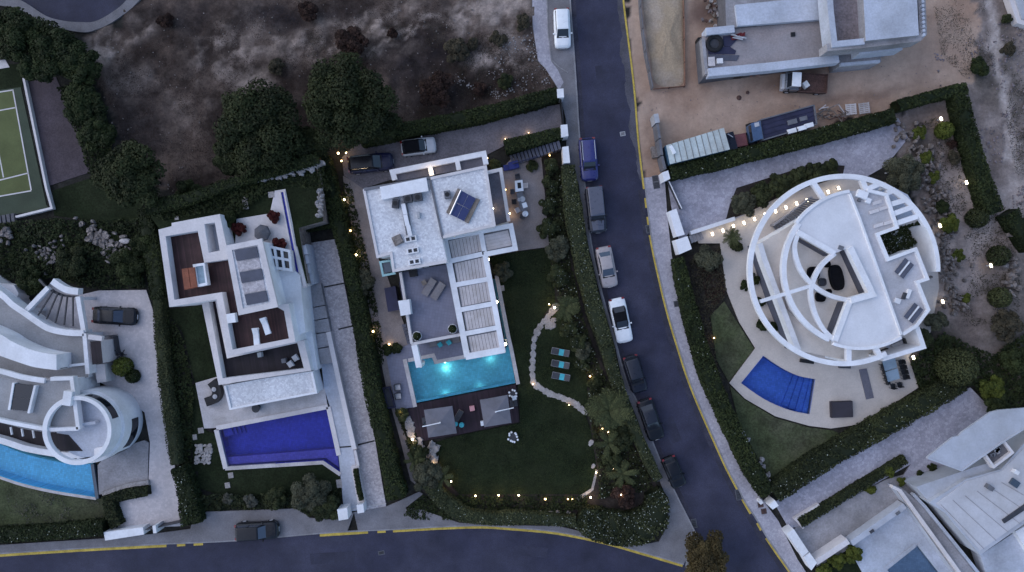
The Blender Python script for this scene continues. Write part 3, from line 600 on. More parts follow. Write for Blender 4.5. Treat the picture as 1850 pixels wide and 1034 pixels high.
# ================================================================ BUILDINGS
def blk(h, name, pts, z0, z1, mat, top=None, holes=(), zr=None, label=None):
    """a solid volume whose top outline is traced at its own height"""
    zr = z1 if zr is None else zr
    mb = MB().prism(PL(pts, zr), z0, z1, 0, [PL(q_, zr) for q_ in holes], side_mi=0 if top is None else 1)
    return part(name, mb, mat if top is None else [top, mat], h, label=label)
def rail(h, name, pts, wd, z0, z1, mat, closed=False, zr=None):
    return part(name, MB().strip(PL(pts, z1 if zr is None else zr), wd, z0, z1, closed=closed), mat, h)
def pane(h, name, a, b_, zr, z0, z1, mat, out=0.012, side=-1, frame=True):
    """a window lying on the vertical wall under the roof edge a-b (pixels at roof height zr)"""
    A = Vector(W(a[0], a[1], zr)); B = Vector(W(b_[0], b_[1], zr)); d = (B-A).normalized(); n = Vector((d.y, -d.x))*side
    A2 = A+n*out; B2 = B+n*out; mb = MB().quad((A2.x, A2.y, z0), (B2.x, B2.y, z0), (B2.x, B2.y, z1), (A2.x, A2.y, z1))
    g = part(name, mb, mat, h)
    if frame:
        f = MB(); C = (A+B)/2+n*0.03; rz = math.atan2(d.y, d.x); Lh = (B-A).length
        for zz in (z0, z1): f.box((C.x, C.y, zz), (Lh+0.12, 0.09, 0.07), rz)
        for e in (A, B, (A+B)/2): f.box((e.x+n.x*0.03, e.y+n.y*0.03, (z0+z1)/2), (0.06, 0.085, z1-z0), rz)
        part('frame', f, dkgrey, g)
    return g
def quadlerp(q, u, v):
    a = (q[0][0]+(q[1][0]-q[0][0])*u, q[0][1]+(q[1][1]-q[0][1])*u); b_ = (q[3][0]+(q[2][0]-q[3][0])*u, q[3][1]+(q[2][1]-q[3][1])*u)
    return (a[0]+(b_[0]-a[0])*v, a[1]+(b_[1]-a[1])*v)

# ---------------------------------------------------------------- house with the round tower, lower left
h1 = thing('curved_house', 'white curved house with round tower and taupe roofs at the left edge', 'house', (60,690))
cA = cat([(-110,455),(-60,492),(0,531),(21,550),(43,565),(64,580),(85,593),(106,599),(130,602),(151,602)], 3)
blk(h1, 'lower_wing', [(-110,440),(-60,472),(0,512),(25,515),(33,530),(30,540),(44,562),(0,532),(-110,456)], 0, 1.8, white_o)
blk(h1, 'terrace', cA+[(160,682),(100,690),(0,672),(-110,640)], 0, 2.3, white, taupe)
rail(h1, 'parapet', cA, 0.62, 1.5, 2.95, white)
rail(h1, 'parapet', [(152,603),(158,676)], 0.42, 0.0, 2.95, white)
rail(h1, 'parapet', [(125,661),(153,658)], 0.25, 2.1, 2.8, white)
boxN = cat([(-60,580),(-30,590),(3,605),(21,617),(53,631),(80,638),(102,641)], 3); boxS = cat([(102,669),(64,664),(40,657),(0,643),(-60,620)], 3)
blk(h1, 'upper_room', boxN+boxS, 2.2, 4.6, white)
bs = cat([(103,668),(64,664),(40,657),(15,649)], 3)
part('window', MB().strip(PL(offs(bs, 0.6), 4.6), 0.05, 3.0, 4.0), glass_d, h1)
rail(h1, 'canopy', cat([(-40,665),(0,671),(40,682),(80,688.5)], 3), 0.5, 4.5, 4.8, white)
B_top = cat([(-110,655),(0,682),(43,687),(81,688)], 3)+[(128,686)]
B_bot = cat([(141,775),(113,776),(85,776),(43,769),(0,760),(-110,735)], 3)
blk(h1, 'roof', B_top+B_bot, 0, 4.5, white, taupe)
rail(h1, 'parapet', [(91,685),(129,684),(141,776)], 0.38, 4.3, 5.0, white)
rail(h1, 'parapet', B_bot, 0.36, 4.3, 5.0, white)
sk = thing('roof_skylight', 'dark glass skylight with white sides on the taupe roof by the tower', 'skylight', (40,718), 4.5)
part('glazing', MB().prism(PL([(26,694),(61,697),(50,743),(19,740)], 4.9), 4.5, 4.9), glass_d, sk)
for a, b_ in (((24,692),(16,741)), ((63,697),(51,747))): part('kerb', MB().strip(PL([a, b_], 5.0), 0.22, 4.5, 5.0), white, sk)
part('glazing_bar', MB().strip(PL([(22,718),(56,720)], 4.93), 0.06, 4.88, 4.93), dkgrey, sk)
solo('roof_box', MB().box((*W(122,720,5.3), 4.95), (0.85, 1.45, 0.9), R(-8)), white, 'white box on the taupe roof beside the tower ring', 'roof box')
# sunken deck and outer wall
blk(h1, 'deck', cat([(-110,745),(0,764),(43,775),(85,781),(140,781)], 3)+cat([(140,818),(85,813),(43,804),(0,790),(-110,765)], 3), 0, 2.7, white, deck_b)
rail(h1, 'outer_wall', cat([(-110,768),(0,796),(43,810),(85,818),(120,823),(152,822)], 3), 0.62, 0.0, 3.5, white)
for i in range(3): rail(h1, 'strut', [(18+20*i, 772+3*i),(20.5+20*i, 786+3*i)], 0.09, 4.2, 4.4, white)
# the tower
tc = W(139, 778, 5.2)
def ring(h, name, c, r0, r1, a0, a1, z0, z1, mat, n=40):
    full = abs(a1-a0) >= 360; A = [R(a0+(a1-a0)*i/n) for i in range(n+(0 if full else 1))]
    V = []
    for rr, zz in ((r1, z1), (r0, z1), (r1, z0), (r0, z0)): V += [(c[0]+rr*math.cos(a), c[1]+rr*math.sin(a), zz) for a in A]
    k = len(A); F = []
    for i in range(k if full else k-1):
        j = (i+1) % k; F += [(i, j, k+j, k+i), (2*k+i, 2*k+j, j, i), (k+i, k+j, 3*k+j, 3*k+i), (3*k+i, 3*k+j, 2*k+j, 2*k+i)]
    if not full: F += [(0, k, 3*k, 2*k), (k-1, 3*k-1, 4*k-1, 2*k-1)][:0]+[(0, k, 3*k, 2*k), (2*k-1, k-1, 3*k-1, 4*k-1)]
    return part(name, MB().add(V, F), mat, h, smooth=False)
ring(h1, 'tower_wall', tc, 3.45, 3.8, -110, 130, 0, 3.4, white, 48)
ring(h1, 'tower_rim', tc, 3.1, 3.5, -60, 100, 3.2, 5.2, white, 36)
ring(h1, 'tower_rim', tc, 3.06, 3.52, 100, 300, 4.7, 5.21, white, 40)
part('tower_floor', MB().lathe((tc[0], tc[1], 0), [(3.08, 2.2), (3.08, 3.8)], 40), conc_l, h1)
ring(h1, 'window', tc, 3.4, 3.54, 18, 82, 3.75, 4.75, glass_d, 20)
ring(h1, 'window', tc, 3.7, 3.83, -42, 8, 0.9, 2.1, glass_d, 16)
ring(h1, 'window', tc, 3.7, 3.83, -78, -52, 0.3, 2.2, glass_d, 10)
rail(h1, 'parapet', [(143,768),(172,764)], 0.3, 3.7, 4.5, conc_l)
blk(h1, 'deck', [(97,782),(124,786),(150,815),(110,815),(100,805)], 3.5, 3.84, deck_b, zr=3.8)
part('roof_cap', MB().prism(PL([(170,811),(192,806),(185,822),(170,826)], 4.4), 3.7, 4.4), white, h1)
# curved pergola over the drive
pg = thing('curved_pergola', 'white curved pergola with five dark radial slats beside the parked dark coupe', 'pergola', (105,560))
for a, b_ in (((44,564),(86,520)), ((140,536),(151,601))): part('beam', MB().strip(PL([a, b_], 2.8), 0.48, 2.3, 2.8), white, pg)
part('beam', MB().strip(PL(cat([(93.5,508),(113,521),(127,525.5),(141,527)], 4), 2.9), 0.66, 2.1, 2.9), white, pg)
part('beam', MB().strip(PL(cat([(70,505),(85,520),(110,533),(140,536.5)], 4), 2.4), 0.22, 2.15, 2.4), dkgrey, pg, label='dark steel beam')
for a, b_ in (((96,525),(68,570)), ((104,529),(83,577)), ((112,533),(99,584)), ((121,535.5),(115,588)), ((131,536.5),(131,590))): part('slat', MB().strip(PL([a, b_], 2.6), 0.11, 2.45, 2.6), dkgrey, pg)
for p in ((48,560),(142,540)): part('post', MB().box((*W(p[0], p[1], 2.8), 1.14), (0.35, 0.35, 2.28)), white, pg)
# porch beside the drive
po = thing('entry_porch', 'small porch with white beam and dark roof slot beside the curved house', 'porch', (172,640))
part('beam', MB().strip(PL([(159,609),(184,612)], 3.3), 0.5, 2.9, 3.3), white_o, po)
part('roof', MB().prism(PL([(163,617),(182,616),(186,656),(167,659)], 3.0), 0.1, 3.0, side_mi=1), [deck_b, white_o], po)
part('wall', MB().prism(PL([(169,660),(189,657),(192,690),(176,692)], 1.8), 0.1, 1.8), white_o, po)
for a, b_ in (((187,608),(205,606)), ((205,608),(210,640))): part('screen', MB().strip(PL([a, b_], 0.9), 0.06, 0.1, 0.9), dkgrey, po)
gw = thing('gate_wall', 'long white gate wall at the foot of the pinkish cobbled drive', 'wall', (222,968))
part('wall', MB().prism(PL([(187,962),(258,953),(260,966),(190,977)], 1.3), 0, 1.3), white, gw)
part('pillar', MB().box((*W(279,957,1.6), 0.8), (0.35, 0.8, 1.6), R(8)), white, gw)
part('gate', MB().strip(PL([(262,958),(328,944)], 1.2), 0.08, 0.1, 1.2), dkgrey, gw)
lw = thing('garden_wall', 'low stone wall at the end of the concrete patio by the tower', 'wall', (225,882))
part('wall', MB().strip(PL([(184,893),(228,878),(268,872)], 0.5), 0.45, 0, 0.5), rockm, lw)

# ---------------------------------------------------------------- flat-roofed white house with timber decks
h2 = thing('flat_roofed_house', 'white flat-roofed house with stepped dark timber roof decks', 'house', (450,570))
Z1, Z2, Z3 = 5.8, 3.2, 7.6
up_out = [(286,415),(310,409),(310,403),(397,387),(410,449),(470,440),(497,552),(521,549),(534,618),(412,644),(391,541),(306,555)]
up_deck = [(299,427),(357,417),(369,475),(416,468),(434,565),(497,553),(513,562),(522,612),(420,632),(401,528),(315,542)]
void = [(369,405),(388,402),(397,453),(377,457)]
blk(h2, 'upper_wall', up_out, 0, Z1, white, white_o, holes=[up_deck, void])
blk(h2, 'deck', up_deck, 0, Z1-1.0, deck_a, zr=Z1)
blk(h2, 'light_well', void, 0, Z1-1.8, conc_l, zr=Z1)
lo_out = [(364,546),(392,541),(412,643),(536,617),(549,615),(562,670),(470,684),(395,696)]
lo_deck = [(377,546),(389,544),(410,648),(537,620),(549,666),(402,684)]
blk(h2, 'lower_wall', lo_out, 0, Z2, white, white_o, holes=[lo_deck])
blk(h2, 'deck', lo_deck, 0, Z2-0.95, deck_b, zr=Z2)
blk(h2, 'gravel_roof', [(405,697),(470,685),(563,671),(572,710),(415,740)], 0, 2.7, white, pebble)
rail(h2, 'roof_edge', [(406,698),(416,739),(571,709.5),(563,672)], 0.22, 2.2, 2.86, white)
# the tall block with pebbled rim and panel roof
tall = [(412,447),(470,436),(497,552),(434,565)]
blk(h2, 'tower_block', tall, 0, Z3, white, pebble)
pan = [(423,452),(463,445),(484,545),(446,552)]
for i in range(5):
    a, b_ = i/5+0.004, (i+1)/5-0.004; qd = [quadlerp(pan, 0, a), quadlerp(pan, 1, a), quadlerp(pan, 1, b_), quadlerp(pan, 0, b_)]
    if i % 2 == 0: part('roof_panel', MB().prism(PL(qd, Z3+0.16), Z3-0.1, Z3+0.16), slate_m, h2)
    else: part('pebble_bed', MB().prism(PL(qd, Z3+0.05), Z3-0.1, Z3+0.05), exposed, h2)
rail(h2, 'roof_edge', [(413,448),(469,437),(496,551),(435,564)], 0.55, Z3-0.2, Z3+0.12, white_o, True)
# stairwell wing on the east side with lower ledges
blk(h2, 'east_wing', [(500,490),(527,486),(541,497),(552,600),(540,606),(534,617),(522,550),(498,550)], 0, 4.2, white)
blk(h2, 'side_ledge', [(540,500),(548,498),(574,668),(563,671),(552,600)], 0, 2.0, white)
for a, b_ in (((521.5,556),(526,580)), ((527.5,588),(532,611))): pane(h2, 'window', a, b_, Z1, Z1-1.9, Z1-0.7, glass_d, side=1)
for u0, u1 in ((.08,.34),(.38,.64),(.68,.94)): pane(h2, 'window', (415+156*u0,740-30*u0), (415+156*u1,740-30*u1), 2.7, .25, 2.3, glass_d, side=1)
# frame with six roof lights
fr = [(482,443),(523,452),(527,491),(489,486)]; FZ = 5.2
rf = thing('roof_light_frame', 'white frame of six dark roof lights beside the panelled tower block', 'roof light', (505,468), FZ)
part('base', MB().prism(PL(fr, FZ-0.25), 0.0, FZ-0.25), white_o, rf)
for i in range(3):
    for j in range(2):
        u0, u1 = 0.06+i*0.31, 0.06+i*0.31+0.24; v0, v1 = 0.12+j*0.42, 0.12+j*0.42+0.32
        part('pane', MB().prism(PL([quadlerp(fr, u0, v0), quadlerp(fr, u1, v0), quadlerp(fr, u1, v1), quadlerp(fr, u0, v1)], FZ-0.2), FZ-0.25, FZ-0.2), glass_d, rf)
for v in (0.05, 0.48, 0.93): part('rail', MB().strip(PL([quadlerp(fr, 0, v), quadlerp(fr, 1, v)], FZ), 0.26, FZ-0.3, FZ), white, rf)
for u in (0.02, 0.325, 0.635, 0.97): part('rail', MB().strip(PL([quadlerp(fr, u, 0), quadlerp(fr, u, 1)], FZ+0.01), 0.24, FZ-0.3, FZ+0.01), white, rf)
# outside stairs and concrete slabs down the ramp
st = thing('outside_stair', 'pale concrete stair beside the blue water channel', 'stair', (548,480)); part('mass', MB().prism(PL([(534,444),(554,441),(567,512),(550,517)], 2.4), 0, 2.4), conc_l, st)
for i in range(4):
    qd = [(535+5*i,446+17*i),(552+3*i,443+17*i),(556+3*i,459+17*i),(539+5*i,462+17*i)]; part('tread', MB().prism(PL(qd, 3.3-.25*i), 2.2, 3.3-.25*i), conc_l, st)
part('side_wall', MB().strip(PL([(533,446),(551,517)], 3.9), 0.3, 2, 3.9), white_o, st)
gs = thing('garage_roof', 'row of pale concrete slabs over the garage ramp east of the white house', 'garage roof', (575,560))
for qd in ([(551,519),(579,512),(587,551),(561,556)], [(561,557.5),(587.5,552.5),(592,574),(566,579)], [(566.5,580.5),(592.5,575.5),(597,599),(570,602)], [(571,604),(592,601),(597,625),(574,629)], [(575,631),(597.5,627),(603,655),(580,659)]): part('slab', MB().prism(PL(qd, 0.9), 0, 0.9), conc, gs)
part('railing', MB().strip(PL([(555,545),(566,604)], 1.5), 0.06, 0.9, 1.5), dkgrey, gs)
rw = thing('ramp_wall', 'long thin white wall beside the aggregate drive', 'wall', (620,730))
part('wall', MB().strip(PL([(593,600),(611,684),(640,812)], 1.0), 0.5, 0, 1.0), white_o, rw)
part('wall', MB().strip(PL([(641,814),(647,842)], 0.8), 0.28, 0, 0.8), white_o, rw)
for a, b_ in (((612,595),(638,589)), ((586,519),(622,512)), ((641,805),(677,796)), ((612,808),(638,806))): struct('drain', MB().strip(PL([a, b_]), 0.16, 0.05, 0.142, bottom=False), black)
pb_ = thing('planter_trough', 'long narrow trough with dark plants at the foot of the aggregate drive', 'planter', (647,876))
part('trough', MB().strip(PL([(641,842),(653,908)], 0.6), 0.85, 0, 0.6), white_o, pb_)
for lab, q_, zt in (('larger white gate pillar at the foot of the aggregate drive', [(609,921),(627,918),(629,938),(612,941)], 1.7), ('smaller white gate pillar next to the dark planter trough', [(644,913),(656,911),(658,926),(646,928)], 1.5)):
    solo('gate_pillar', MB().prism(PL(q_, zt), 0, zt), white, lab, 'pillar', 'gate pillars at the aggregate drive')
struct('gate_track', MB().strip(PL([(629,921),(698,909)]), 0.12, 0.1, 0.165, bottom=False), stone_c)

# ---------------------------------------------------------------- central villa with gravel roof and pergola
h3 = thing('gravel_roof_villa', 'central white villa with pebbled flat roof, grey terrace and lit pool', 'house', (780,450))
ZA, ZB = 6.0, 6.2
roofL = [(656,341),(775,320),(798,430),(808,474),(710,491),(706,459),(681,465)]
roofR = [(777,321),(878,300),(894,408),(800,430)]
blk(h3, 'wall', roofL, 0, ZA-0.12, white, pebble, zr=ZA)
blk(h3, 'wall', roofR, 0, ZB-0.12, white, pebble, zr=ZB)
rail(h3, 'roof_edge', [(657.5,342.5),(682,464),(706.5,457.5),(711,489.5),(807,472.5)], 0.26, ZA-0.5, ZA+0.02, white_o)
rail(h3, 'roof_edge', [(657.5,342.5),(774,321.5),(777,322)], 0.3, ZA-0.5, ZA+0.03, mdgrey)
rail(h3, 'roof_edge', [(778,322.5),(877,301.5),(893,407),(800,428.5)], 0.28, ZB-0.5, ZB+0.03, white_o)
rail(h3, 'flashing', [(777,326),(799,428)], 0.2, ZB-0.3, ZB+0.05, mdgrey)
blk(h3, 'roof_house', [(686,338),(770,321),(774,345),(690,361)], ZA-0.2, ZA+0.45, white)
blk(h3, 'side_roof', [(876,314),(905,307),(919,400),(894,408)], 0, 3.2, white, grey_roof)
rail(h3, 'parapet', [(877,312.5),(904.5,306.5),(919,400)], 0.36, 2.9, 3.5, white_o)
blk(h3, 'roof_terrace', [(722,492),(808,475),(834,605),(744,621)], 0, 3.0, white, grey_tile)
rail(h3, 'parapet', [(723,492),(743.5,621)], 0.28, 2.7, 3.6, white_o)
rail(h3, 'parapet', [(743,622),(834,604.5)], 0.3, 2.7, 3.5, white_o)
blk(h3, 'chimney_box', [(719,544),(739,541),(742,568),(724,571)], 0, 4.3, white)
rail(h3, 'beam', [(748,624),(757,664)], 0.6, 2.7, 3.5, white)
part('post', MB().box((*W(756,662,3.5), 1.35), (0.45, 0.45, 2.7), R(-10)), white, h3)
for a, b_ in (((711.5,492),(724,490)),): pane(h3, 'window', (879.5,309), (884,340), ZB, 3.6, 5.6, glass_d, side=1)
pane(h3, 'window', (886,355), (891,390), ZB, 3.6, 5.6, glass_d, side=1)
pane(h3, 'window', (715,490.5), (738,486.5), ZA, 3.2, 5.4, glass_d, side=1)
pane(h3, 'window', (760,482), (800,475.5), ZA, 3.2, 5.4, glass_d, side=1)
for u0, u1 in ((.1,.45),(.55,.92)): pane(h3, 'window', (745+89*u0,621-16*u0), (745+89*u1,621-16*u1), 3.0, .3, 2.5, glass_d, side=1)
part('side_door', MB().strip(PL([(721,510),(728,545)], 2.8), 0.1, 0.3, 2.6), navy_m, h3)
gb = thing('glass_canopy', 'aqua glass canopy box on the west side of the pebbled roof', 'canopy', (700,486), 2.8)
part('frame', MB().strip(PL([(687,474),(706,471),(712,494),(692,498)], 2.9), 0.22, 2.5, 2.9, closed=True), surf('aqua_metal', (0.30, 0.50, 0.52), 0.08, 1, 8, 0.05, 0.4), gb)
part('glazing', MB().prism(PL([(691,476),(705,473.5),(709,491),(695,494)], 2.75), 2.65, 2.75), glass_b, gb)
part('post', MB().box((*W(693,496,2.6), 1.25), (0.15, 0.15, 2.5)), ltgrey, gb)
st = thing('side_stair', 'narrow grey stair between the beige path and the villa terrace', 'stair', (733,603))
for i in range(6): part('tread', MB().prism(PL([(728+1.3*i,586+6*i),(735+1.3*i,585+6*i),(736+1.3*i,590.4+6*i),(729+1.3*i,591.4+6*i)], 0.3), 0, 0.95-0.13*i), slate_m, st)
# main pergola
pgm = thing('main_pergola', 'white pergola of six slatted bays along the east side of the villa', 'pergola', (860,540))
ZP = 3.7
bays = [[(810,435),(866,422),(871,454),(817,468)],[(873,425),(918,415),(926,444),(879,454)],[(820,476),(874,464),(879,501),(826,511)],[(828,519),(882,508),(888,544),(834,555)],[(837,564),(890,553),(896,588),(843,598)],[(845,608),(898,598),(905,630),(851,640)]]
def beam(a, b_, wd, dz=0.0): return part('beam', MB().strip(PL([a, b_], ZP+dz), wd, ZP-0.35-dz, ZP+dz), white, pgm)
part('beam', MB().strip(PL([(803,431),(923,408),(931,449),(874,460)], ZP+0.006), 0.5, ZP-0.34, ZP+0.006), white, pgm)
beam((803,431),(844,645),0.62); beam((876,459),(909,637),0.56, -.012); beam((841,645),(912,632),0.66, .012)
for a, b_ in (((869,422),(876,460)), ((813,472),(876,458)), ((823,515),(884,504)), ((832,560),(890,549)), ((841,603),(899,592))): part('beam', MB().strip(PL([a, b_], ZP-0.008), 0.5, ZP-0.33, ZP-0.008), white, pgm)
for qi, qd in enumerate(bays):
    ns = 5 if qi == 1 else 9
    for i in range(ns):
        a, b_ = i/ns+0.005, (i+1)/ns-0.005
        if qi == 1: q4 = [quadlerp(qd, 0, a), quadlerp(qd, 1, a), quadlerp(qd, 1, b_), quadlerp(qd, 0, b_)]
        else: q4 = [quadlerp(qd, a, 0.02), quadlerp(qd, b_, 0.02), quadlerp(qd, b_, 0.98), quadlerp(qd, a, 0.98)]
        zz = ZP-0.14+rnd.uniform(-0.012, 0.012)
        part('slat', MB().prism(PL(q4, zz), zz-0.05, zz, bottom=True), slat_m, pgm)
    part('bay_frame', MB().strip(PL(qd, ZP-0.1), 0.1, ZP-0.3, ZP-0.1, closed=True), mdgrey, pgm)
for p in ((905,633),(846,641),(927,446),(887,545)): part('post', MB().box((*W(p[0], p[1], ZP), (ZP-0.3)/2), (0.22, 0.22, ZP-0.3), R(-10)), white, pgm)
# carport frame
pgn = thing('carport_frame', 'open white carport frame over the driveway side of the villa', 'pergola', (790,300))
part('beam', MB().strip(PL([(713,325),(709,311),(874,277.5),(878,297)], 3.3), 0.55, 2.9, 3.3), white, pgn)
for a, b_ in (((776,297),(780,317)), ((825,287),(829,307))): part('beam', MB().strip(PL([a, b_], 3.29), 0.48, 2.92, 3.29), white, pgn)
part('glazing', MB().prism(PL([(712,313),(872,281),(876,300),(714,328)], 2.95), 2.9, 2.93, bottom=True), grey_roof, pgn)
for p in ((710,312),(873,279)): part('post', MB().box((*W(p[0], p[1], 3.3), 1.45), (0.3, 0.3, 2.9), R(10)), white, pgn)
# entrance stair
st = thing('entrance_stair', 'long slate stair from the street gate down to the beige terrace', 'stair', (965,270))
qd = [(920,281),(1010,258),(1014,272),(926,300)]
for i in range(14):
    a, b_ = i/14+0.004, (i+1)/14-0.012; zz = 0.2+0.09*i
    part('tread', MB().prism(PL([quadlerp(qd, a, 0), quadlerp(qd, b_, 0), quadlerp(qd, b_, 1), quadlerp(qd, a, 1)], 0.3), 0, zz), slate_m, st)
part('handrail', MB().strip(PL([(926,296),(972,282)], 1.2), 0.08, 0.9, 1.2), navy_m, st)
solo('storage_chest', MB().box((*W(928,299,0.5), 0.45), (1.1, 0.8, 0.65), R(14)).box((*W(917,303,0.4), 0.3), (0.9, 0.6, 0.36), R(8)), surf('blue_tarp', (0.025, 0.035, 0.17), 0.2, 2, 9, 0.15, 0.6), 'blue tarpaulin covered chest at the bottom of the slate stair', 'chest')
for lab, q_, zt in (('white gate pillar at the end of the dark hedge north of the villa drive', [(1006,161),(1018,160),(1019,176),(1007,177)], 1.9), ('wide white gate pillar between the villa drive and the slate stair', [(1013,226),(1025,225),(1027,246),(1014,248)], 1.9), ('white gate pillar at the head of the pale clipped roadside hedge', [(1016,266),(1027,264),(1030,294),(1018,295)], 1.9)):
    solo('gate_pillar', MB().prism(PL(q_, zt), 0, zt), white, lab, 'pillar', 'white pillars along the road')
sg = thing('sliding_gate', 'black sliding gate across the mouth of the villa driveway', 'gate', (1016,200))
part('frame', MB().strip(PL([(1013,178),(1018,224)], 1.5), 0.09, 0.15, 1.5), black, sg)
for lab, q_, mat, rz_ in (('rectangular navy cover on the beige path west of the grey roof terrace', [(694,521),(714,517),(721,560),(701,564)], navy_m, 0),):
    solo('navy_hatch', MB().prism(PL(q_, 1.0), 0.1, 1.0), mat, lab, 'cover')

# ---------------------------------------------------------------- the round house
h4 = thing('round_house', 'round white house with open ring beams and pale roof on the right', 'house', (1530,490))
ZR = 6.0; oc = W(1525, 488, ZR); orad = 174/S*(HC-ZR)/HC
ic = W(1555, 487, ZR); irad = 143/S*(HC-ZR)/HC
ring(h4, 'outer_ring', oc, orad-0.5, orad, 28, 297, ZR-0.45, ZR, white, 90)
ring(h4, 'outer_wall', oc, orad-0.42, orad, -1, 28.5, 1.2, ZR+0.004, white, 14)
ring(h4, 'inner_ring', ic, irad-0.5, irad, 143, 246, ZR-0.5, ZR+0.01, white, 40)
for a in (62, 276): 
    x, y = oc[0]+(orad-0.3)*math.cos(R(a)), oc[1]+(orad-0.3)*math.sin(R(a)); part('post', MB().lathe((x, y, 0), [(0.16, 0), (0.16, ZR-0.4)], 10), white, h4)
ia = lambda a0, a1, n=14, r=143: arc(1555, 487, r, a0, a1, n)
main = ia(144, 98, 16)+[(1536,345),(1628,605)]+ia(-58, -110, 14)+[(1508,617),(1538,543),(1577,533),(1538,446),(1509,458),(1441,419)]
blk(h4, 'main_roof', main, 5.35, ZR-0.06, white, pale_roof, zr=ZR)
blk(h4, 'room_wall', [(1480,400),(1536,372),(1625,595),(1560,615),(1525,600),(1540,548),(1580,533),(1540,444),(1509,455)], 3.0, 5.4, white_o, zr=5.4)
rail(h4, 'parapet', ia(144, 98, 16), 0.3, ZR-0.3, ZR+0.12, white)
rail(h4, 'parapet', ia(-59, -110, 14), 0.3, ZR-0.3, ZR+0.12, white)
rail(h4, 'parapet', [(1441,419),(1509,458)], 0.5, ZR-0.4, ZR+0.1, white)
rail(h4, 'parapet', [(1509,616),(1536,543)], 0.55, ZR-0.4, ZR+0.1, white)
rail(h4, 'parapet', [(1536,447),(1577,532),(1538,543)], 0.62, ZR-0.4, ZR+0.35, white)
rail(h4, 'parapet', [(1536,350),(1554,395),(1629,605)], 0.2, ZR-0.3, ZR+0.18, white)
side = [(1537,345),(1566,343),(1603,351),(1622,411),(1586,423),(1605,470),(1655,450),(1677,505),(1658,510),(1679,560),(1656,590),(1631,604)]
blk(h4, 'service_roof', side, 0, ZR-0.2, white, surf('pale_grey_roof', (0.47, 0.455, 0.475), 0.12, 0.5, 7, 0.1, 0.9), zr=ZR)
rail(h4, 'parapet', [(1567,344),(1602,352),(1621,411),(1586,423.5),(1605,469),(1655,450.5),(1676,504),(1658,510),(1678,560),(1656,589),(1632,604)], 0.32, ZR-0.4, ZR+0.1, white)
# crossing curved beams over the roof court
rail(h4, 'crossing_beam', cat([(1443,420),(1436,448),(1446,485),(1468,514),(1500,534),(1536,543)], 6), 0.44, ZR-0.45, ZR-0.004, white)
rail(h4, 'crossing_beam', cat([(1509,458),(1484,481),(1468,513),(1466,535),(1473,566),(1488,595),(1508,615)], 6), 0.44, ZR-0.44, ZR+0.004, white)
rail(h4, 'crossing_beam', [(1374,545),(1468,516)], 0.34, ZR-0.4, ZR-0.02, white)
blk(h4, 'court_floor', cat([(1372,440),(1406,421),(1494,364),(1508,352),(1560,350),(1600,450),(1600,640),(1534,652),(1443,634)], 1), 0, 3.1, white, cream_l, zr=3.1)
blk(h4, 'upper_court', [(1441,419),(1520,455),(1536,448),(1576,532),(1537,542),(1506,610),(1470,592),(1435,560),(1420,500),(1425,455)], 3.0, 4.2, white_o, cream_l, zr=5.0)
pane(h4, 'glass_wall', (1537.5,449.5), (1575,531), ZR, 4.2, 5.5, slate_m, out=0.34, side=1, frame=False)
pane(h4, 'glass_wall', (1509,612), (1534,548), ZR, 4.2, 5.5, slate_m, out=0.3, side=-1, frame=False)
pane(h4, 'glass_wall', (1446,423), (1505,457), ZR, 4.2, 5.5, slate_m, out=0.3, side=1, frame=False)
rail(h4, 'chord_beam', [(1373,440),(1382,470),(1410,545),(1443,633)], 0.55, 2.7, 4.0, white)
rail(h4, 'facade', [(1371,441),(1408,549),(1441,633)], 0.3, 0.0, 3.1, slate_m)
rail(h4, 'chord_sill', [(1370,445),(1405,548),(1437,630)], 0.5, 2.5, 2.8, white)
for a, b_ in (((1468,327),(1490,359)), ((1556,319),(1566,344)), ((1534,629),(1534,660)), ((1583,628),(1592,648))): rail(h4, 'spoke', [a, b_], 0.5, ZR-0.5, ZR-0.02, white)
for a, b_ in (((1567,342),(1592,331)), ((1603,349),(1618,343)), ((1611,369),(1640,360)), ((1616,386),(1649,374)), ((1622,403),(1658,391))): rail(h4, 'louvre', [a, b_], 0.5, ZR-0.6, ZR-0.01, white)
blk(h4, 'louvre_floor', [(1566,346),(1600,331),(1640,352),(1664,390),(1624,404),(1604,352)], 2.0, 4.6, white_o, conc_l, zr=4.6)
rail(h4, 'parapet', [(1595,649),(1669,627),(1657,591)], 0.45, 2.0, ZR-0.3, white)
blk(h4, 'small_court', [(1596,647),(1667,626),(1656,592),(1628,606),(1590,628)], 0, 3.0, white, conc_l, zr=4.5)
for lab in ('a',):
    stc = thing('curved_stair', 'striped stair climbing between the two ring beams of the round house', 'stair', (1440,385))
    qd = [(1397,410),(1466,357),(1492,361),(1405,419)]
    for i in range(17):
        a, b_ = i/17+0.004, (i+1)/17-0.018; zz = 0.3+0.165*(i+1)
        part('tread', MB().prism(PL([quadlerp(qd, a, 0), quadlerp(qd, b_, 0), quadlerp(qd, b_, 1), quadlerp(qd, a, 1)], zz+0.05), zz-0.1, zz+3.1*0+0.0, bottom=True), mdgrey, stc)
    part('side_wall', MB().strip(PL([(1398,407),(1468,356)], 1.2), 0.2, 0.2, 1.2), conc, stc)
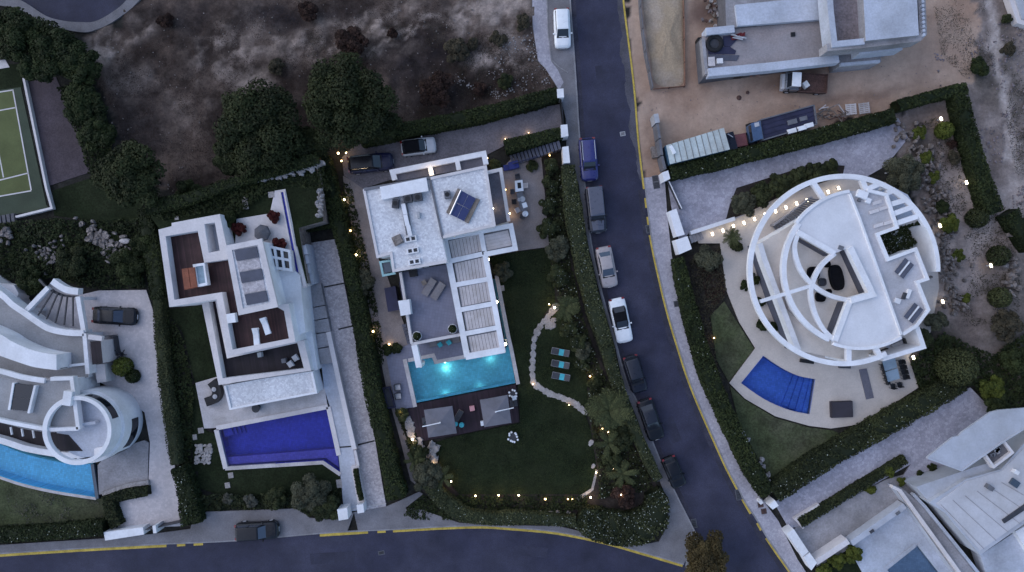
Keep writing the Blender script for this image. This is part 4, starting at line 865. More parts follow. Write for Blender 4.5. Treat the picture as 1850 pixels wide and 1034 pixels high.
# walls at its street gate
for lab, q_, zt in (('white gate pillar where the hedge meets the site fence', [(1196,312),(1207,308),(1211,323),(1200,328)], 1.8),
                    ('long white letterbox wall beside the cobbled forecourt gate', [(1209,382),(1222,377),(1237,424),(1223,428)], 1.6),
                    ('broad white slab wall at the top of the forecourt steps', [(1220,434),(1242,427),(1250,450),(1227,460)], 1.6)):
    solo('gate_wall', MB().prism(PL(q_, zt), 0, zt), white, lab, 'wall')
fg = thing('forecourt_gate', 'thin white rail gate across the cobbled forecourt', 'gate', (1220,352))
part('rail', MB().strip(PL([(1209,328),(1232,377)], 1.3), 0.07, 1.15, 1.3), white, fg)
part('panel', MB().strip(PL([(1209,328),(1232,377)], 1.1), 0.04, 0.15, 1.1), dkgrey, fg)
fs = thing('forecourt_steps', 'four pale steps beside the olive tree at the forecourt', 'steps', (1258,432))
for i in range(4): part('tread', MB().prism(PL([(1244+6*i,427-2*i),(1249+6*i,425-2*i),(1254+6*i,437-2*i),(1249+6*i,440-2*i)], 0.3), 0.0, 0.5-0.08*i), conc, fs)
solo('low_wall', MB().strip(PL([(1248,421),(1328,395)], 0.7), 0.42, 0, 0.7), white, 'low straight white wall between the cobbled forecourt and the lit path', 'wall')

# ---------------------------------------------------------------- house under construction
h5 = thing('unfinished_house', 'unfinished raw concrete house on the reddish building site', 'building', (1470,60))
ZC = 3.2
blk(h5, 'slab', [(1268,66),(1330,50),(1500,30),(1516,106),(1274,138)], 0, 2.6, conc_d, conc_b)
rail(h5, 'beam', [(1276,57),(1327,52)], 0.75, 1.6, ZC, conc_l)
rail(h5, 'beam', [(1280,131),(1395,120),(1516,106)], 0.85, 2.2, ZC, conc_l)
rail(h5, 'beam', [(1270.5,70),(1277,134)], 0.35, 2.0, ZC-0.3, conc)
blk(h5, 'black_edge_strip', [(1261,68),(1268,67),(1276,134),(1345,129),(1345,136),(1270,142)], 0, 1.2, black)  # plain black strip along the west and south slab edges
blk(h5, 'side_slab', [(1309,-40),(1500,-40),(1502,34),(1330,50),(1312,47)], 0, 2.9, conc_d, conc)
blk(h5, 'raised_slab', [(1328,9),(1440,-2),(1498,-30),(1499,34),(1333,47)], 2.8, 3.25, conc_l)
blk(h5, 'floor', [(1500,-40),(1562,-40),(1563,76),(1508,80)], 0, 5.0, conc_d, brownslab)
rail(h5, 'beam', [(1497,-40),(1501,20),(1508,80),(1562,74.5)], 0.6, 4.0, 5.9, conc_l)
blk(h5, 'roof_slab', [(1558,-40),(1655,-40),(1660,64),(1564,74)], 0, 6.2, conc, conc_l)
rail(h5, 'edge_beam', [(1494,86),(1560,80),(1660,68),(1668,60),(1664,-40)], 0.75, 4.0, 5.7, conc)
rail(h5, 'beam', [(1552,92),(1630,84)], 0.7, 2.6, 4.2, conc_l)
blk(h5, 'porch_slab', [(1515,90),(1590,84),(1592,112),(1518,119)], 0, 2.4, conc)
rail(h5, 'edge_beam', [(1519,116.5),(1590,110.5)], 0.3, 2.2, 2.6, conc_l)
for i in range(12):
    p = (1668.5+0.3*i, -20+7.5*i); part('rebar', MB().box((*W(p[0]-2, p[1], 6.0), 5.75), (0.25, 0.28, 0.5), R(rnd.uniform(0, 40))), conc_l, h5)
part('column', MB().box((*W(1512,97,3), 1.3), (0.4, 0.7, 2.6)), black, h5)

# ---------------------------------------------------------------- house at the lower right
h6 = thing('sloping_site_house', 'large pale house with layered flat roofs at the lower right corner', 'house', (1760,900))
blk(h6, 'main_wall', [(1679,908),(1707,927),(1771,1003),(1860,940),(1960,1010),(1960,700),(1860,790),(1809,848),(1745,866)], 0, 3.2, h6wall, h6wall, zr=3.2)
blk(h6, 'roof', [(1692,911),(1710,923),(1772,995),(1860,933),(1950,1000),(1950,720),(1862,798),(1811,851),(1747,870)], 3.0, 3.26, surf('lavender_roof', (0.52, 0.505, 0.52), 0.1, 0.4, 6, 0.06, 0.9), zr=3.3)
blk(h6, 'side_wing', [(1655,880),(1735,853),(1790,835),(1810,850),(1745,868),(1680,908)], 0, 2.7, h6wall)
blk(h6, 'upper_roof', [(1675,827),(1738,851),(1776,826),(1815,797),(1880,755),(1880,735),(1805,741),(1790,745),(1738,781),(1732,788),(1722,790)], 3.75, 4.0, h6wall, h6wall)
rail(h6, 'roof_edge', [(1676,828),(1738,850.5),(1815,797),(1880,757)], 0.16, 3.8, 4.07, h6wall)
for i in range(6): part('roof_seam', MB().strip(PL([(1700+22*i, 912-8*i+i*i*.0),(1778+22*i, 992-15*i)], 3.3), 0.05, 3.2, 3.29), conc, h6)
tk = thing('roof_hatch', 'grey framed roof well with clutter between the layered roofs', 'skylight', (1805,820), 3.2)
fq = [(1779,820),(1813,796),(1830,818),(1796,844)]
part('frame', MB().strip(PL(fq, 3.8), 0.25, 3.2, 3.8, closed=True), white_o, tk)
part('floor', MB().prism(PL(fq, 3.4), 3.2, 3.4), conc_d, tk)
for i in range(7):
    u, v = rnd.uniform(0.2, 0.8), rnd.uniform(0.2, 0.8); p = quadlerp(fq, u, v); part('unit', MB().box((*W(p[0], p[1], 3.5), 3.5), (0.35, 0.3, 0.22), rnd.uniform(0, 3)), rnd.choice([ltgrey, mdgrey, conc]), tk)
solo('roof_slot', MB().prism(PL([(1811,940),(1815,946),(1880,903),(1880,892)], 3.4), 3.2, 3.4), dkgrey, 'dark slot skylight on the pale main roof at the right edge', 'skylight')
for lab, p, sz, mt in (('small grey vent box on the pale main roof', (1786,880), (0.7, 0.45, 0.5), mdgrey), ('white vent cap near the framed roof well', (1833,852), (0.5, 0.4, 0.5), white), ('pale green roof hatch on the pale main roof', (1833,873), (0.9, 0.7, 0.25), glass_b)):
    solo('roof_vent', MB().box((*W(p[0], p[1], 3.4), 3.26+sz[2]/2), sz, R(-35)), mt, lab, 'roof vent')
solo('white_dormer', MB().prism(PL([(1834,961),(1856,948),(1900,1000),(1872,1020)], 2.2), 0, 2.2), white, 'bright white low roof at the right edge of the photo', 'roof')
blk(h6, 'lower_terrace', [(1771,1003),(1860,945),(1930,1010),(1880,1080),(1790,1060)], 0, 1.5, conc_l, conc_l)
blk(h6, 'walkway', [(1613,878),(1632,884),(1660,908),(1790,1070),(1765,1090),(1735,1050)], 0, 1.2, h6wall, conc)
rail(h6, 'walkway_parapet', [(1613,880),(1627,887),(1745,1050)], 0.32, 1.0, 1.6, white_o)
rail(h6, 'walkway_parapet', [(1650,893),(1672,916),(1790,1062)], 0.3, 1.0, 1.5, conc_l)
gw = thing('street_wall', 'white L-shaped street wall at the lower right with a joint in it', 'wall', (1450,1000))
part('wall', MB().prism(PL([(1421,964),(1434,956),(1461,997),(1450,1006)], 1.5), 0, 1.5), white, gw)
part('wall', MB().prism(PL([(1452,1007),(1463,999),(1476,1017),(1466,1031)], 1.5), 0, 1.5), white, gw)
part('wall', MB().strip(PL([(1474,1017),(1533,978)], 1.4), 0.6, 0, 1.4), white_o, gw)
part('wall', MB().strip(PL([(1539,982),(1635,914)], 1.2), 0.62, 0, 1.2), h6wall, gw)
part('vent', MB().box((*W(1575,960,1.2), 1.22), (0.5, 0.3, 0.1), R(35)), dkgrey, gw)
part('vent', MB().box((*W(1622,927,1.2), 1.22), (0.5, 0.3, 0.1), R(35)), mdgrey, gw)
solo('gate_pillar', MB().prism(PL([(1389,913),(1400,904),(1407,914),(1396,921)], 1.6), 0, 1.6), white, 'white gate pillar at the mouth of the lower right cobbled drive', 'pillar')
pw = thing('planter_wall', 'low white planter edge round the narrow hedge at the lower right drive', 'planter', (1445,945))
part('edge', MB().strip(PL([(1452,955),(1437,938),(1480,912)], 0.6), 0.2, 0, 0.6), white_o, pw)
# neighbour at the top right corner
h7 = thing('corner_house', 'corner of a pale blue-roofed house at the top right edge', 'house', (1845,10))
blk(h7, 'wall', [(1810,-40),(1838,42),(1900,60),(1950,-40)], 0, .8, white_o)
blk(h7, 'roof', [(1822,-40),(1846,34),(1900,44),(1940,-40)], .7, .95, h6wall)
# tennis court wall, site fences
cw = thing('court_wall', 'thin white wall round the tennis court corner', 'wall', (80,340))
part('wall', MB().strip(PL([(37,115),(45,155),(83,340),(93,376),(28,392)], .5), 0.24, 0, .5), white_o, cw)
cs = thing('court_steps', 'dark slatted steps below the tennis court', 'steps', (12,398))
for i in range(5): part('step', MB().box((*W(-8+8*i,399-1.4*i,0.3), 0.2), (0.34, 0.9, 0.4), R(8)), conc_d, cs)
ff = thing('site_fence', 'grey sheet metal fence panels beside the sand heap', 'fence', (1168,80))
for a, b_ in (((1156,-30),(1158,10)), ((1158,12),(1162,50)), ((1162,52),(1167,90)), ((1167,92),(1174,126)), ((1174,128),(1180,158))): part('panel', MB().strip(PL([a, b_], 1.2), 0.07, 0.05, 1.2), mdgrey, ff)
ff = thing('site_fence', 'grey hoarding panels between the site and the gate pillar', 'fence', (1194,255))
for i, (a, b_) in enumerate((((1185,206),(1188,222)), ((1188,224),(1192,250)), ((1192,252),(1196,280)), ((1196,282),(1202,306)))): part('panel', MB().strip(PL([a, b_], 1.9), 0.5 if i == 0 else 0.28, 0.05, 1.9), ltgrey if i == 0 else mdgrey, ff)
ff = thing('net_fence', 'low orange net fence around the sand heap', 'fence', (1236,90))
part('net', MB().strip(PL([(1235,-30),(1237,60),(1238,155),(1182,160)], 0.5), 0.04, 0.05, 0.5), surf('orange_net', (0.24, 0.13, 0.09), 0.3, 3, 12, 0.3, 0.9), ff)
for p in ((1235,-5),(1236,30),(1237,70),(1237.5,112),(1238,155),(1210,158)): part('post', MB().box((*W(p[0], p[1], .6), 0.3), (0.06, 0.06, .6)), rust, ff)
sd = thing('sand_heap', 'heap of yellow and pale sand behind the sheet fence', 'sand heap', (1205,80))
V = []; F = []; nn = 26
sp_ = PL(cat([(1166,-20),(1232,-20),(1234,60),(1234,150),(1186,152),(1176,110),(1168,60)], 4, True)); c0 = W(1205, 70); k = len(sp_)
for j in range(8):
    f = 1-j/8.0
    for p in sp_: V.append((c0[0]+(p[0]-c0[0])*f, c0[1]+(p[1]-c0[1])*f, 0.02+0.7*(1-f)**0.8+rnd.uniform(-0.06, 0.06)*(j > 0)))
for j in range(7):
    for i in range(k): F.append((j*k+i, j*k+(i+1) % k, (j+1)*k+(i+1) % k, (j+1)*k+i))
F.append(tuple(7*k+i for i in range(k)))
part('sand', MB().add(V, F), surf('site_sand', (0.36, 0.27, 0.18), 0.2, 0.35, 5, 0.2, 0.97, 0.4, 6, tint=(0.38, 0.325, 0.29)), sd, smooth=True)
# ================================================================ VEHICLES
def smoothobj(o, bev=0.0, seg=2):
    if bev:
        m = o.modifiers.new('bevel', 'BEVEL'); m.width = bev; m.segments = seg; m.limit_method = 'ANGLE'; m.angle_limit = R(25)
    o.data.polygons.foreach_set('use_smooth', [True]*len(o.data.polygons)); return o
def lerp_tab(tab, x):
    for (a, va), (b_, vb) in zip(tab, tab[1:]):
        if a <= x <= b_: return va+(vb-va)*(x-a)/(b_-a) if b_ > a else vb
    return tab[-1][1] if x > tab[-1][0] else tab[0][1]
STY = {  # body belt profile (fraction of length from the tail, height), cabin base/roof ends as fractions, heights
 'suv':   dict(belt=[(0,.78),(.03,1.0),(.2,1.06),(.66,1.06),(.74,1.02),(.93,.92),(.985,.78),(1,.6)], cb=(.02,.745), cr=(.09,.585), h=1.70, wr=.78),
 'wagon': dict(belt=[(0,.72),(.03,.92),(.2,.98),(.64,.98),(.72,.95),(.93,.84),(.985,.7),(1,.55)], cb=(.03,.735), cr=(.10,.56), h=1.52, wr=.76),
 'sedan': dict(belt=[(0,.66),(.03,.90),(.18,.95),(.64,.93),(.72,.90),(.93,.78),(.985,.66),(1,.5)], cb=(.12,.735), cr=(.26,.54), h=1.43, wr=.74),
 'hatch': dict(belt=[(0,.70),(.03,.92),(.2,.97),(.62,.97),(.7,.94),(.93,.82),(.985,.7),(1,.52)], cb=(.03,.72), cr=(.13,.53), h=1.46, wr=.76),
 'coupe': dict(belt=[(0,.66),(.03,.88),(.2,.92),(.58,.90),(.66,.87),(.93,.74),(.985,.62),(1,.48)], cb=(.17,.68), cr=(.33,.50), h=1.33, wr=.72),
 'boxy':  dict(belt=[(0,1.0),(.015,1.12),(.2,1.16),(.68,1.16),(.72,1.13),(.95,1.06),(.99,.95),(1,.7)], cb=(.01,.725), cr=(.03,.645), h=1.92, wr=.86),
}
def car(label, rear, front, wd, style, paint, roof=None, rails=None, open_top=False, glass=None, seat=None, group='cars parked along the street', cat_='car', name='parked_car', bonnet=None):
    s_ = STY[style]; zc = 0.7; a = Vector(W(*rear, zc)); b_ = Vector(W(*front, zc)); Ln = (b_-a).length; c = (a+b_)/2; th = math.atan2(b_.y-a.y, b_.x-a.x)
    o = thing(name, label, cat_, group=group); gl = glass or glass_c; roof = roof or paint
    hw = wd/2; X = lambda f: (f-0.5)*Ln
    st_ = [0, .012, .03, .06, .12, .2, .3, .4, .5, .6, .68, .74, .8, .88, .94, .97, .99, 1]
    V = []; F = []; ringn = 12
    for f in st_:
        e = min(f, 1-f); wf = 1-0.34*max(0, 1-e/0.05)**2.2-0.06*max(0, 1-e/0.22)**2
        w_ = hw*wf; zb = lerp_tab(s_['belt'], f); zl = 0.24+0.10*max(0, 1-e/0.04); sh = 0.80 if .06 < f < .96 else 0.86
        half = [(w_*0.82, zl), (w_*0.98, zl+0.12), (w_, zl+(zb-zl)*0.55), (w_*0.975, zl+(zb-zl)*0.86), (w_*(sh+.06), zb), (w_*0.42, zb+0.045)]
        for (y, z) in half: V.append((X(f), y, z))
        for (y, z) in reversed(half): V.append((X(f), -y, z))
    ns = len(st_)
    for i in range(ns-1):
        for j in range(ringn):
            F.append((i*ringn+j, i*ringn+(j+1) % ringn, (i+1)*ringn+(j+1) % ringn, (i+1)*ringn+j))
    F.append(tuple(range(ringn))); F.append(tuple(reversed(range((ns-1)*ringn, ns*ringn))))
    smoothobj(part('body', MB().add(V, [tuple(reversed(f)) for f in F]), paint, o))
    # cabin
    x0, x1 = X(s_['cb'][0]), X(s_['cb'][1]); r0, r1 = X(s_['cr'][0]), X(s_['cr'][1]); h = s_['h']; yb = hw*0.885; yr = hw*s_['wr']
    zb0 = lerp_tab(s_['belt'], s_['cb'][0]+.03)-0.02; zb1 = lerp_tab(s_['belt'], s_['cb'][1])-0.02; zm = (zb0+zb1)/2
    base = [(x0, yb*0.93, zb0), (x0, -yb*0.93, zb0), (x1, -yb*0.9, zb1), (x1, yb*0.9, zb1)]; top = [(r0, yr*0.95, h-0.03), (r0, -yr*0.95, h-0.03), (r1, -yr*0.93, h-0.01), (r1, yr*0.93, h-0.01)]
    cab = MB().add(base+top, [(3, 2, 1, 0), (4, 5, 6, 7), (0, 1, 5, 4), (1, 2, 6, 5), (2, 3, 7, 6), (3, 0, 4, 7)])
    P = lambda i: Vector((base+top)[i])
    def panel(nm, i0, i1, i2, i3, mu, mv, mat, off=0.012):
        A, B, C, D = P(i0), P(i1), P(i2), P(i3); n = (B-A).cross(D-A).normalized(); q = []
        if n.z < 0: n = -n if abs(n.z) > 0.2 else n
        cc = (A+B+C+D)/4
        if n.dot(cc-Vector((0, 0, zm))) < 0: n = -n
        for (u, v) in ((mu, mv), (1-mu, mv), (1-mu, 1-mv), (mu, 1-mv)):
            p = (A*(1-u)+B*u)*(1-v)+(D*(1-u)+C*u)*v; q.append(p+n*off)
        return part(nm, MB().quad(*q), mat, o)
    if not open_top:
        cb = part('cabin', cab, roof, o); smoothobj(cb, 0.13, 4)
        panel('windscreen', 3, 2, 6, 7, .06, .07, gl); panel('rear_window', 1, 0, 4, 5, .09, .12, gl)
        for (i0, i1, i2, i3) in ((0, 3, 7, 4), (2, 1, 5, 6)):
            A, B, C, D = P(i0), P(i1), P(i2), P(i3); flip = i0 == 2
            for (u0, u1) in ((.06, .48), (.52, .93)):
                q = [(A*(1-u)+B*u)*(1-v)+(D*(1-u)+C*u)*v for (u, v) in ((u0, .14), (u1, .14), (u1, .86), (u0, .86))]
                n = Vector((0, 1 if q[0].y > 0 else -1, 0.25))*0.014; part('side_window', MB().quad(*[p+n for p in q]), gl, o)
        if style == 'boxy':
            m_ = 0.14; q = [P(4), P(5), P(6), P(7)]; c4 = sum(q, Vector())/4; part('roof_panel', MB().quad(*[(c4+(p-c4)*(1-m_))+Vector((0, 0, 0.018)) for p in q]), roof, o)
    else:
        bx = MB().prism([(x0+0.1, yb*0.75), (x0+0.1, -yb*0.75), (x1-0.35, -yb*0.75), (x1-0.35, yb*0.75)], zm-0.1, zm+0.03); part('cockpit', bx, black, o)
        panel('windscreen', 3, 2, 6, 7, .06, .05, gl)
        for sx in (0.0, -0.42):
            for y in (-yb*0.4, yb*0.4): part('seat', MB().box(((x0+x1)/2+sx*Ln*0.35+0.1, y, zm+0.06), (0.5, 0.5, 0.12)).box(((x0+x1)/2+sx*Ln*0.35-0.16, y, zm+0.2), (0.14, 0.48, 0.4), taper=.2), seat or dkgrey, o)
    # bonnet shut line, bumper, lamps, mirrors, wheels
    fb = s_['cb'][1]; xa, xb = X(fb+0.012), X(0.945); zA, zB = lerp_tab(s_['belt'], fb+.012), lerp_tab(s_['belt'], .945)
    part('bonnet', MB().add([(xa, hw*.70, zA+.030), (xa, -hw*.70, zA+.030), (xb, -hw*.60, zB+.052), (xb, hw*.60, zB+.052), (xa, 0, zA+.058), (xb, 0, zB+.066)], [(0, 4, 5, 3), (4, 1, 2, 5)]), bonnet or paint, o)
    part('wiper_cowl', MB().box((X(fb)+0.03, 0, zA+0.02), (0.16, hw*1.45, 0.06)), black, o)
    for sg_ in (-1, 1):
        zf = lerp_tab(s_['belt'], .968); part('headlight', MB().add([(X(.925), sg_*hw*.93, zf-.02), (X(.925), sg_*hw*.66, zf+.035), (X(.984), sg_*hw*.60, zf-.06), (X(.984), sg_*hw*.80, zf-.10), (X(.95), sg_*hw*.955, zf-.12)], [(0, 1, 2, 3), (0, 3, 4)]), hl_glass, o)
        zt = lerp_tab(s_['belt'], .03); part('tail_light', MB().box((X(.022), sg_*hw*.72, zt-.03), (0.20, hw*0.3, 0.14)), tl_red, o)
        part('mirror', MB().box((x1-0.28*Ln*.3, sg_*(hw+.06), zb1+.1), (0.15, 0.2, 0.13), 0, 0, .2), paint, o)
        for fx in (.185, .815):
            wl = part('wheel', MB().tube([(X(fx), sg_*(hw-.2), .34), (X(fx), sg_*(hw+.012), .34)], .34, 14), rubber, o)
            part('rim', MB().tube([(X(fx), sg_*(hw-.02), .34), (X(fx), sg_*(hw+.02), .34)], .22, 10), ltgrey, wl)
        if rails: part('roof_rail', MB().tube([(r0+.05, sg_*yr*.9, h+.04), (r1-.2, sg_*yr*.9, h+.05)], .03, 5), rails, o)
    part('number_plate', MB().box((X(1)+.005, 0, .5), (0.03, 0.5, 0.11)), whitep, o)
    o.location = (c.x, c.y, 0.02); o.rotation_euler = (0, 0, th); return o
paint = lambda n, c_, r=0.3: glossy('paint_'+n, c_, r, .2, 0, .3) if sum(c_) < .12 else glossy('paint_'+n, c_, r)
pw_ = paint('white', (0.78, 0.78, 0.78)); pblue = paint('blue', (0.022, 0.024, 0.13)); pgb = paint('slate', (0.055, 0.060, 0.085)); pbeige = paint('beige', (0.36, 0.31, 0.30)); pdk = paint('dark_navy', (0.010, 0.011, 0.020)); pbl = paint('black', (0.006, 0.006, 0.009)); pchar = paint('charcoal', (0.018, 0.020, 0.030)); pnavy = paint('navy', (0.015, 0.016, 0.045)); pgr = paint('silver', (0.50, 0.50, 0.52)); proof = paint('grey_roof', (0.065, 0.07, 0.10)); pblk2 = surf('black_soft_top', (0.008, 0.008, 0.010), 0.2, 3, 20, .2, .95, spec=.1)
glass_bl = glossy('sky_lit_glass', (0.05, 0.06, 0.085), 0.05, 0.5)  # paler car glass, sky reflection put into the base colour
car('white estate car parked alone in the bay at the top of the road', (1014,17), (1017,87), 1.8, 'suv', pw_)
car('bright blue car with silver roof rails behind the boxy slate off-roader', (1060,250), (1066,327), 1.9, 'suv', pblue, rails=pgr)
car('boxy slate off-roader with large grey roof and bonnet', (1072,338), (1081,421), 1.98, 'boxy', pchar, roof=proof, bonnet=proof, glass=glass_c)
car('beige saloon between the boxy off-roader and the white convertible', (1089,446), (1103,519), 1.82, 'sedan', pbeige, glass=glass_bl)
car('white convertible with black soft top parked on the bend', (1113,539), (1130,619), 1.86, 'coupe', pw_, roof=pblk2)
car('dark estate car just in front of the white convertible', (1137,643), (1157,709), 1.82, 'suv', pdk, roof=pchar)
car('dark saloon with pale headlamps, second from the end of the row', (1163,722), (1188,795), 1.84, 'sedan', pbl, roof=pchar)
car('small black hatchback at the lower end of the parked row', (1206,826), (1229,880), 1.7, 'hatch', pbl)
car('dark coupe parked beside the curved pergola on the pinkish drive', (168,569), (247,573), 1.9, 'sedan', pbl, glass=glass_bl, group='cars on private drives')
car('dark estate car at the kerb of the lower road', (426,961), (503,957), 1.9, 'suv', pbl, roof=pbl, glass=glass_bl, group='cars on private drives')
car('navy car with chrome roof rails on the villa driveway', (629,299), (710,291), 1.95, 'suv', pnavy, roof=pbl, rails=chrome, group='cars on private drives')
car('small white car with black roof on the villa driveway', (725,269), (787,261), 1.78, 'hatch', pgr, roof=pblk2, group='cars on private drives')
# flatbed pickup on the site
def loc2(px, py, z): return W(px, py, z)
o = thing('flatbed_truck', 'small flatbed truck with white cab and rusty bed on the building site', 'truck')
o_c = W(1447,151,0.8); th = math.atan2(0.06, -1)
b_ = MB().box((-0.75, 0, .55), (3.6, 1.9, .22)); part('chassis', b_, black, o)
part('bed', MB().box((-1.15, 0, .82), (3.0, 2.0, .12)), rust, o)
for y in (-1, 1): part('bed_side', MB().box((-1.15, y*1.0, 1.02), (3.0, .06, .4)), rust, o)
part('tailboard', MB().box((-2.65, 0, 1.02), (.07, 2.0, .4)), rust, o)
part('headboard', MB().tube([(.36, -.95, 1.6), (.36, .95, 1.6)], .05, 6).box((.36, 0, 1.2), (.07, 1.9, .75)), rust, o)
smoothobj(part('cab', MB().box((1.15, 0, 1.0), (1.5, 1.85, .9)).add([(.5, .85, 1.4), (.5, -.85, 1.4), (1.75, -.85, 1.4), (1.75, .85, 1.4), (.55, .74, 1.95), (.55, -.74, 1.95), (1.4, -.74, 1.95), (1.4, .74, 1.95)], [(3, 2, 1, 0), (4, 5, 6, 7), (0, 1, 5, 4), (1, 2, 6, 5), (2, 3, 7, 6), (3, 0, 4, 7)]), paint('site_grey', (.12, .13, .15)), o), .06)
part('roof', MB().box((.98, 0, 1.985), (.95, 1.5, .08)), pw_, o)
part('windscreen', MB().quad((1.765, -.76, 1.43), (1.765, .76, 1.43), (1.43, .68, 1.92), (1.43, -.68, 1.92)), glass_c, o)
part('nose', MB().box((2.0, 0, .82), (.36, 1.8, .62), taper=.12), pgr, o)
for y in (-.7, .7): part('headlight', MB().box((2.19, y, .85), (.04, .32, .18)), hl_glass, o)
for x in (-1.9, 1.35):
    for y in (-1, 1): wl = part('wheel', MB().tube([(x, y*.72, .36), (x, y*.96, .36)], .36, 14), rubber, o); part('rim', MB().tube([(x, y*.94, .36), (x, y*.975, .36)], .2, 10), ltgrey, wl)
for y in (-1, 1): part('mirror', MB().box((1.6, y*1.03, 1.5), (.1, .2, .26)), black, o)
o.location = (*o_c, 0.03); o.rotation_euler = (0, 0, th)
solo('white_sack', MB().box((*W(1456,153,1.2), 1.12), (.62, .75, .42), R(35), taper=.15), whitep, 'tilted white sack lying on the flatbed truck', 'sack')
# site container
A, B = Vector(W(1206,278,2.4)), Vector(W(1316,250,2.4)); th = math.atan2(B.y-A.y, B.x-A.x)
o = thing('site_container', 'pale green ribbed container with rust stains beside the hedge', 'container', at=((A.x+B.x)/2, (A.y+B.y)/2-0.0, 0))
g = org_of(o); q = PL([(1203,263),(1308,231),(1319,270),(1210,297)], 2.4)
grn = surf('pale_green_steel', (0.47, 0.51, 0.49), 0.12, 0.7, 5, 0.12, 0.7, tint=(0.33, 0.33, 0.30)); dgrn = surf('blue_steel', (0.04, 0.09, 0.15), .2, 1, 6, .2, .6)
part('walls', MB().prism(q, 0.15, 2.36), dgrn, o)
for i in range(10):
    a0, a1 = i/10+.004, (i+1)/10-.004; L4 = lambda u, v: tuple((np.array(q[0])*(1-u)+np.array(q[1])*u)*(1-v)+(np.array(q[3])*(1-u)+np.array(q[2])*u)*v)
    part('roof_sheet', MB().prism([L4(a0, 0), L4(a1, 0), L4(a1, 1), L4(a0, 1)], 2.3, 2.42+.012*(i % 2)), grn, o)
    if i: part('roof_rib', MB().strip([L4(i/10, .01), L4(i/10, .99)], .07, 2.38, 2.47), surf('rib', (0.2, 0.2, 0.19), .2, 1, 6, .3, .8) if i == 1 else MATS['rib'], o)
part('vent', MB().box((*W(1215,271,2.5), 2.52), (.35, .95, .2), R(30)), pw_, o)
for s in (.05, .5, .95): part('skid', MB().box((*tuple((np.array(L4(s, .5)))), .08), (.3, 2.2, .16), th), black, o)
# tipper truck with navy bed
q = PL([(1373,217),(1471,190),(1476,224),(1379,253)], 1.8); L4t = lambda u, v: tuple((np.array(q[0])*(1-u)+np.array(q[1])*u)*(1-v)+(np.array(q[3])*(1-u)+np.array(q[2])*u)*v)
o = thing('tipper_truck', 'blue truck with long navy covered bed beside the hedge', 'truck', (1415,225))
part('chassis', MB().prism([L4t(-.1, .25), L4t(1, .25), L4t(1, .75), L4t(-.1, .75)], .4, .8), black, o)
part('bed', MB().prism([L4t(.01, .03), L4t(.99, .03), L4t(.99, .97), L4t(.01, .97)], .8, 1.62), navy_m, o)
for a, b2 in (((0, 0), (1, 0)), ((0, 1), (1, 1)), ((0, 0), (0, 1)), ((1, 0), (1, 1))): part('bed_side', MB().strip([L4t(*a), L4t(*b2)], .12, .8, 1.8), mdgrey, o)
for v in (.25, .5, .75): part('cover_fold', MB().tube([(*L4t(.02, v), 1.64), (*L4t(.98, v+.02), 1.64)], .05, 5), navy_m, o)
sb = surf('cab_blue', (0.06, 0.10, 0.18), .15, 1, 6, .15, .5)
smoothobj(part('cab', MB().prism([L4t(-.19, .06), L4t(-.02, .06), L4t(-.02, .94), L4t(-.19, .94)], .5, 2.1), sb, o), .12, 3)
part('windscreen', MB().prism([L4t(-.195, .12), L4t(-.188, .12), L4t(-.188, .88), L4t(-.195, .88)], 1.3, 1.95), glass_c, o)
part('roof_panel', MB().prism([L4t(-.13, .1), L4t(-.05, .1), L4t(-.05, .3), L4t(-.13, .3)], 2.1, 2.16), ltgrey, o)
for u in (-.1, .7, .85):
    for v in (.02, .98): p = L4t(u, v); wl = part('wheel', MB().tube([(p[0]-math.sin(th)*-.15, p[1]-math.cos(th)*.15, .45), (p[0]+math.sin(th)*-.15, p[1]+math.cos(th)*.15, .45)], .45, 14), rubber, o); part('rim', MB().tube([(p[0]-math.sin(th)*-.16, p[1]-math.cos(th)*.16, .45), (p[0]+math.sin(th)*-.16, p[1]+math.cos(th)*.16, .45)], .24, 10), mdgrey, wl)
for i, (lab, p) in enumerate((('first', (1432,236)), ('second', (1450,231)), ('third', (1463,226)))):
    solo('white_bundle', MB().box((*W(p[0], p[1], 1.9), 1.75), (.95, .5, .24), R(15), taper=.1), whitep, f'white wrapped bundle on the navy truck bed, {lab} from the cab', 'bundle', 'white bundles on the truck bed')
solo('cement_bags', MB().box((*W(1432,220,1.8), 1.7), (1.0, .5, .16), R(15)).box((*W(1452,214,1.8), 1.7), (.8, .45, .16), R(15)), mdgrey, 'grey folded sheet on the navy truck bed', 'sheet')
o = thing('mini_dumper', 'small dark dumper with dull red skip between container and navy truck', 'dumper', (1332,256))
g = org_of(o)
part('frame', MB().box((*W(1320,256,1), .7), (.9, 1.9, 1.2), R(15)), pdk, o)
part('skip', MB().box((*W(1335,254,1.1), .9), (1.5, 1.2, .5), R(10), taper=-.12), surf('dull_red_steel', (0.15, 0.055, 0.06), .2, 1.5, 8, .2, .7), o)
part('roll_bar', MB().tube([(*W(1315,243,1.5), .6), (*W(1315,243,1.5), 1.6), (*W(1324,248,1.6), 1.62)], .05, 6), ltgrey, o)
for p in ((1328,246),(1345,243),(1330,266),(1346,262)):
    x, y = W(p[0], p[1], .4); wl = part('wheel', MB().tube([(x-.1*math.sin(th)*-1, y-.1, .35), (x, y+.1, .35)], .35, 12), rubber, o)

# ================================================================ SMALL THINGS
def at_(p, z): x, y = W(p[0], p[1], z); return Vector((x, y, z))
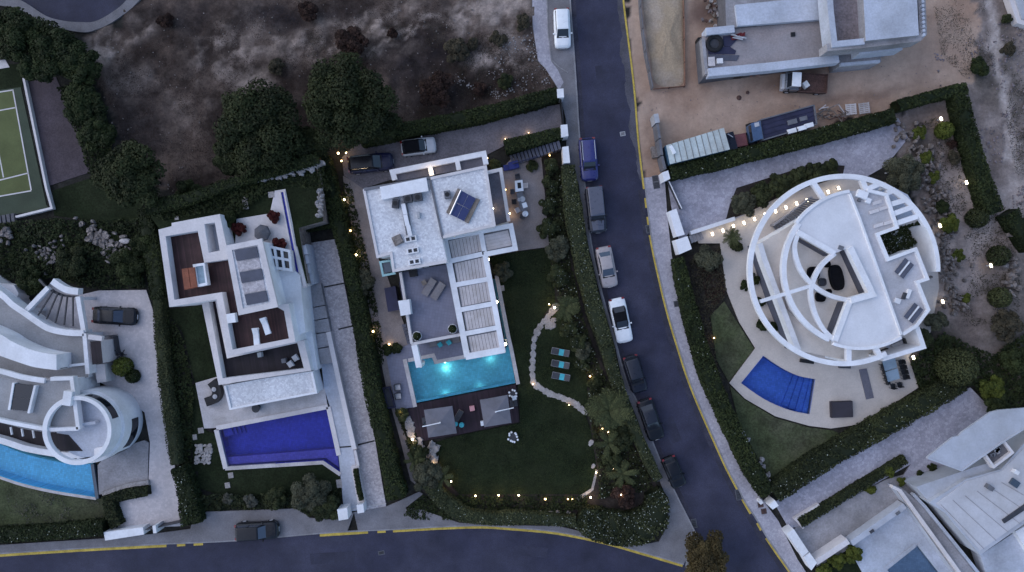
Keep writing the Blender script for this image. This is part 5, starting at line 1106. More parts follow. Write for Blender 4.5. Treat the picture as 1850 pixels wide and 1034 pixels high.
# --- roof of the central villa
def acunit(label, p, z, sz, rz, mat):
    o = thing('air_conditioner', label, 'air conditioner', p, z, 'air conditioners on flat roofs'); c = at_(p, z)
    part('casing', MB().box((c.x, c.y, z+sz[2]/2+.06), sz, rz), mat, o)
    part('fan_grille', MB().lathe((c.x, c.y, z+sz[2]+.06), [(min(sz[:2])*.38, 0), (min(sz[:2])*.36, .03)], 14), black, o)
    for s in (-1, 1): part('foot', MB().box((c.x+s*sz[0]*.3*math.cos(rz), c.y+s*sz[0]*.3*math.sin(rz), z+.03), (.1, sz[1], .06), rz), mdgrey, o)
acunit('dark air conditioner left of the ducts on the pebbled roof', (716,369), ZA-.12, (.62, .9, .6), R(-5), dkgrey)
acunit('dark air conditioner under the white roof house, nearest the ducts', (738,361), ZA-.12, (.85, .7, .6), R(8), dkgrey)
acunit('dark air conditioner under the white roof house, nearest the grey flashing', (756,358), ZA-.12, (.85, .7, .6), R(8), dkgrey)
acunit('dark air conditioner beside the tilted solar panel', (809,353), ZB-.12, (.62, .75, .55), R(8), mdgrey)
acunit('black air conditioner in the corner of the grey roof terrace', (748,494), 3.0, (.8, .72, .7), R(10), black)
o = thing('roof_duct', 'row of three white ducts on the pebbled roof', 'duct', (735,398), ZA)
for p in ((730,378),(734,398),(739,417)): c = at_(p, ZA+.3); part('duct', MB().box((c.x, c.y, ZA+.12), (.42, 1.1, .4), R(12)), white, o)
part('duct_frame', MB().strip(PL([(725.5,370),(734.5,424),(743.5,423),(734.5,368)], ZA+.1), .1, ZA-.1, ZA+.1, closed=True), mdgrey, o)
for i, p in enumerate(((742,432),(746,453),(749,473))):
    o = thing('skylight', ['twin skylight just below the white ducts', 'twin skylight in the middle of the three on the pebbled roof', 'twin skylight nearest the grey roof terrace'][i], 'skylight', p, ZA, 'twin skylights on the pebbled roof'); c = at_(p, ZA); rz = R(10)
    part('frame', MB().box((c.x, c.y, ZA+.02), (1.18, .56, .24), rz), white, o)
    for s in (-1, 1): part('pane', MB().box((c.x+s*.27*math.cos(rz), c.y+s*.27*math.sin(rz), ZA+.145), (.36, .34, .03), rz), glass_d, o)
o = thing('solar_array', 'tilted blue solar panel on weathered boards on the pebbled roof', 'solar panel', (836,372), ZB)
zz = lambda u: ZB+.1+.45*u
qd = [(833,344),(860,358),(838,400),(813,388)]
for i in range(2):
    for j in range(2):
        u0, u1, v0, v1 = i*.5+.01, i*.5+.49, j*.5+.01, j*.5+.49; V = []
        for (u, v) in ((u0, v0), (u1, v0), (u1, v1), (u0, v1)): p = W(*quadlerp(qd, u, v), ZB+.4); V.append((p[0], p[1], ZB+.5-.3*u))
        part('panel', MB().add(V+[(x, y, z-.05) for x, y, z in V], [(0, 1, 2, 3), (7, 6, 5, 4), (0, 4, 5, 1), (1, 5, 6, 2), (2, 6, 7, 3), (3, 7, 4, 0)]), solar, o)
part('tank', MB().tube([(*W(833,344,ZB+.6), ZB+.55), (*W(813,388,ZB+.6), ZB+.55)], .1, 8), chrome, o)
for q4 in ([(827,340),(832.5,343.5),(812.5,388),(806,384)], [(860.5,358),(867,361),(846,404),(838.5,400)]): part('board', MB().prism(PL(q4, ZB+.1), ZB-.1, ZB+.1), wood_l, o)
solo('slab_stack', MB().box((*W(718,434,ZA+.2), ZA+.05), (.95, .95, .3), R(25)).box((*W(719,433,ZA+.4), ZA+.26), (.7, .75, .12), R(32)), rock_g, 'tilted stack of mottled slabs on the pebbled roof', 'slabs')
solo('roof_vent', MB().box((*W(756,389,ZA+.2), ZA+.1), (.25, .6, .4), R(5)), ltgrey, 'slim upright vent right of the ducts on the pebbled roof', 'roof vent')
# --- furniture builders
def lounger(label, p, rz, z, mat, framem, towel=None, L_=1.95, wd=.68, group=None, name='sun_lounger'):
    o = thing(name, label, 'sun lounger', group=group)
    part('frame', MB().box((0, 0, .26), (L_, wd, .07)), framem, o)
    for x in (-.42, .42):
        for y in (-.42, .42): part('leg', MB().box((x*L_, y*wd, .12), (.06, .06, .24)), framem, o)
    part('seat', MB().box((-.18*L_, 0, .335), (L_*.62, wd*.9, .08)), mat, o)
    a = R(22); V = []
    for (x, z_) in ((.13*L_, .30), (.50*L_, .30+.37*L_*math.tan(a)), (.495*L_, .38+.37*L_*math.tan(a)), (.13*L_, .38)):
        for y in (-wd*.45, wd*.45): V.append((x, y, z_))
    part('backrest', MB().add(V, [(0, 2, 3, 1), (2, 4, 5, 3), (4, 6, 7, 5), (6, 0, 1, 7), (0, 6, 4, 2), (1, 3, 5, 7)]), mat, o)
    if towel: part('towel', MB().box((.07*L_, 0, .40), (.3*L_, wd*.94, .05)), towel, o)
    c = at_(p, z); o.location = c; o.rotation_euler = (0, 0, rz); return o
lg = 'loungers on the grey roof terrace'
lounger('taupe lounger on the grey roof terrace, nearer the side table', (776,519), R(58), 3.0, lounge, lounge, group=lg, wd=.8)
lounger('taupe lounger on the grey roof terrace, nearer the pergola', (792,526), R(58), 3.0, lounge, lounge, group=lg, wd=.8)
o = thing('side_table', 'small weathered side table next to the taupe loungers', 'table', (767,511), 3.0); c = at_((767,511), 3.0)
part('top', MB().box((c.x, c.y, 3.4), (.5, .5, .06), R(30)), wood_l, o); part('base', MB().box((c.x, c.y, 3.2), (.3, .3, .36), R(30)), wood_l, o)
lg = 'loungers on the lawn island'
for i, (p, l) in enumerate((((1012,636), 'topmost'), ((1012,658), 'middle'), ((1013,680), 'lowest'))):
    lounger(f'dark lounger with turquoise towel on the lawn, {l} of three', p, R(-11), .08, dkgrey, ltgrey, teal, 1.95, .72, lg)
lg = 'white loungers on the upper timber deck'
lounger('white lounger on the timber deck, nearer the tall panelled block', (482,589), R(108), 5.3, whitep, whitep, None, 1.75, .62, lg)
lounger('white lounger on the timber deck, partly behind the front parapet', (465,608), R(95), 5.3, whitep, whitep, None, 1.75, .62, lg)
lounger('dark lounger between the two grey parasols', (827,753), R(60), .15, dkgrey, wood_l, None, 1.7, .62)
solo('bar_sink', MB().box((*W(418,575,5.8), 5.6), (.85, .95, .6), R(8)), whitep, 'white cupboard against the inner deck parapet', 'cupboard')
# hot tub on the deck
o = thing('hot_tub', 'white hot tub with folded orange timber cover on the upper deck', 'hot tub', (350,500), 5.3)
part('shell', MB().prism(PL([(348,478),(369,475),(375,515),(356,519)], 6.0), 5.3, 6.0, 0, [PL([(353,482),(367,480),(371,511),(358,514)], 6.0)]), whitep, o)
part('water', MB().prism(PL([(353,482),(367,480),(371,511),(358,514)], 6.0), 5.5, 5.85), surf('hot_tub_water', (.26, .36, .43), .15, 1.5, 6, .1, .3), o)
part('cover', MB().prism(PL([(328,486),(352,483),(357,519),(333,524)], 6.05), 5.6, 6.05, bottom=True), wood_r, o)
for y in (0, 1): part('cover_board', MB().prism(PL([(328+y*12.5,486-y*1.5),(339+y*12.5,484.5-y*1.5),(344.5+y*12,520.5-y*2),(333.5+y*12,522.5-y*2)], 6.1), 6.04, 6.1), wood_r, o)
for i, (p, l) in enumerate((((536,646), 'nearest the deck corner'), ((527,657), 'nearer the deck middle'))):
    o = thing('deck_chair', f'grey folding chair on the lower dark deck, {l}', 'chair', p, 2.45, 'grey chairs on the lower deck'); c = at_(p, 2.45)
    part('seat', MB().box((c.x, c.y, 2.85), (.62, .62, .06), R(35)), ltgrey, o)
    part('backrest', MB().box((c.x+.3, c.y+.1, 3.1), (.08, .6, .5), R(35)), ltgrey, o)
    for sx in (-1, 1):
        for sy in (-1, 1): part('leg', MB().box((c.x+sx*.22, c.y+sy*.22, 2.64), (.05, .05, .38)), dkgrey, o)
solo('side_stool', MB().box((*W(513,652,2.8), 2.7), (.5, .5, .5), R(10), taper=.1), mdgrey, 'small grey stool on the lower dark deck', 'stool')
solo('deck_lantern', MB().box((*W(470,641,2.8), 2.75), (.4, .5, .6), R(10)), ltgrey, 'pale lantern box under the upper deck parapet', 'lantern')
# sofas
def sofa_curve(label, pts, wd, z, h, mat, cush=None):
    o = thing('curved_sofa', label, 'sofa', pts[len(pts)//2], z)
    part('base', MB().strip(PL(pts, z+h*.55), wd, z, z+h*.55), mat, o)
    back = offs(PL(pts, z+h), wd*.42); part('backrest', MB().strip(back, wd*.2, z, z+h), mat, o); return o
sofa_curve('black curved sofa on the pale terrace corner by the violet pool', cat([(381,690),(388,700),(391,711),(386,721),(371,727)], 4), .95, .14, .75, black)
for p in ((386,704),(388,717)): solo('round_cushion', MB().lathe((*W(p[0], p[1], .7), .58), [(.02, 0), (.24, .03), (.26, .09), (.02, .16)], 12), ltgrey, 'pale round cushion on the black curved sofa, ' + ('upper' if p[1] < 710 else 'lower'), 'cushion')
solo('planter_pot', MB().lathe((*W(463,738,.6), .14), [(.3, 0), (.42, .5), (.45, .62), (.2, .64)], 16), dkgrey, 'dark round pot on the terrace above the violet pool', 'pot')
o = thing('pool_sofa', 'grey outdoor sofa under the terrace edge by the turquoise pool', 'sofa', (803,616), .17); rz = R(10)
c = at_((803,616), .6)
part('base', MB().box((c.x, c.y, .32), (3.4, .95, .3), rz), canvas, o)
part('backrest', MB().box((c.x-.07, c.y+.38, .6), (3.4, .2, .55), rz), canvas, o)
for k in range(4): part('seat_cushion', MB().box((c.x+(k-1.5)*.83*math.cos(rz), c.y+(k-1.5)*.83*math.sin(rz)-.06, .54), (.79, .72, .14), rz), lounge, o)
for p, l in (((795,623), 'left'), ((811,619), 'right')):
    solo('cushion', MB().box((*W(p[0], p[1], .7), .72), (.52, .52, .16), R(35), taper=.12), teal, f'turquoise cushion on the grey pool sofa, {l} one', 'cushion', 'turquoise cushions')
for p, l in (((719,699), 'farther from the deck'), ((720,715), 'nearer the deck')):
    o = thing('pool_chair', f'pale armchair on the left pool terrace, {l}', 'chair', p, .17, 'armchairs beside the pool'); c = at_(p, .17)
    part('seat', MB().box((c.x, c.y, .5), (.62, .6, .14), R(8)), stone_c, o); part('backrest', MB().box((c.x-.3, c.y, .75), (.1, .6, .5), R(8)), dkgrey, o)
    for s in (-1, 1): part('arm', MB().box((c.x, c.y+s*.34, .6), (.65, .07, .3), R(8)), dkgrey, o)
    for sx in (-1, 1):
        for sy in (-1, 1): part('leg', MB().box((c.x+sx*.27, c.y+sy*.27, .3), (.05, .05, .26)), dkgrey, o)
o = thing('stair_well', 'dark framed basement stair opening left of the pool terrace', 'stairwell', (703,720))
part('frame', MB().strip(PL([(692,702),(703,700),(713,736),(700,738)], .5), .14, 0, .5, closed=True), navy_m, o); part('cover', MB().prism(PL([(694,704),(702,702),(711,734),(701,736)], .3), 0, .28), dkgrey, o)
# parasols
def parasol(label, q4, arm, z=2.5):
    o = thing('square_parasol', label, 'parasol', (sum(p[0] for p in q4)/4, sum(p[1] for p in q4)/4), .15, 'grey square parasols')
    P4 = [Vector((*W(p[0], p[1], z), z)) for p in q4]; c = sum(P4, Vector())/4+Vector((0, 0, .42))
    for i in range(4):
        a, b2 = P4[i], P4[(i+1) % 4]; m = (a+b2)/2+Vector((0, 0, .03)); e = Vector((0, 0, -.16))
        part('canopy_panel', MB().add([a, m, b2, c, a+e, m+e, b2+e], [(0, 1, 3), (1, 2, 3), (4, 5, 1, 0), (5, 6, 2, 1)]), canvas, o)
        part('rib', MB().tube([a+Vector((0, 0, -.02)), c+Vector((0, 0, -.05))], .02, 5), ltgrey, o)
    A, B = at_(arm[0], z+.6), at_(arm[1], z+.75)
    part('arm', MB().tube([A, B], .055, 6), whitep, o); part('mast', MB().tube([(A.x, A.y, .15), (A.x, A.y, z+.62)], .06, 8), dkgrey, o)
    part('base', MB().box((A.x, A.y, .2), (.8, .8, .1), R(10)), dkgrey, o); part('hub', MB().lathe((c.x, c.y, c.z-.02), [(.09, 0), (.07, .1)], 8), whitep, o)
parasol('grey square parasol on the plum deck, left one beside the dark lounger', [(766,741),(817,734),(825,783),(774,791)], ((763,771),(796,764)))
parasol('grey square parasol on the plum deck, right one near the pool corner', [(867,723),(917,714),(924,764),(875,772)], ((928,737),(896,744)))
solo('pink_cube', MB().box((*W(853,738,.4), .36), (.52, .52, .42), R(10)), surf('pink_fabric', (.62, .30, .31), .05, 2, 9, .05, .9), 'pink cube stool on the plum deck between the parasols', 'stool')
for p, l, mt in (((834,768), 'turquoise round stool beside the left parasol', teal), ((823,766), 'turquoise towel heap at the foot of the dark lounger', teal)):
    solo('round_stool', MB().lathe((*W(p[0], p[1], .4), .15), [(.2, 0), (.27, .08), (.27, .36), (.18, .42)], 14), mt, l, 'stool')
solo('towel_basket', MB().box((*W(871,765,.4), .35), (.3, .5, .4), R(8)), whitep, 'white basket at the left edge of the right parasol', 'basket')
# white bistro tables with pots
def bistro(label, p, n, r):
    o = thing('flower_stand', label, 'flower stand', p, .1); c = at_(p, .1); rr = random.Random(int(p[0]))
    part('tray', MB().lathe((c.x, c.y, .45), [(r*.7, 0), (r*.72, .04)], 16), dkgrey, o); part('stem', MB().lathe((c.x, c.y, .08), [(.25, 0), (.05, .06), (.05, .38)], 8), dkgrey, o)
    for i in range(n):
        a = 2*math.pi*i/n+rr.uniform(-.2, .2); q = r*rr.uniform(.62, 1.0); part('white_pot', MB().lathe((c.x+q*math.cos(a), c.y+q*math.sin(a), .42), [(.06, 0), (.12, .08), (.11, .2), (.05, .21)], 8), whitep, o)
bistro('ring of white pots on a dark stand below the right parasol', (927,788), 11, .62)
bistro('cluster of white pots at the pool corner by the plum deck', (927,710), 7, .5)
o = thing('white_chair', 'small white chair beside the right parasol', 'chair', (929,718), .15); c = at_((929,718), .15)
part('seat', MB().box((c.x, c.y, .58), (.45, .45, .05), R(15)), whitep, o); part('backrest', MB().box((c.x-.2, c.y+.05, .82), (.05, .45, .45), R(15)), whitep, o)
for sx in (-1, 1):
    for sy in (-1, 1): part('leg', MB().box((c.x+sx*.18, c.y+sy*.18, .36), (.04, .04, .42)), whitep, o)
# dining group on the beige terrace
o = thing('fire_table', 'white square fire table with black centre on the beige terrace', 'table', (937,336), .12); c = at_((937,336), .8)
part('top', MB().prism(PL([(930,327),(944,325),(946,345),(931,347)], .8), .62, .8, 0, [PL([(934.5,330.5),(941,329.5),(942,340),(935.5,341)], .8)]), whitep, o)
part('burner', MB().prism(PL([(934.5,330.5),(941,329.5),(942,340),(935.5,341)], .8), .3, .7), black, o)
part('base', MB().box((c.x, c.y, .36), (.7, .9, .5), R(8)), mdgrey, o)
def chair(label, p, rz, mat, z=.12, group='terrace chairs', framem=None, legs=True):
    o = thing('chair', label, 'chair', group=group); fm = framem or mat
    part('seat', MB().box((0, 0, .45), (.5, .5, .07)), mat, o); part('backrest', MB().box((-.24, 0, .70), (.06, .48, .45)), mat, o)
    for sx in (-1, 1):
        for sy in (-1, 1): part('leg', MB().box((sx*.2, sy*.2, .21), (.04, .04, .42)), fm, o)
    for sy in (-1, 1): part('arm', MB().box((0, sy*.25, .62), (.45, .04, .04)), fm, o)
    o.location = at_(p, z); o.rotation_euler = (0, 0, rz); return o
chair('dark chair left of the long dining table, nearest the fire table', (926,348), R(0), dkgrey)
chair('dark chair left of the long dining table, in the middle', (929,366), R(5), black)
chair('pale chair at the lower left of the long dining table', (935,381), R(30), stone_c)
chair('pale chair right of the white fire table', (949,337), R(185), stone_c)
chair('dark chair above the white fire table', (935,321), R(-80), dkgrey)
chair('dark chair at the bottom end of the long dining table', (944,392), R(80), dkgrey)
o = thing('dining_table', 'long cluttered dining table below the white fire table', 'table', (943,364), .12); c = at_((943,364), .85)
part('top', MB().prism(PL([(933,349),(944,347),(953,379),(941,382)], .85), .78, .85), mdgrey, o)
for p in ((935,352),(943,350),(942,378),(951,376)): part('leg', MB().box((*W(p[0], p[1], .4), .45), (.06, .06, .66)), dkgrey, o)
for p, l, rr in (((944,360), 'large pale plate in the middle of the long dining table', .3), ((949,386), 'white round tray at the foot of the long dining table', .33), ((938,361), 'small pale plate on the left of the long dining table', .2)):
    solo('plate', MB().lathe((*W(p[0], p[1], .88), .852 if p[1] < 380 else .6), [(rr*.6, 0), (rr, .05), (rr*.9, .06)], 16), whitep if p[1] > 380 else ltgrey, l, 'plate')
solo('white_napkin', MB().box((*W(948,371,.9), .9), (.5, .55, .08), R(20)), whitep, 'white folded cloth near the lower end of the dining table', 'cloth')
# roof terraces of the round house
def oval(label, p, rx, ry, rz, z, h, mat, name='lounge_pod', cat_='sofa', group=None):
    c = at_(p, z); rings = []
    mb = MB(); V = []; n = 22; prof = [(.9, 0), (1, .12), (1, h), (.86, h+.03), (.80, h-.12), (0.02, h-.1)]
    for (k, zz_) in prof:
        for i in range(n):
            a = 2*math.pi*i/n; ca, sa = math.cos(a), math.sin(a); x = rx*k*math.copysign(abs(ca)**.75, ca); y = ry*k*math.copysign(abs(sa)**.75, sa)
            V.append((c.x+x*math.cos(rz)-y*math.sin(rz), c.y+x*math.sin(rz)+y*math.cos(rz), z+zz_))
    F = [(k*n+i, k*n+(i+1) % n, (k+1)*n+(i+1) % n, (k+1)*n+i) for k in range(len(prof)-1) for i in range(n)]+[tuple((len(prof)-1)*n+i for i in range(n))]
    return solo(name, mb.add(V, F), mat, label, cat_, group)
oval('large dark oval day bed in the roof court of the round house', (1508,502), .68, 1.32, R(12), 4.2, .55, pblk2)
for i, (p, l) in enumerate((((1467,494), 'under the crossing beams, upper left of the oval day bed'), ((1483,510), 'small one between the crossing beams and the day bed'), ((1480,536), 'below the crossing of the curved beams'), ((1492,478), 'at the top of the roof court'), ((1495,527), 'lower left of the oval day bed'))):
    s = (.62, .38, .5, .3, .25)[i]; oval(f'dark round pouf {l}', p, s, s*1.1, 0, 4.2, .45, dkgrey if i == 1 else pblk2, 'round_pouf', 'pouf', 'round poufs in the roof court')
for i, (p, l) in enumerate((((1585,366), 'uppermost left'), ((1580,382), 'middle left'), ((1597,376), 'middle right'), ((1588,407), 'lower left'), ((1606,402), 'lower right'))):
    solo('paving_plinth', MB().box((*W(p[0], p[1], 5.95), 5.87), (.95, .32, .14), R(18)), white_o, f'pale plinth on the service roof of the round house, {l}', 'plinth', 'plinths on the service roof')
for p, l in (((1634,485), 'upper'), ((1651,566), 'lower')):
    o = thing('solar_collector', f'pair of dark tilted solar strips on the service roof, {l} pair', 'solar panel', p, 5.8, 'solar strips on the round house')
    for s in (-1, 1):
        c = at_((p[0]+s*5, p[1]+s*4), 6.1); part('panel', MB().box((c.x, c.y, 6.05), (1.75, .42, .06), R(52)), slate_m, o)
        part('stand', MB().box((c.x, c.y, 5.9), (1.5, .08, .24), R(52)), ltgrey, o)
    c = at_(p, 6.1); part('rail', MB().box((c.x, c.y, 6.06), (1.7, .14, .08), R(52)), white, o)
for lab, p, sz, mt in (('white roof box near the tip of the service roof', (1557,352), (1.05, .75, .4), white), ('white dome vent on the service roof', (1568,363), (.5, .5, .35), white), ('dark hatch between the two solar pairs', (1634,535), (.28, .65, .3), dkgrey), ('white hatch beside the dark one on the service roof', (1641,531), (.35, .95, .3), white), ('small white cap on the edge of the pale round roof', (1622,544), (.55, .5, .25), white), ('grey pipe stub on the pale round roof', (1519,448), (.5, .4, .3), mdgrey), ('grey valve box near the white roof box', (1553,362), (.3, .25, .25), mdgrey)):
    solo('roof_vent', MB().box((*W(p[0], p[1], 6.0), 5.8+sz[2]/2), sz, R(-20)), mt, lab, 'roof vent')
solo('day_bed', MB().box((*W(1521,740,.5), .34), (2.35, 1.75, .4), R(2)).box((*W(1521,740,.6), .6), (2.2, 1.65, .14), R(2)), surf('charcoal_cushion', (.045, .04, .05), .1, 2, 15, .1, .9), 'charcoal square day bed on the cream pool terrace', 'day bed')
solo('slate_strip', MB().prism(PL([(1552,668),(1566,666),(1579,719),(1565,722)], .2), .1, .2), grey_roof, 'long grey slate strip set in the cream terrace', 'slab')
solo('dark_bench', MB().box((*W(1458,653,.4), .35), (1.4, .4, .42), R(-8)), black, 'black bench under the ring beam above the cobalt pool', 'bench')
solo('dark_bench', MB().box((*W(1526,663,.4), .35), (1.2, .3, .42), R(-3)), dkgrey, 'dark low bench under the bottom of the outer ring', 'bench')
o = thing('glass_table', 'long pale glass table with dark chairs on the cream terrace', 'table', (1610,669), .14)
for q4 in ([(1594,653),(1617,647),(1621,664),(1599,671)], [(1599.5,672.5),(1621.5,665.5),(1626,684),(1604,691)]): part('top', MB().prism(PL(q4, .85), .8, .85, bottom=True), surf('pale_glass_top', (.27, .34, .40), .08, 1, 6, .05, .25) if 'pale_glass_top' not in MATS else MATS['pale_glass_top'], o)
for p in ((1597,656),(1616,651),(1605,687),(1623,681)): part('leg', MB().box((*W(p[0], p[1], .5), .48), (.07, .07, .66)), dkgrey, o)
cn = 0
for sd_, rz in ((0, R(15)), (1, R(195))):
    for k in range(4):
        u = (k+.5)/4; p = (1594+11*u-4, 656+38*u) if sd_ == 0 else (1618+10*u+4, 649+36*u)
        chair('black woven chair on the {} side of the glass table, {} from the house'.format('left' if sd_ == 0 else 'right', ['first', 'second', 'third', 'last'][k]), p, rz, black, .14, 'chairs at the glass table')
for k, p in enumerate(((1609,697),(1621,694))): chair('black woven chair at the lower end of the glass table, ' + ('left' if k == 0 else 'right'), p, R(100), black, .14, 'chairs at the glass table')
# furniture in the small court
solo('court_locker', MB().box((*W(1640,618,3.4), 3.2), (.5, .9, .4), R(20)), dkgrey, 'dark locker in the small corner court of the round house', 'locker')
solo('court_bench', MB().box((*W(1622,624,3.4), 3.2), (1.1, .5, .4), R(20)), ltgrey, 'pale bench in the small corner court of the round house', 'bench')
solo('court_planter', MB().box((*W(1598,636,3.4), 3.2), (1.0, .5, .4), R(20)), black, 'black planter box in the small corner court', 'planter')
# --- the building site
o = thing('big_tyre', 'large black tyre lying on the concrete slab', 'tyre', (1291,79), 2.6); c = at_((1291,79), 2.75)
part('tread', MB().lathe((c.x, c.y, 2.6), [(.55, .02), (.86, .0), (.92, .08), (.92, .28), (.86, .36), (.55, .34), (.50, .18), (.55, .02)], 28), rubber, o, smooth=True)
part('rim', MB().lathe((c.x, c.y, 2.62), [(.52, 0), (.52, .12), (.1, .15)], 18), dkgrey, o)
for i, (q4, mt, l) in enumerate((([(1279,87),(1318,84),(1330,92),(1328,98),(1280,98)], navy_m, 'navy sheet on the concrete slab below the tyre'), ([(1280,98.5),(1336,100),(1331,110),(1300,109),(1282,106)], slate_m, 'slate plastic sheet on the slab, nearest the white boxes'), ([(1306,66),(1326,63),(1334,70),(1320,84),(1308,84)], navy_m, 'navy sheet between the tyre and the red hose'))):
    solo('plastic_sheet', MB().prism(PL(q4, 2.68), 2.6, 2.66+.015*i), mt, l, 'sheet')
o = thing('red_hose', 'heap of red hose and cloth on the concrete slab', 'hose', (1333,66), 2.6); rr = random.Random(4); c = at_((1333,66), 2.7)
redm = surf('red_plastic', (.16, .022, .025), .2, 2, 9, .2, .6)
for k in range(7): part('coil', MB().tube([(c.x+rr.uniform(-.9, .8), c.y+rr.uniform(-.45, .45), 2.66+.05*k) for _ in range(4)], .09, 6), redm if k < 5 else ltgrey, o)
for lab, p, sz, mt, zz_ in (('white block at the corner of the concrete slab', (1299,112), (.62, .52, .35), white, 2.6), ('beige crate beside the white block on the slab', (1284,113), (.7, .95, .3), stone_c, 2.6), ('black block painted as the square hole in the middle of the slab', (1432,63), (.42, .42, .16), black, 2.6)):  # the black block paints the dark of a square hole
    solo('site_box', MB().box((*W(p[0], p[1], zz_), zz_+sz[2]/2), sz, R(3)), mt, lab, 'box')
def pallet(label, p, rz, mat, sz=(1.0, 1.2)):
    o = thing('pallet', label, 'pallet', group='pallets by the hedge')
    for k in range(6): part('board', MB().box((0, (k-2.5)*sz[1]/6, .16), (sz[0], sz[1]/9, .03)), mat, o)
    for k in (-1, 0, 1): part('bearer', MB().box((k*sz[0]*.45, 0, .08), (.09, sz[1], .13)), mat, o)
    o.location = (*W(p[0], p[1], .1), .03); o.rotation_euler = (0, 0, rz)
pallet('pale pallet among the scrap next to the hedge, left one', (1537,198), R(5), white_o, (1.15, 1.2)); pallet('grey timber pallet among the scrap next to the hedge, right one', (1561,196), R(8), stone_c, (1.15, 1.2))
o = thing('timber_pile', 'pile of weathered timber offcuts between truck and pallets', 'timber pile', (1502,205)); rr = random.Random(9); c = at_((1502,205), 0)
for k in range(26): part('board', MB().box((c.x+rr.uniform(-1.5, 1.5), c.y+rr.uniform(-.7, .7), .06+.02*k), (rr.uniform(.5, 1.8), .1, .04), rr.uniform(0, 3.1)), rr.choice([wood_l, stone_c, rock_g, rust]), o)
o = thing('rubble_heap', 'reddish heap of rubble west of the unfinished house', 'rubble', (1290,28)); c = at_((1290,28), 0)
for k in range(40): part('lump', MB().box((c.x+rr.gauss(0, .6), c.y+rr.gauss(0, .8), .15+rr.random()*.3), (rr.uniform(.15, .45), rr.uniform(.15, .4), rr.uniform(.1, .3)), rr.uniform(0, 3)), rr.choice([rust, brownslab, wood_l, rockm]), o)
for k, (p, mt, l) in enumerate((((1356,135), 'o', 'orange plastic tub at the foot of the slab'), ((1368,135), 'p', 'pale orange bucket at the foot of the slab'))):
    solo('bucket', MB().lathe((*W(p[0], p[1], .2), .03), [(.2, 0), (.27, .35), (.22, .36)], 12), surf('orange_plastic_'+mt, (.32, .11+.08*k, .07+.08*k), .1, 2, 8, .1, .6), l, 'bucket')
for p, l in (((1335,177), 'larger'), ((1350,168), 'smaller')): solo('ground_stain', MB().lathe((*W(p[0], p[1], 0), .02), [(.28 if l == 'larger' else .15, 0), (.2, .08), (.05, .12)], 9), rust, f'dark lump of rubble on the open site, {l} one', 'rubble')
o = thing('round_shed_ring', 'concrete block lying outside the hoarding', 'block', (1183,275)); part('block', MB().box((*W(1183,275,.4), .3), (.7, 1.2, .6), R(10)), rock_g, o)
# --- street furniture: covers, drains
for i, (p, sz) in enumerate((((1184,323), (.62, .62)), ((1186,335), (.66, .7)), ((1172,414), (.5, .8)), ((1223,549), (.6, .6)), ((1334,894), (.5, 1.1)), ((1374,912), (.55, .55)), ((1380,924), (.55, .55)), ((1254,946), (.5, .9)), ((165,987), (.4, .4)), ((1125,242), (.5, .4)), ((689,999), (.6, .35)))):
    lab = ['dark square cover on the pavement nearest the site hoarding', 'second dark cover on the pavement, just below the first', 'dark gully grate on the yellow line beside the slate off-roader', 'dark square cover beside the long hedge on the right pavement', 'dark gully at the end of the long yellow line', 'reddish square cover near the lower right gate pillar', 'second reddish cover near the lower right gate pillar', 'dark gully at the tip of the corner pavement', 'small dark cover by the long white gate wall', 'pale cover in the asphalt near the blue car', 'dark patch cover in the lower road'][i]
    zt = .032 if i in (9, 10) else (.158 if i not in (2, 4, 7, 8) else .05)
    o = thing('drain_cover', lab, 'drain cover', p, 0); c = at_(p, zt)
    part('frame', MB().box((c.x, c.y, zt), (sz[0]+.08, sz[1]+.08, .02), R(10)), mdgrey if i != 9 else ltgrey, o)
    part('lid', MB().box((c.x, c.y, zt+.012), (sz[0], sz[1], .014), R(10)), (rust if i in (5, 6) else dkgrey) if i != 9 else kerbm, o)
    for k in (-1, 0, 1): part('slot', MB().box((c.x, c.y+k*sz[1]*.25, zt+.021), (sz[0]*.7, .04, .008), R(10)), black, o)
solo('white_post_box', MB().box((*W(1373,906,.6), .45), (.35, .45, .9), R(35)), whitep, 'white meter box beside the reddish covers', 'meter box')
solo('garden_sculpture', MB().lathe((*W(225,436,.3), .02), [(.5, 0), (.62, .15), (.5, .4), (.15, .5)], 12, sx=1.1, sy=.6), stone_c, 'smooth white boulder in the rockery left of the white house', 'boulder')
o = thing('metal_sculpture', 'dark spindly sculpture beside the round clipped bush on the pinkish drive', 'sculpture', (224,640)); c = at_((224,640), 0)
for k in range(8): a = k*.8; part('rod', MB().tube([(c.x, c.y, .1), (c.x+.3*math.cos(a), c.y+.3*math.sin(a), .6), (c.x+.75*math.cos(a), c.y+.75*math.sin(a), .8)], .06, 5), dkgrey, o)
solo('patio_umbrella_cover', MB().lathe((*W(473,421,4.4), GZ_UP+.1), [(.15, 0), (.9, .55), (.8, .8), (.1, 1.1)], 7), surf('grey_cover', (.11, .11, .125), .15, 2, 8, .1, .9), 'grey covered furniture set on the white patio between red shrubs', 'furniture cover')
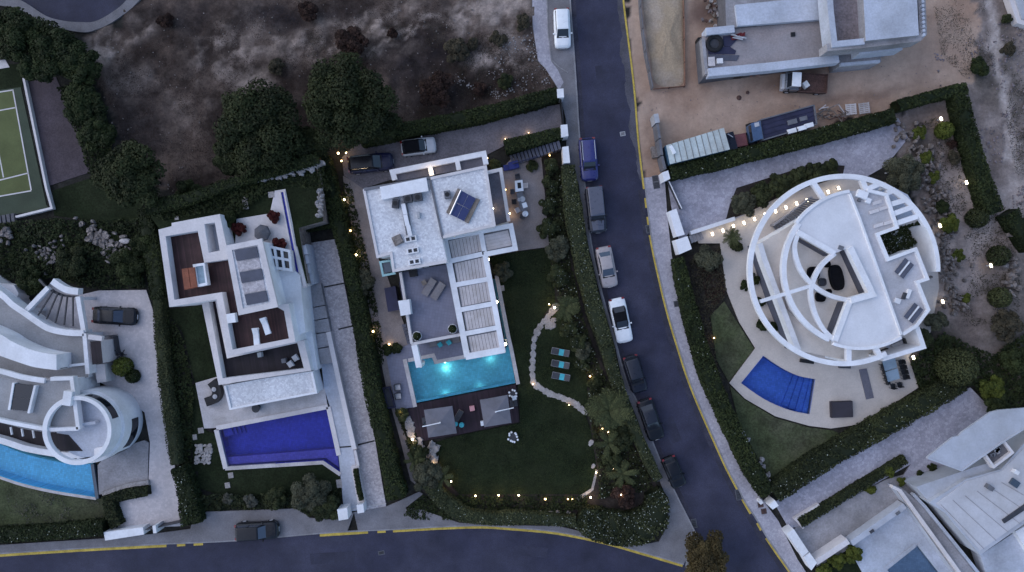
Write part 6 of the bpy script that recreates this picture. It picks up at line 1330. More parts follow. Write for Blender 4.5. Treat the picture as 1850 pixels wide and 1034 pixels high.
for p, sz, l in (((443,367), (.55, 1.3), 'long pale slab in the dark lawn north of the white house'), ((490,352), (.6, .6), 'square pale slab beside the end of the water channel'), ((319,394), (.4, .4), 'small pale slab near the corner of the upper deck'), ((363,778), (.6, .6), 'pale stepping slab beside the terrace corner'), ((352,790), (.45, .6), 'pale slab at the left of the stepping slabs'), ((417,859), (.55, .6), 'pale slab in the lawn below the violet pool, upper one'), ((411,877), (.55, .6), 'pale slab in the lawn below the violet pool, lower one'), ((907,521), (.5, .6), 'grey paving slab at the base of the tree by the pergola'), ((613,874), (.6, .9), 'grey slab beside the planter trough path')):
    zb = GZ_UP if p[1] < 400 else 0; solo('paving_slab', MB().box((*W(p[0], p[1], zb+.1), zb+.08), (sz[0], sz[1], .12), R(8)), stone_s, l, 'paving slab')
solo('wall_letterbox', MB().box((*W(1188,865,.5), .5), (.3, .4, .7), R(20)), dkgrey, 'dark letterbox post on the pavement by the roadside hedge', 'letterbox')
# ================================================================ VEGETATION
BZ = 0.0   # level of the ground that plants stand on
def leaves(C, Nn, size, tint, asp=1.7, jit=.55):
    n = len(C); Nn = Nn+rng.normal(0, jit, (n, 3)); Nn /= np.linalg.norm(Nn, axis=1)[:, None]+1e-9
    r = rng.normal(0, 1, (n, 3)); t = np.cross(Nn, r); t /= np.linalg.norm(t, axis=1)[:, None]+1e-9; b = np.cross(Nn, t)
    s = (np.asarray(size)*rng.uniform(.7, 1.3, n))[:, None]
    V = np.stack([C+t*s*asp*.5, C+b*s*.5, C-t*s*asp*.5, C-b*s*.5], 1).reshape(-1, 3)
    return V, np.arange(4*n).reshape(n, 4), np.repeat(np.clip(tint, 0, 1), 4)
def merge(L_):
    V = []; Q = []; T = []; M = []; o = 0
    for (v, q, t, m) in L_: V.append(v); Q.append(q+o); T.append(t); M.append(np.full(len(q), m)); o += len(v)
    return np.concatenate(V), np.concatenate(Q), np.concatenate(T), np.concatenate(M)
def crown_arrays(R_, Rz, ncl, per, lsize, flat=1.0, dens=1.0):
    """leaf clumps spread through a crown volume centred on the origin"""
    Cs = []; Ns = []; Ts = []
    d = rng.normal(0, 1, (ncl, 3)); d /= np.linalg.norm(d, axis=1)[:, None]; d[:, 2] = np.abs(d[:, 2])*.95-.12
    rad = rng.uniform(.30, .86, ncl)
    cc = d*rad[:, None]*np.array([R_, R_, Rz]); rc = R_*rng.uniform(.17, .34, ncl); ct = rng.uniform(.0, .65, ncl)
    for i in range(ncl):
        k = max(8, int(per*(rc[i]/(R_*.25))**2)); v = rng.normal(0, 1, (k, 3)); v /= np.linalg.norm(v, axis=1)[:, None]; v[:, 2] = np.where(v[:, 2] < -.35, -v[:, 2], v[:, 2])
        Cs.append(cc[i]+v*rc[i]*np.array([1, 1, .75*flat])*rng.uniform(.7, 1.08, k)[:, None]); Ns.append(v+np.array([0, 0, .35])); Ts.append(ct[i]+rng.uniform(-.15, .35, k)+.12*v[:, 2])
    return np.concatenate(Cs), np.concatenate(Ns), np.concatenate(Ts), lsize
def put_np(name, arr, mats, parent, o):
    V, Q, T, M = arr; me = np_mesh(name, V, Q, T, mats, M, o); ob = bpy.data.objects.new(name, me); link(ob, parent, o); return ob
def tree(label, p, r_px, h, mat, cat_='tree', name='tree', group=None, ncl=46, per=150, ls=.26, rz=.62, trunk=True, flower=0, squash=(1, 1)):
    """p, r_px: centre and radius of the crown as seen from above; h: height of the crown centre"""
    h += BZ; x, y = W(p[0], p[1], h); Rm = r_px/S*(HC-h)/HC; o = (x, y, BZ)
    t_ = thing(name, label, cat_, at=o, group=group)
    C, Nn, T, s = crown_arrays(Rm, Rm*rz, ncl, per, ls); C = C*np.array([squash[0], squash[1], 1])+np.array([x, y, h])
    C[:, 2] = np.maximum(C[:, 2], BZ+.12)
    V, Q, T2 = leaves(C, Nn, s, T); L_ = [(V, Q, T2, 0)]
    if flower:
        k = rng.choice(len(C), flower); up = C[k]+np.array([0, 0, .08]); V, Q, T2 = leaves(up, np.tile([0, 0, 1.], (flower, 1)), ls*.55, rng.uniform(0, 1, flower), 1.1, .3); L_.append((V, Q, T2, 1))
    put_np('crown', merge(L_), [mat, f_flower], t_, o)
    if trunk:
        mb = MB().tube([(x, y, BZ), (x+.08*Rm*rnd.uniform(-1, 1), y+.06*Rm, BZ+(h-BZ)*.5), (x, y, h)], max(.06, .06*Rm+.05), 8, r1=max(.03, .03*Rm))
        part('trunk', mb, bark, t_)
        for k in range(4 if Rm > 1.5 else 3):
            a = k*1.6+rnd.uniform(-.4, .4); part('limb', MB().tube([(x, y, BZ+(h-BZ)*.55), (x+.3*Rm*math.cos(a), y+.3*Rm*math.sin(a), BZ+(h-BZ)*.85), (x+.6*Rm*math.cos(a), y+.6*Rm*math.sin(a), h+.1*Rm)], max(.03, .03*Rm), 5, r1=.02), bark, t_)
    return t_
def shrub(label, p, r_px, mat, h=None, group=None, name='shrub', flower=0, ls=.16, cat_='shrub', ncl=None, squash=(1, 1)):
    Rm = r_px/S; h = h or max(.25, Rm*.55)
    return tree(label, p, r_px, h, mat, cat_, name, group, ncl or int(18+12*Rm), int(120+60*Rm), ls*.78, .75, True, flower, squash)
def ball(label, p, r_px, mat, ls=.12, name='clipped_bush', z=None):
    """a clipped round bush"""
    Rm = r_px/S; zc = z if z is not None else Rm*.8; x, y = W(p[0], p[1], zc); Rm *= (HC-zc)/HC; n = int(1500*Rm*Rm+500); v = rng.normal(0, 1, (n, 3)); v /= np.linalg.norm(v, axis=1)[:, None]
    C = np.array([x, y, zc])+v*Rm*rng.uniform(.86, 1.06, n)[:, None]; C[:, 2] = np.maximum(C[:, 2], .1); o = (x, y, 0.)
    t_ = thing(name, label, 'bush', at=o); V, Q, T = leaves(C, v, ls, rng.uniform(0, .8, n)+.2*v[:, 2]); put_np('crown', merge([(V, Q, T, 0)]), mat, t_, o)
    part('trunk', MB().tube([(x, y, 0), (x, y, zc)], .08, 6), bark, t_); return t_
def resample(pts, step):
    P = np.array(pts); d = np.linalg.norm(np.diff(P, axis=0), axis=1); s = np.concatenate([[0], np.cumsum(d)]); n = max(2, int(s[-1]/step)+1); u = np.linspace(0, s[-1], n)
    return np.stack([np.interp(u, s, P[:, 0]), np.interp(u, s, P[:, 1])], 1)
def hedge(label, pts_px, w_px, h, mat, dens=70, ls=.15, flower=0, rough=.10, name='hedge', cat_='hedge', zr=None, sm=True):
    """a clipped hedge: solid twiggy core with leaves over its top and sides; outline traced at its top"""
    zr = h+BZ if zr is None else zr; pts = PL(cat(pts_px, 5) if sm and len(pts_px) > 2 else pts_px, zr); P = resample(pts, .35); n = len(P); wd = (np.asarray(w_px)/S if np.isscalar(w_px) else np.interp(np.linspace(0, 1, n), np.linspace(0, 1, len(w_px)), w_px)/S)*(HC-zr)/HC
    wd = np.broadcast_to(wd, (n,)).copy()*(1+.17*(fbm(P[:, 0], P[:, 1], .6, 5)-.5)*2)
    T = np.gradient(P, axis=0); T /= np.linalg.norm(T, axis=1)[:, None]+1e-9; Nn = np.stack([-T[:, 1], T[:, 0]], 1)
    sec = [(-.46, 0.0), (-.47, .55), (-.40, .93), (-.2, .965), (0, .97), (.2, .965), (.40, .93), (.47, .55), (.46, 0.0)]; m = len(sec)
    V = np.zeros((n, m, 3))
    for j, (u, z) in enumerate(sec):
        V[:, j, :2] = P+Nn*(u*wd)[:, None]; V[:, j, 2] = z*h*(1+.05*rng.normal(0, 1, n))
    idx = np.arange(n*m).reshape(n, m); Q = np.stack([idx[:-1, :-1], idx[1:, :-1], idx[1:, 1:], idx[:-1, 1:]], -1).reshape(-1, 4)
    caps = [[idx[0, j], idx[0, j+1], idx[0, m-2-j], idx[0, m-1-j]] for j in range(m//2)]+[[idx[-1, j+1], idx[-1, j], idx[-1, m-1-j], idx[-1, m-2-j]] for j in range(m//2)]
    Q = np.concatenate([Q[:, ::-1], np.array(caps)]); L_ = [(V.reshape(-1, 3), Q, np.full(n*m, .05), 0)]
    ln = float(np.linalg.norm(np.diff(P, axis=0), axis=1).sum()); k = int(dens*ln*(wd.mean()+1.3*h)); k = min(k, 26000)
    i = rng.integers(0, n-1, k); f = rng.random(k); B = P[i]*(1-f)[:, None]+P[i+1]*f[:, None]; NN = Nn[i]; ww = wd[i]
    kind = rng.random(k) < wd.mean()/(wd.mean()+.9*h); u = rng.uniform(-.5, .5, k); side = np.sign(u)
    bumpn = (fbm(B[:, 0]+u*ww, B[:, 1], 1.3, 17)-.5)*2*rough
    C = np.zeros((k, 3)); Nr = np.zeros((k, 3))
    C[:, :2] = B+NN*np.where(kind, u*ww, side*ww*.5*(1+bumpn*.6))[:, None]
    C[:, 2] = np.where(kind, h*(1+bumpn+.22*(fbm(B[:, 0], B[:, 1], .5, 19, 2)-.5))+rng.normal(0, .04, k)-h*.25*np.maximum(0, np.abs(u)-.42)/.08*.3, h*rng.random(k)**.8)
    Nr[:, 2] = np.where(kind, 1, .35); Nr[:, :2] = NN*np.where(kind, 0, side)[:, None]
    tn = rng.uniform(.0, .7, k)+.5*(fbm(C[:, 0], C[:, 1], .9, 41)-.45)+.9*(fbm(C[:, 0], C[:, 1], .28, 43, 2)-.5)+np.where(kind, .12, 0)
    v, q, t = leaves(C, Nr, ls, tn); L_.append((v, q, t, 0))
    if flower:
        kk = rng.choice(np.where(kind)[0], min(flower, int(kind.sum()))); v, q, t = leaves(C[kk]+np.array([0, 0, .05]), np.tile([0, 0, 1.], (len(kk), 1)), ls*.75, rng.uniform(0, 1, len(kk)), 1.1, .3); L_.append((v, q, t, 1))
    V, Q, T, M = merge(L_); V[:, 2] += BZ; o = (float(V[:, 0].mean()), float(V[:, 1].mean()), BZ)
    ob = put_np(name, (V, Q, T, M), [mat, f_flower], None, o); ob.location = o; tag(ob, label, cat_); return ob
def cover(label, poly, h, mat, dens=60, ls=.15, name='ground_cover', cat_='ground cover', flower=0, zr=0.0, clump=1.0, kind='stuff', lift=0.05, gap=None):
    """low uncountable planting filling an outline"""
    zr = zr+BZ; lift = lift+BZ; P = PL(poly, zr); xs = [p[0] for p in P]; ys = [p[1] for p in P]; A = abs(area(P)); k = min(40000, int(dens*A*1.15)); bx = (max(xs)-min(xs))*(max(ys)-min(ys)); kk = int(k*bx/max(A, .1))
    X = rng.uniform(min(xs), max(xs), kk); Y = rng.uniform(min(ys), max(ys), kk); m = inpoly(X, Y, P)
    if gap: m &= (fbm(X, Y, .45, 61, 4)+rng.normal(0, .035, kk)) > gap
    X, Y = X[m], Y[m]; n = len(X)
    hm = fbm(X, Y, 1.1*clump, 23, 3); z = lift+h*np.clip((hm-.25)*1.8, .05, 1.2)*rng.uniform(.55, 1.05, n)
    gxn = (fbm(X+.15, Y, 1.1*clump, 23, 3)-hm)*-6*h; gyn = (fbm(X, Y+.15, 1.1*clump, 23, 3)-hm)*-6*h
    C = np.stack([X, Y, z], 1); Nr = np.stack([gxn, gyn, np.ones(n)], 1); v, q, t = leaves(C, Nr, ls, rng.uniform(0, .6, n)+.8*(fbm(X, Y, .6, 29, 3)-.4)); L_ = [(v, q, t, 0)]
    if flower:
        k2 = rng.choice(n, min(flower, n)); v, q, t = leaves(C[k2]+np.array([0, 0, .07]), np.tile([0, 0, 1.], (len(k2), 1)), ls*.7, rng.uniform(0, 1, len(k2)), 1.1, .3); L_.append((v, q, t, 1))
    V, Q, T, M = merge(L_); o = (float(V[:, 0].mean()), float(V[:, 1].mean()), 0.)
    ob = put_np(name, (V, Q, T, M), [mat, f_flower], None, o); ob.location = o; tag(ob, label, cat_, kind=kind); return ob
# ---- big trees of the waste ground
tree('largest dark pine beside the villa drive', (632,182), 84, 5.5, f_tree, name='pine_tree', cat_='tree', ncl=95, per=330, ls=.19, group='pines on the waste ground')
tree('broad dark pine left of the largest one', (468,232), 82, 5.2, f_tree, name='pine_tree', ncl=90, per=330, ls=.19, group='pines on the waste ground')
tree('dark round pine beside the brown earth plot', (243,318), 64, 4.6, f_tree, name='pine_tree', ncl=75, per=300, ls=.18, group='pines on the waste ground')
for p, r_, l in (((552,262), 44, 'low dark tree filling the gap between the two largest pines'), ((425,285), 40, 'low dark tree at the lower left foot of the broad pine'), ((505,285), 38, 'low dark tree below the broad pine beside the garden hedge'), ((690,225), 34, 'low dark tree at the right foot of the largest pine')): tree(l, p, r_, 3.4, f_tree, name='pine_tree', ncl=50, per=260, ls=.17, group='pines on the waste ground')
# belt of trees round the tennis court
for i, (p, r_, l) in enumerate((((30,62), 52, 'at the upper left by the turning circle'), ((100,92), 50, 'just below the turning circle pavement'), ((150,118), 40, 'at the corner of the waste ground'), ((150,190), 42, 'halfway down beside the brown earth plot'), ((178,240), 34, 'at the lower end beside the brown earth plot'), ((70,120), 34, 'behind the tennis court corner'))):
    tree(f'dark bushy tree {l}', p, r_, 2.6, f_hedge, name='belt_tree', group='trees around the tennis court', ncl=50, per=230, ls=.16)
for i, (p, r_, m_, l) in enumerate((((636,78), 32, f_dry, 'reddish bare thorn bush above the largest pine'), ((790,165), 36, f_dry, 'dark brown dead bush north of the villa hedge'), ((828,92), 24, f_scrub, 'green-grey bush in the middle of the waste ground'), ((852,82), 14, f_scrub, 'small grey-green bush right of the middle one'), ((500,122), 16, f_scrub, 'small dark bush between the pines and pale soil'), ((868,160), 14, f_dry, 'small brown bush right of the dead bush'), ((912,148), 16, f_shrub, 'green bush near the gate pillar hedge'), ((708,60), 10, f_dry, 'lone brown tuft on the pale ridges'), ((900,70), 16, f_scrub, 'grey-green bush beside the sandy patch'), ((560,20), 20, f_dry, 'dark brown bush at the top edge'), ((945,40), 16, f_scrub, 'grey-green bush near the cobbled strip'), ((300,40), 16, f_dry, 'brown bush right of the turning circle'))):
    shrub(l, p, r_, m_, group='bushes on the waste ground', name='wild_bush', ls=.17)
# dry scrub tufts and stones over the waste ground, uncountable
def scatter(label, name, poly, k, mat, s0, s1, seed, cat_, avoid=None, flat=.5):
    P = PL(poly); xs = [p[0] for p in P]; ys = [p[1] for p in P]; r2 = np.random.default_rng(seed); X = r2.uniform(min(xs), max(xs), k*3); Y = r2.uniform(min(ys), max(ys), k*3); m = inpoly(X, Y, P)
    dn = fbm(X, Y, .25, seed, 3); m &= dn > .42; X, Y = X[m][:k], Y[m][:k]; n = len(X); V = []; Q = []
    base = np.array([(-1, -1, -.6), (1, -1, -.6), (1, 1, -.6), (-1, 1, -.6), (-.6, -.6, 1), (.6, -.6, 1), (.6, .6, 1), (-.6, .6, 1)])*.5; F = np.array([(4, 5, 6, 7), (0, 1, 5, 4), (1, 2, 6, 5), (2, 3, 7, 6), (3, 0, 4, 7)])
    s = r2.uniform(s0, s1, n)*r2.uniform(.5, 1, n); a = r2.uniform(0, 6.28, n); vv = base[None]*(1+r2.normal(0, .22, (n, 8, 3)))*s[:, None, None]*np.array([1, .8, flat])
    c, sn = np.cos(a)[:, None], np.sin(a)[:, None]; x = vv[..., 0]*c-vv[..., 1]*sn; y = vv[..., 0]*sn+vv[..., 1]*c
    V = np.stack([x+X[:, None], y+Y[:, None], vv[..., 2]+(s*flat*.2)[:, None]+.05], -1).reshape(-1, 3); Q = (F[None]+8*np.arange(n)[:, None, None]).reshape(-1, 4); o = (float(X.mean()), float(Y.mean()), 0.)
    ob = put_np(name, (V, Q, np.repeat(r2.random(n), 8), np.zeros(len(Q))), mat, None, o); ob.location = o; tag(ob, label, cat_, kind='stuff')
cover('low dry scrub spread over the dark waste ground', [(170,130),(300,60),(450,20),(560,-20),(780,-20),(830,60),(960,60),(1000,160),(860,210),(640,250),(330,350),(230,310)], .2, f_dry, 60, .06, 'dry_scrub', 'scrub', clump=.6, gap=.47)
cover('low grey-green scrub along the edges of the waste ground', [(560,60),(800,40),(970,100),(1000,158),(860,205),(700,235),(560,100)], .2, f_scrub, 50, .06, 'green_scrub', 'scrub', clump=.5, gap=.53)
scatter('small pale stones strewn over the waste ground', 'stones', WASTE, 700, rock_g, .05, .22, 3, 'stones')
scatter('pale stones and lumps near the gate pillar', 'stones', [(840,60),(960,60),(1000,150),(900,180),(820,150)], 350, rockm, .05, .24, 5, 'stones')
scatter('gravel and lumps strewn over the building site', 'stones', [(1150,160),(1750,90),(1745,150),(1480,215),(1190,300)], 220, brownslab, .03, .14, 8, 'stones')
scatter('rocks strewn down the right hand slope', 'stones', [(1670,-20),(1850,-20),(1850,400),(1780,400),(1700,180)], 500, brownslab, .06, .35, 12, 'stones')
# ---- hedges
hedge('long dark hedge along the north side of the villa drive', [(650,252),(760,228),(860,208),(930,190),(1008,168)], 24, 1.8, f_hedge, 75)
hedge('short dark hedge between villa drive and slate stair', [(912,265),(965,252),(1014,240)], 22, 1.6, f_hedge, 80)
hedge('tall dark hedge between the white house drive and the villa path', [(578,282),(594,340),(612,412),(636,505),(649,580),(663,660),(673,715),(691,790),(706,860),(716,903)], [28,26,26,26,26,27,30,30,30,34], 2.0, f_hedge, 60)
hedge('pale clipped hedge following the road past the villa', [(1027,298),(1031,340),(1046,440),(1068,535),(1097,628),(1112,682),(1142,765),(1178,845),(1190,868)], [24,32,30,32,28,22,20,20,18], 1.5, f_hedge_l, 75, .12, flower=160)
hedge('pale clipped hedge following the lower road below the villa lawn', [(772,872),(800,905),(836,931),(885,939),(950,938),(1040,944)], [26,30,24,22,22,20], 1.4, f_hedge_l, 75, .12, flower=60)
hedge('sprawling hedge with white blossom on the street corner', [(1045,935),(1090,952),(1140,958),(1175,945),(1190,915),(1180,890)], [40,56,62,60,46,26], 1.3, f_shrub, 130, .14, flower=360, rough=.3)
hedge('dark hedge with pale flecks between the site and the cobbled forecourt', [(1212,312),(1300,291),(1400,266),(1500,240),(1617,208)], 27, 1.7, f_hedge, 75, flower=22)
hedge('dark hedge along the site corner at the upper right', [(1625,190),(1690,172),(1748,157)], 20, 1.6, f_hedge, 75)
hedge('straight green hedge running down the right rock garden', [(1736,165),(1752,230),(1775,310),(1800,385)], [22,26,26,34], 1.7, f_hedge, 80)
hedge('short green hedge at the right edge of the photo', [(1828,383),(1845,410),(1870,450)], 26, 1.6, f_hedge, 70)
hedge('long dark hedge beside the right pavement', [(1226,466),(1240,530),(1258,600),(1285,685),(1320,765),(1356,840),(1388,893)], [20,26,30,32,32,32,30], 1.6, f_hedge, 70, flower=26)
hedge('wide flowering hedge above the lower right cobbled drive', [(1400,893),(1450,858),(1520,815),(1600,770),(1680,725),(1740,690)], [34,40,38,40,40,34], 1.5, f_shrub, 100, .14, flower=110, rough=.25)
hedge('narrow hedge in the planter of the lower right drive', [(1445,945),(1500,913),(1570,870),(1637,830)], 17, .7, f_shrub, 85, .14)
hedge('slim grey-green hedge between the pinkish drive and the white house', [(282,540),(290,640),(302,740),(316,840)], [16,20,22,20], 1.5, f_hedge_l, 75, .12)
hedge('dark hedge end beside the lower pavement left of the white house', [(320,845),(334,890),(345,948)], [26,30,36], 1.6, f_hedge, 80, flower=30)
hedge('dark hedge strip along the lower left pavement', [(-60,972),(60,966),(185,955)], 26, 1.4, f_hedge, 70, flower=40)
hedge('short hedge beside the concrete patio of the tower', [(186,905),(230,893),(266,888)], [16,20,16], .9, f_shrub, 80)
hedge('small hedge at the foot of the tower garden', [(195,905),(200,930),(210,952)], 22, 1.0, f_shrub, 80)
BZ = GZ_UP-.3
hedge('dark hedge along the back of the white house garden', [(262,372),(330,362),(420,330),(520,300),(575,285)], [26,22,20,22,22], 1.2, f_hedge, 60)
BZ = 0.0
hedge('dark hedge behind the white house beside the rockery', [(258,375),(272,450),(282,540)], [22,30,24], 1.6, f_hedge, 65)
hedge('dark hedge at the end of the aggregate drive', [(600,395),(560,402),(530,410)], 30, 1.3, f_hedge, 70)
# planter trough plants
hedge('row of dark plants in the planter trough', [(642,848),(646,875),(652,905)], 8, 1.0, f_hedge, 160, .1, name='trough_plants', cat_='plants')
# ---- beds and ground cover
cover('dark ivy on the triangular bank beside the lower pavement', [(724,926),(765,893),(800,915),(818,938),(760,938),(737,934)], .35, f_hedge, 90, .15, 'ivy', 'ivy')
cover('mixed low planting in the bed along the roadside hedge', [(985,300),(1012,305),(1018,400),(1032,480),(1052,570),(1078,650),(1105,705),(1140,800),(1172,860),(1180,885),(1080,900),(1082,860),(1070,780),(1062,742),(1062,680),(1042,600),(1020,545),(1004,520),(992,448)], .5, f_shrub, 70, .17, 'bed_planting', 'planting', flower=260)
cover('dark low plants along the bottom edge of the villa lawn', [(800,893),(1062,895),(1060,915),(1000,928),(830,922)], .4, f_hedge, 70, .15, 'bed_planting', 'planting')
cover('shaggy shrubs below the violet pool lawn', [(360,892),(560,892),(618,884),(614,915),(560,930),(540,916),(360,922)], .9, f_shrub, 80, .2, 'shrub_bed', 'shrubs', clump=.6)
cover('dark planting between the white house and its left hedge', [(288,560),(300,556),(330,600),(352,700),(348,860),(330,860),(312,760),(300,640)], .6, f_hedge, 60, .18, 'shrub_bed', 'shrubs', clump=.6)
cover('dark overgrown garden above the pinkish drive', [(0,405),(95,395),(180,400),(255,395),(270,520),(180,522),(145,515),(95,500),(60,520),(30,505),(0,508)], .8, f_hedge, 55, .2, 'shrub_bed', 'shrubs', clump=.5)
BZ = GZ_UP
cover('dark planting north of the white house', [(275,390),(400,345),(500,318),(585,300),(600,345),(520,338),(495,342),(430,390),(395,382),(300,398)], .5, f_hedge, 45, .18, 'shrub_bed', 'shrubs', clump=.6)
BZ = 0.0
cover('dark leafy bed between court trees and pine', [(105,160),(165,140),(200,240),(215,330),(170,330),(130,210)], .9, f_hedge, 55, .2, 'shrub_bed', 'shrubs', clump=.5)
cover('leafy bank under the trees by the turning circle', [(-20,20),(34,26),(85,52),(140,64),(160,110),(120,140),(50,115),(-20,105)], .8, f_hedge, 60, .2, 'shrub_bed', 'shrubs', clump=.5)
cover('low dark planting inside the right pavement hedge', [(1245,470),(1300,445),(1313,530),(1283,570),(1294,655),(1330,760),(1395,882),(1370,850),(1290,690),(1262,590)], .35, f_scrub, 45, .16, 'bed_planting', 'planting')
cover('pale grassy weeds on the lower left bank', [(-20,870),(100,892),(180,905),(190,950),(0,960),(-20,960)], .25, f_blue, 40, .10, 'weeds', 'weeds', clump=.5, gap=.5)
cover('dark trees and scrub at the right beyond the round house', [(1640,655),(1700,600),(1790,640),(1850,600),(1870,740),(1790,735),(1752,695),(1660,705)], .8, f_hedge, 60, .2, 'shrub_bed', 'shrubs', clump=.4)
cover('grey scrub on the slope at the upper right', [(1680,-20),(1780,-20),(1800,150),(1760,160),(1700,100)], .25, f_scrub, 70, .06, 'dry_scrub', 'scrub', clump=.5, gap=.48)
cover('olive scrub on the far right slope', [(1810,40),(1850,20),(1870,380),(1840,380),(1815,200)], .3, f_scrub, 70, .07, 'dry_scrub', 'scrub', clump=.4, gap=.48)
cover('small scattered plants in the pale rock garden', [(1650,225),(1735,200),(1760,300),(1800,400),(1840,470),(1840,580),(1740,590),(1700,450),(1670,320)], .3, f_scrub, 45, .09, 'rock_plants', 'plants', clump=.9, gap=.54)
cover('dark plants in the round house side court', [(1588,424),(1622,411),(1664,400),(1668,430),(1640,452),(1606,466)], .8, f_hedge, 90, .2, 'court_planting', 'plants', zr=3.5, clump=.8, lift=3.0)
cover('reddish dry plants in the cobbled bed beside the lawn', [(1265,475),(1300,470),(1310,530),(1290,555),(1272,530)], .3, f_dry, 40, .15, 'bed_planting', 'planting')
cover('low plants in the bed left of the plum deck', [(716,745),(736,745),(758,800),(790,850),(782,880),(755,870),(735,800)], .5, f_shrub, 60, .17, 'bed_planting', 'planting')
cover('fine grass blades of the villa lawn', LAWN_C, .07, f_grass, 90, .055, 'grass', 'grass', lift=.07)
cover('fine grass blades of the lounger lawn', LAWN_I, .07, f_grass, 90, .055, 'grass', 'grass', lift=.07)
cover('dark strip of plants along the villa path', [(620,330),(634,332),(668,480),(690,600),(694,660),(684,660),(660,560),(640,470),(622,380)], .5, f_hedge, 60, .16, 'bed_planting', 'planting')
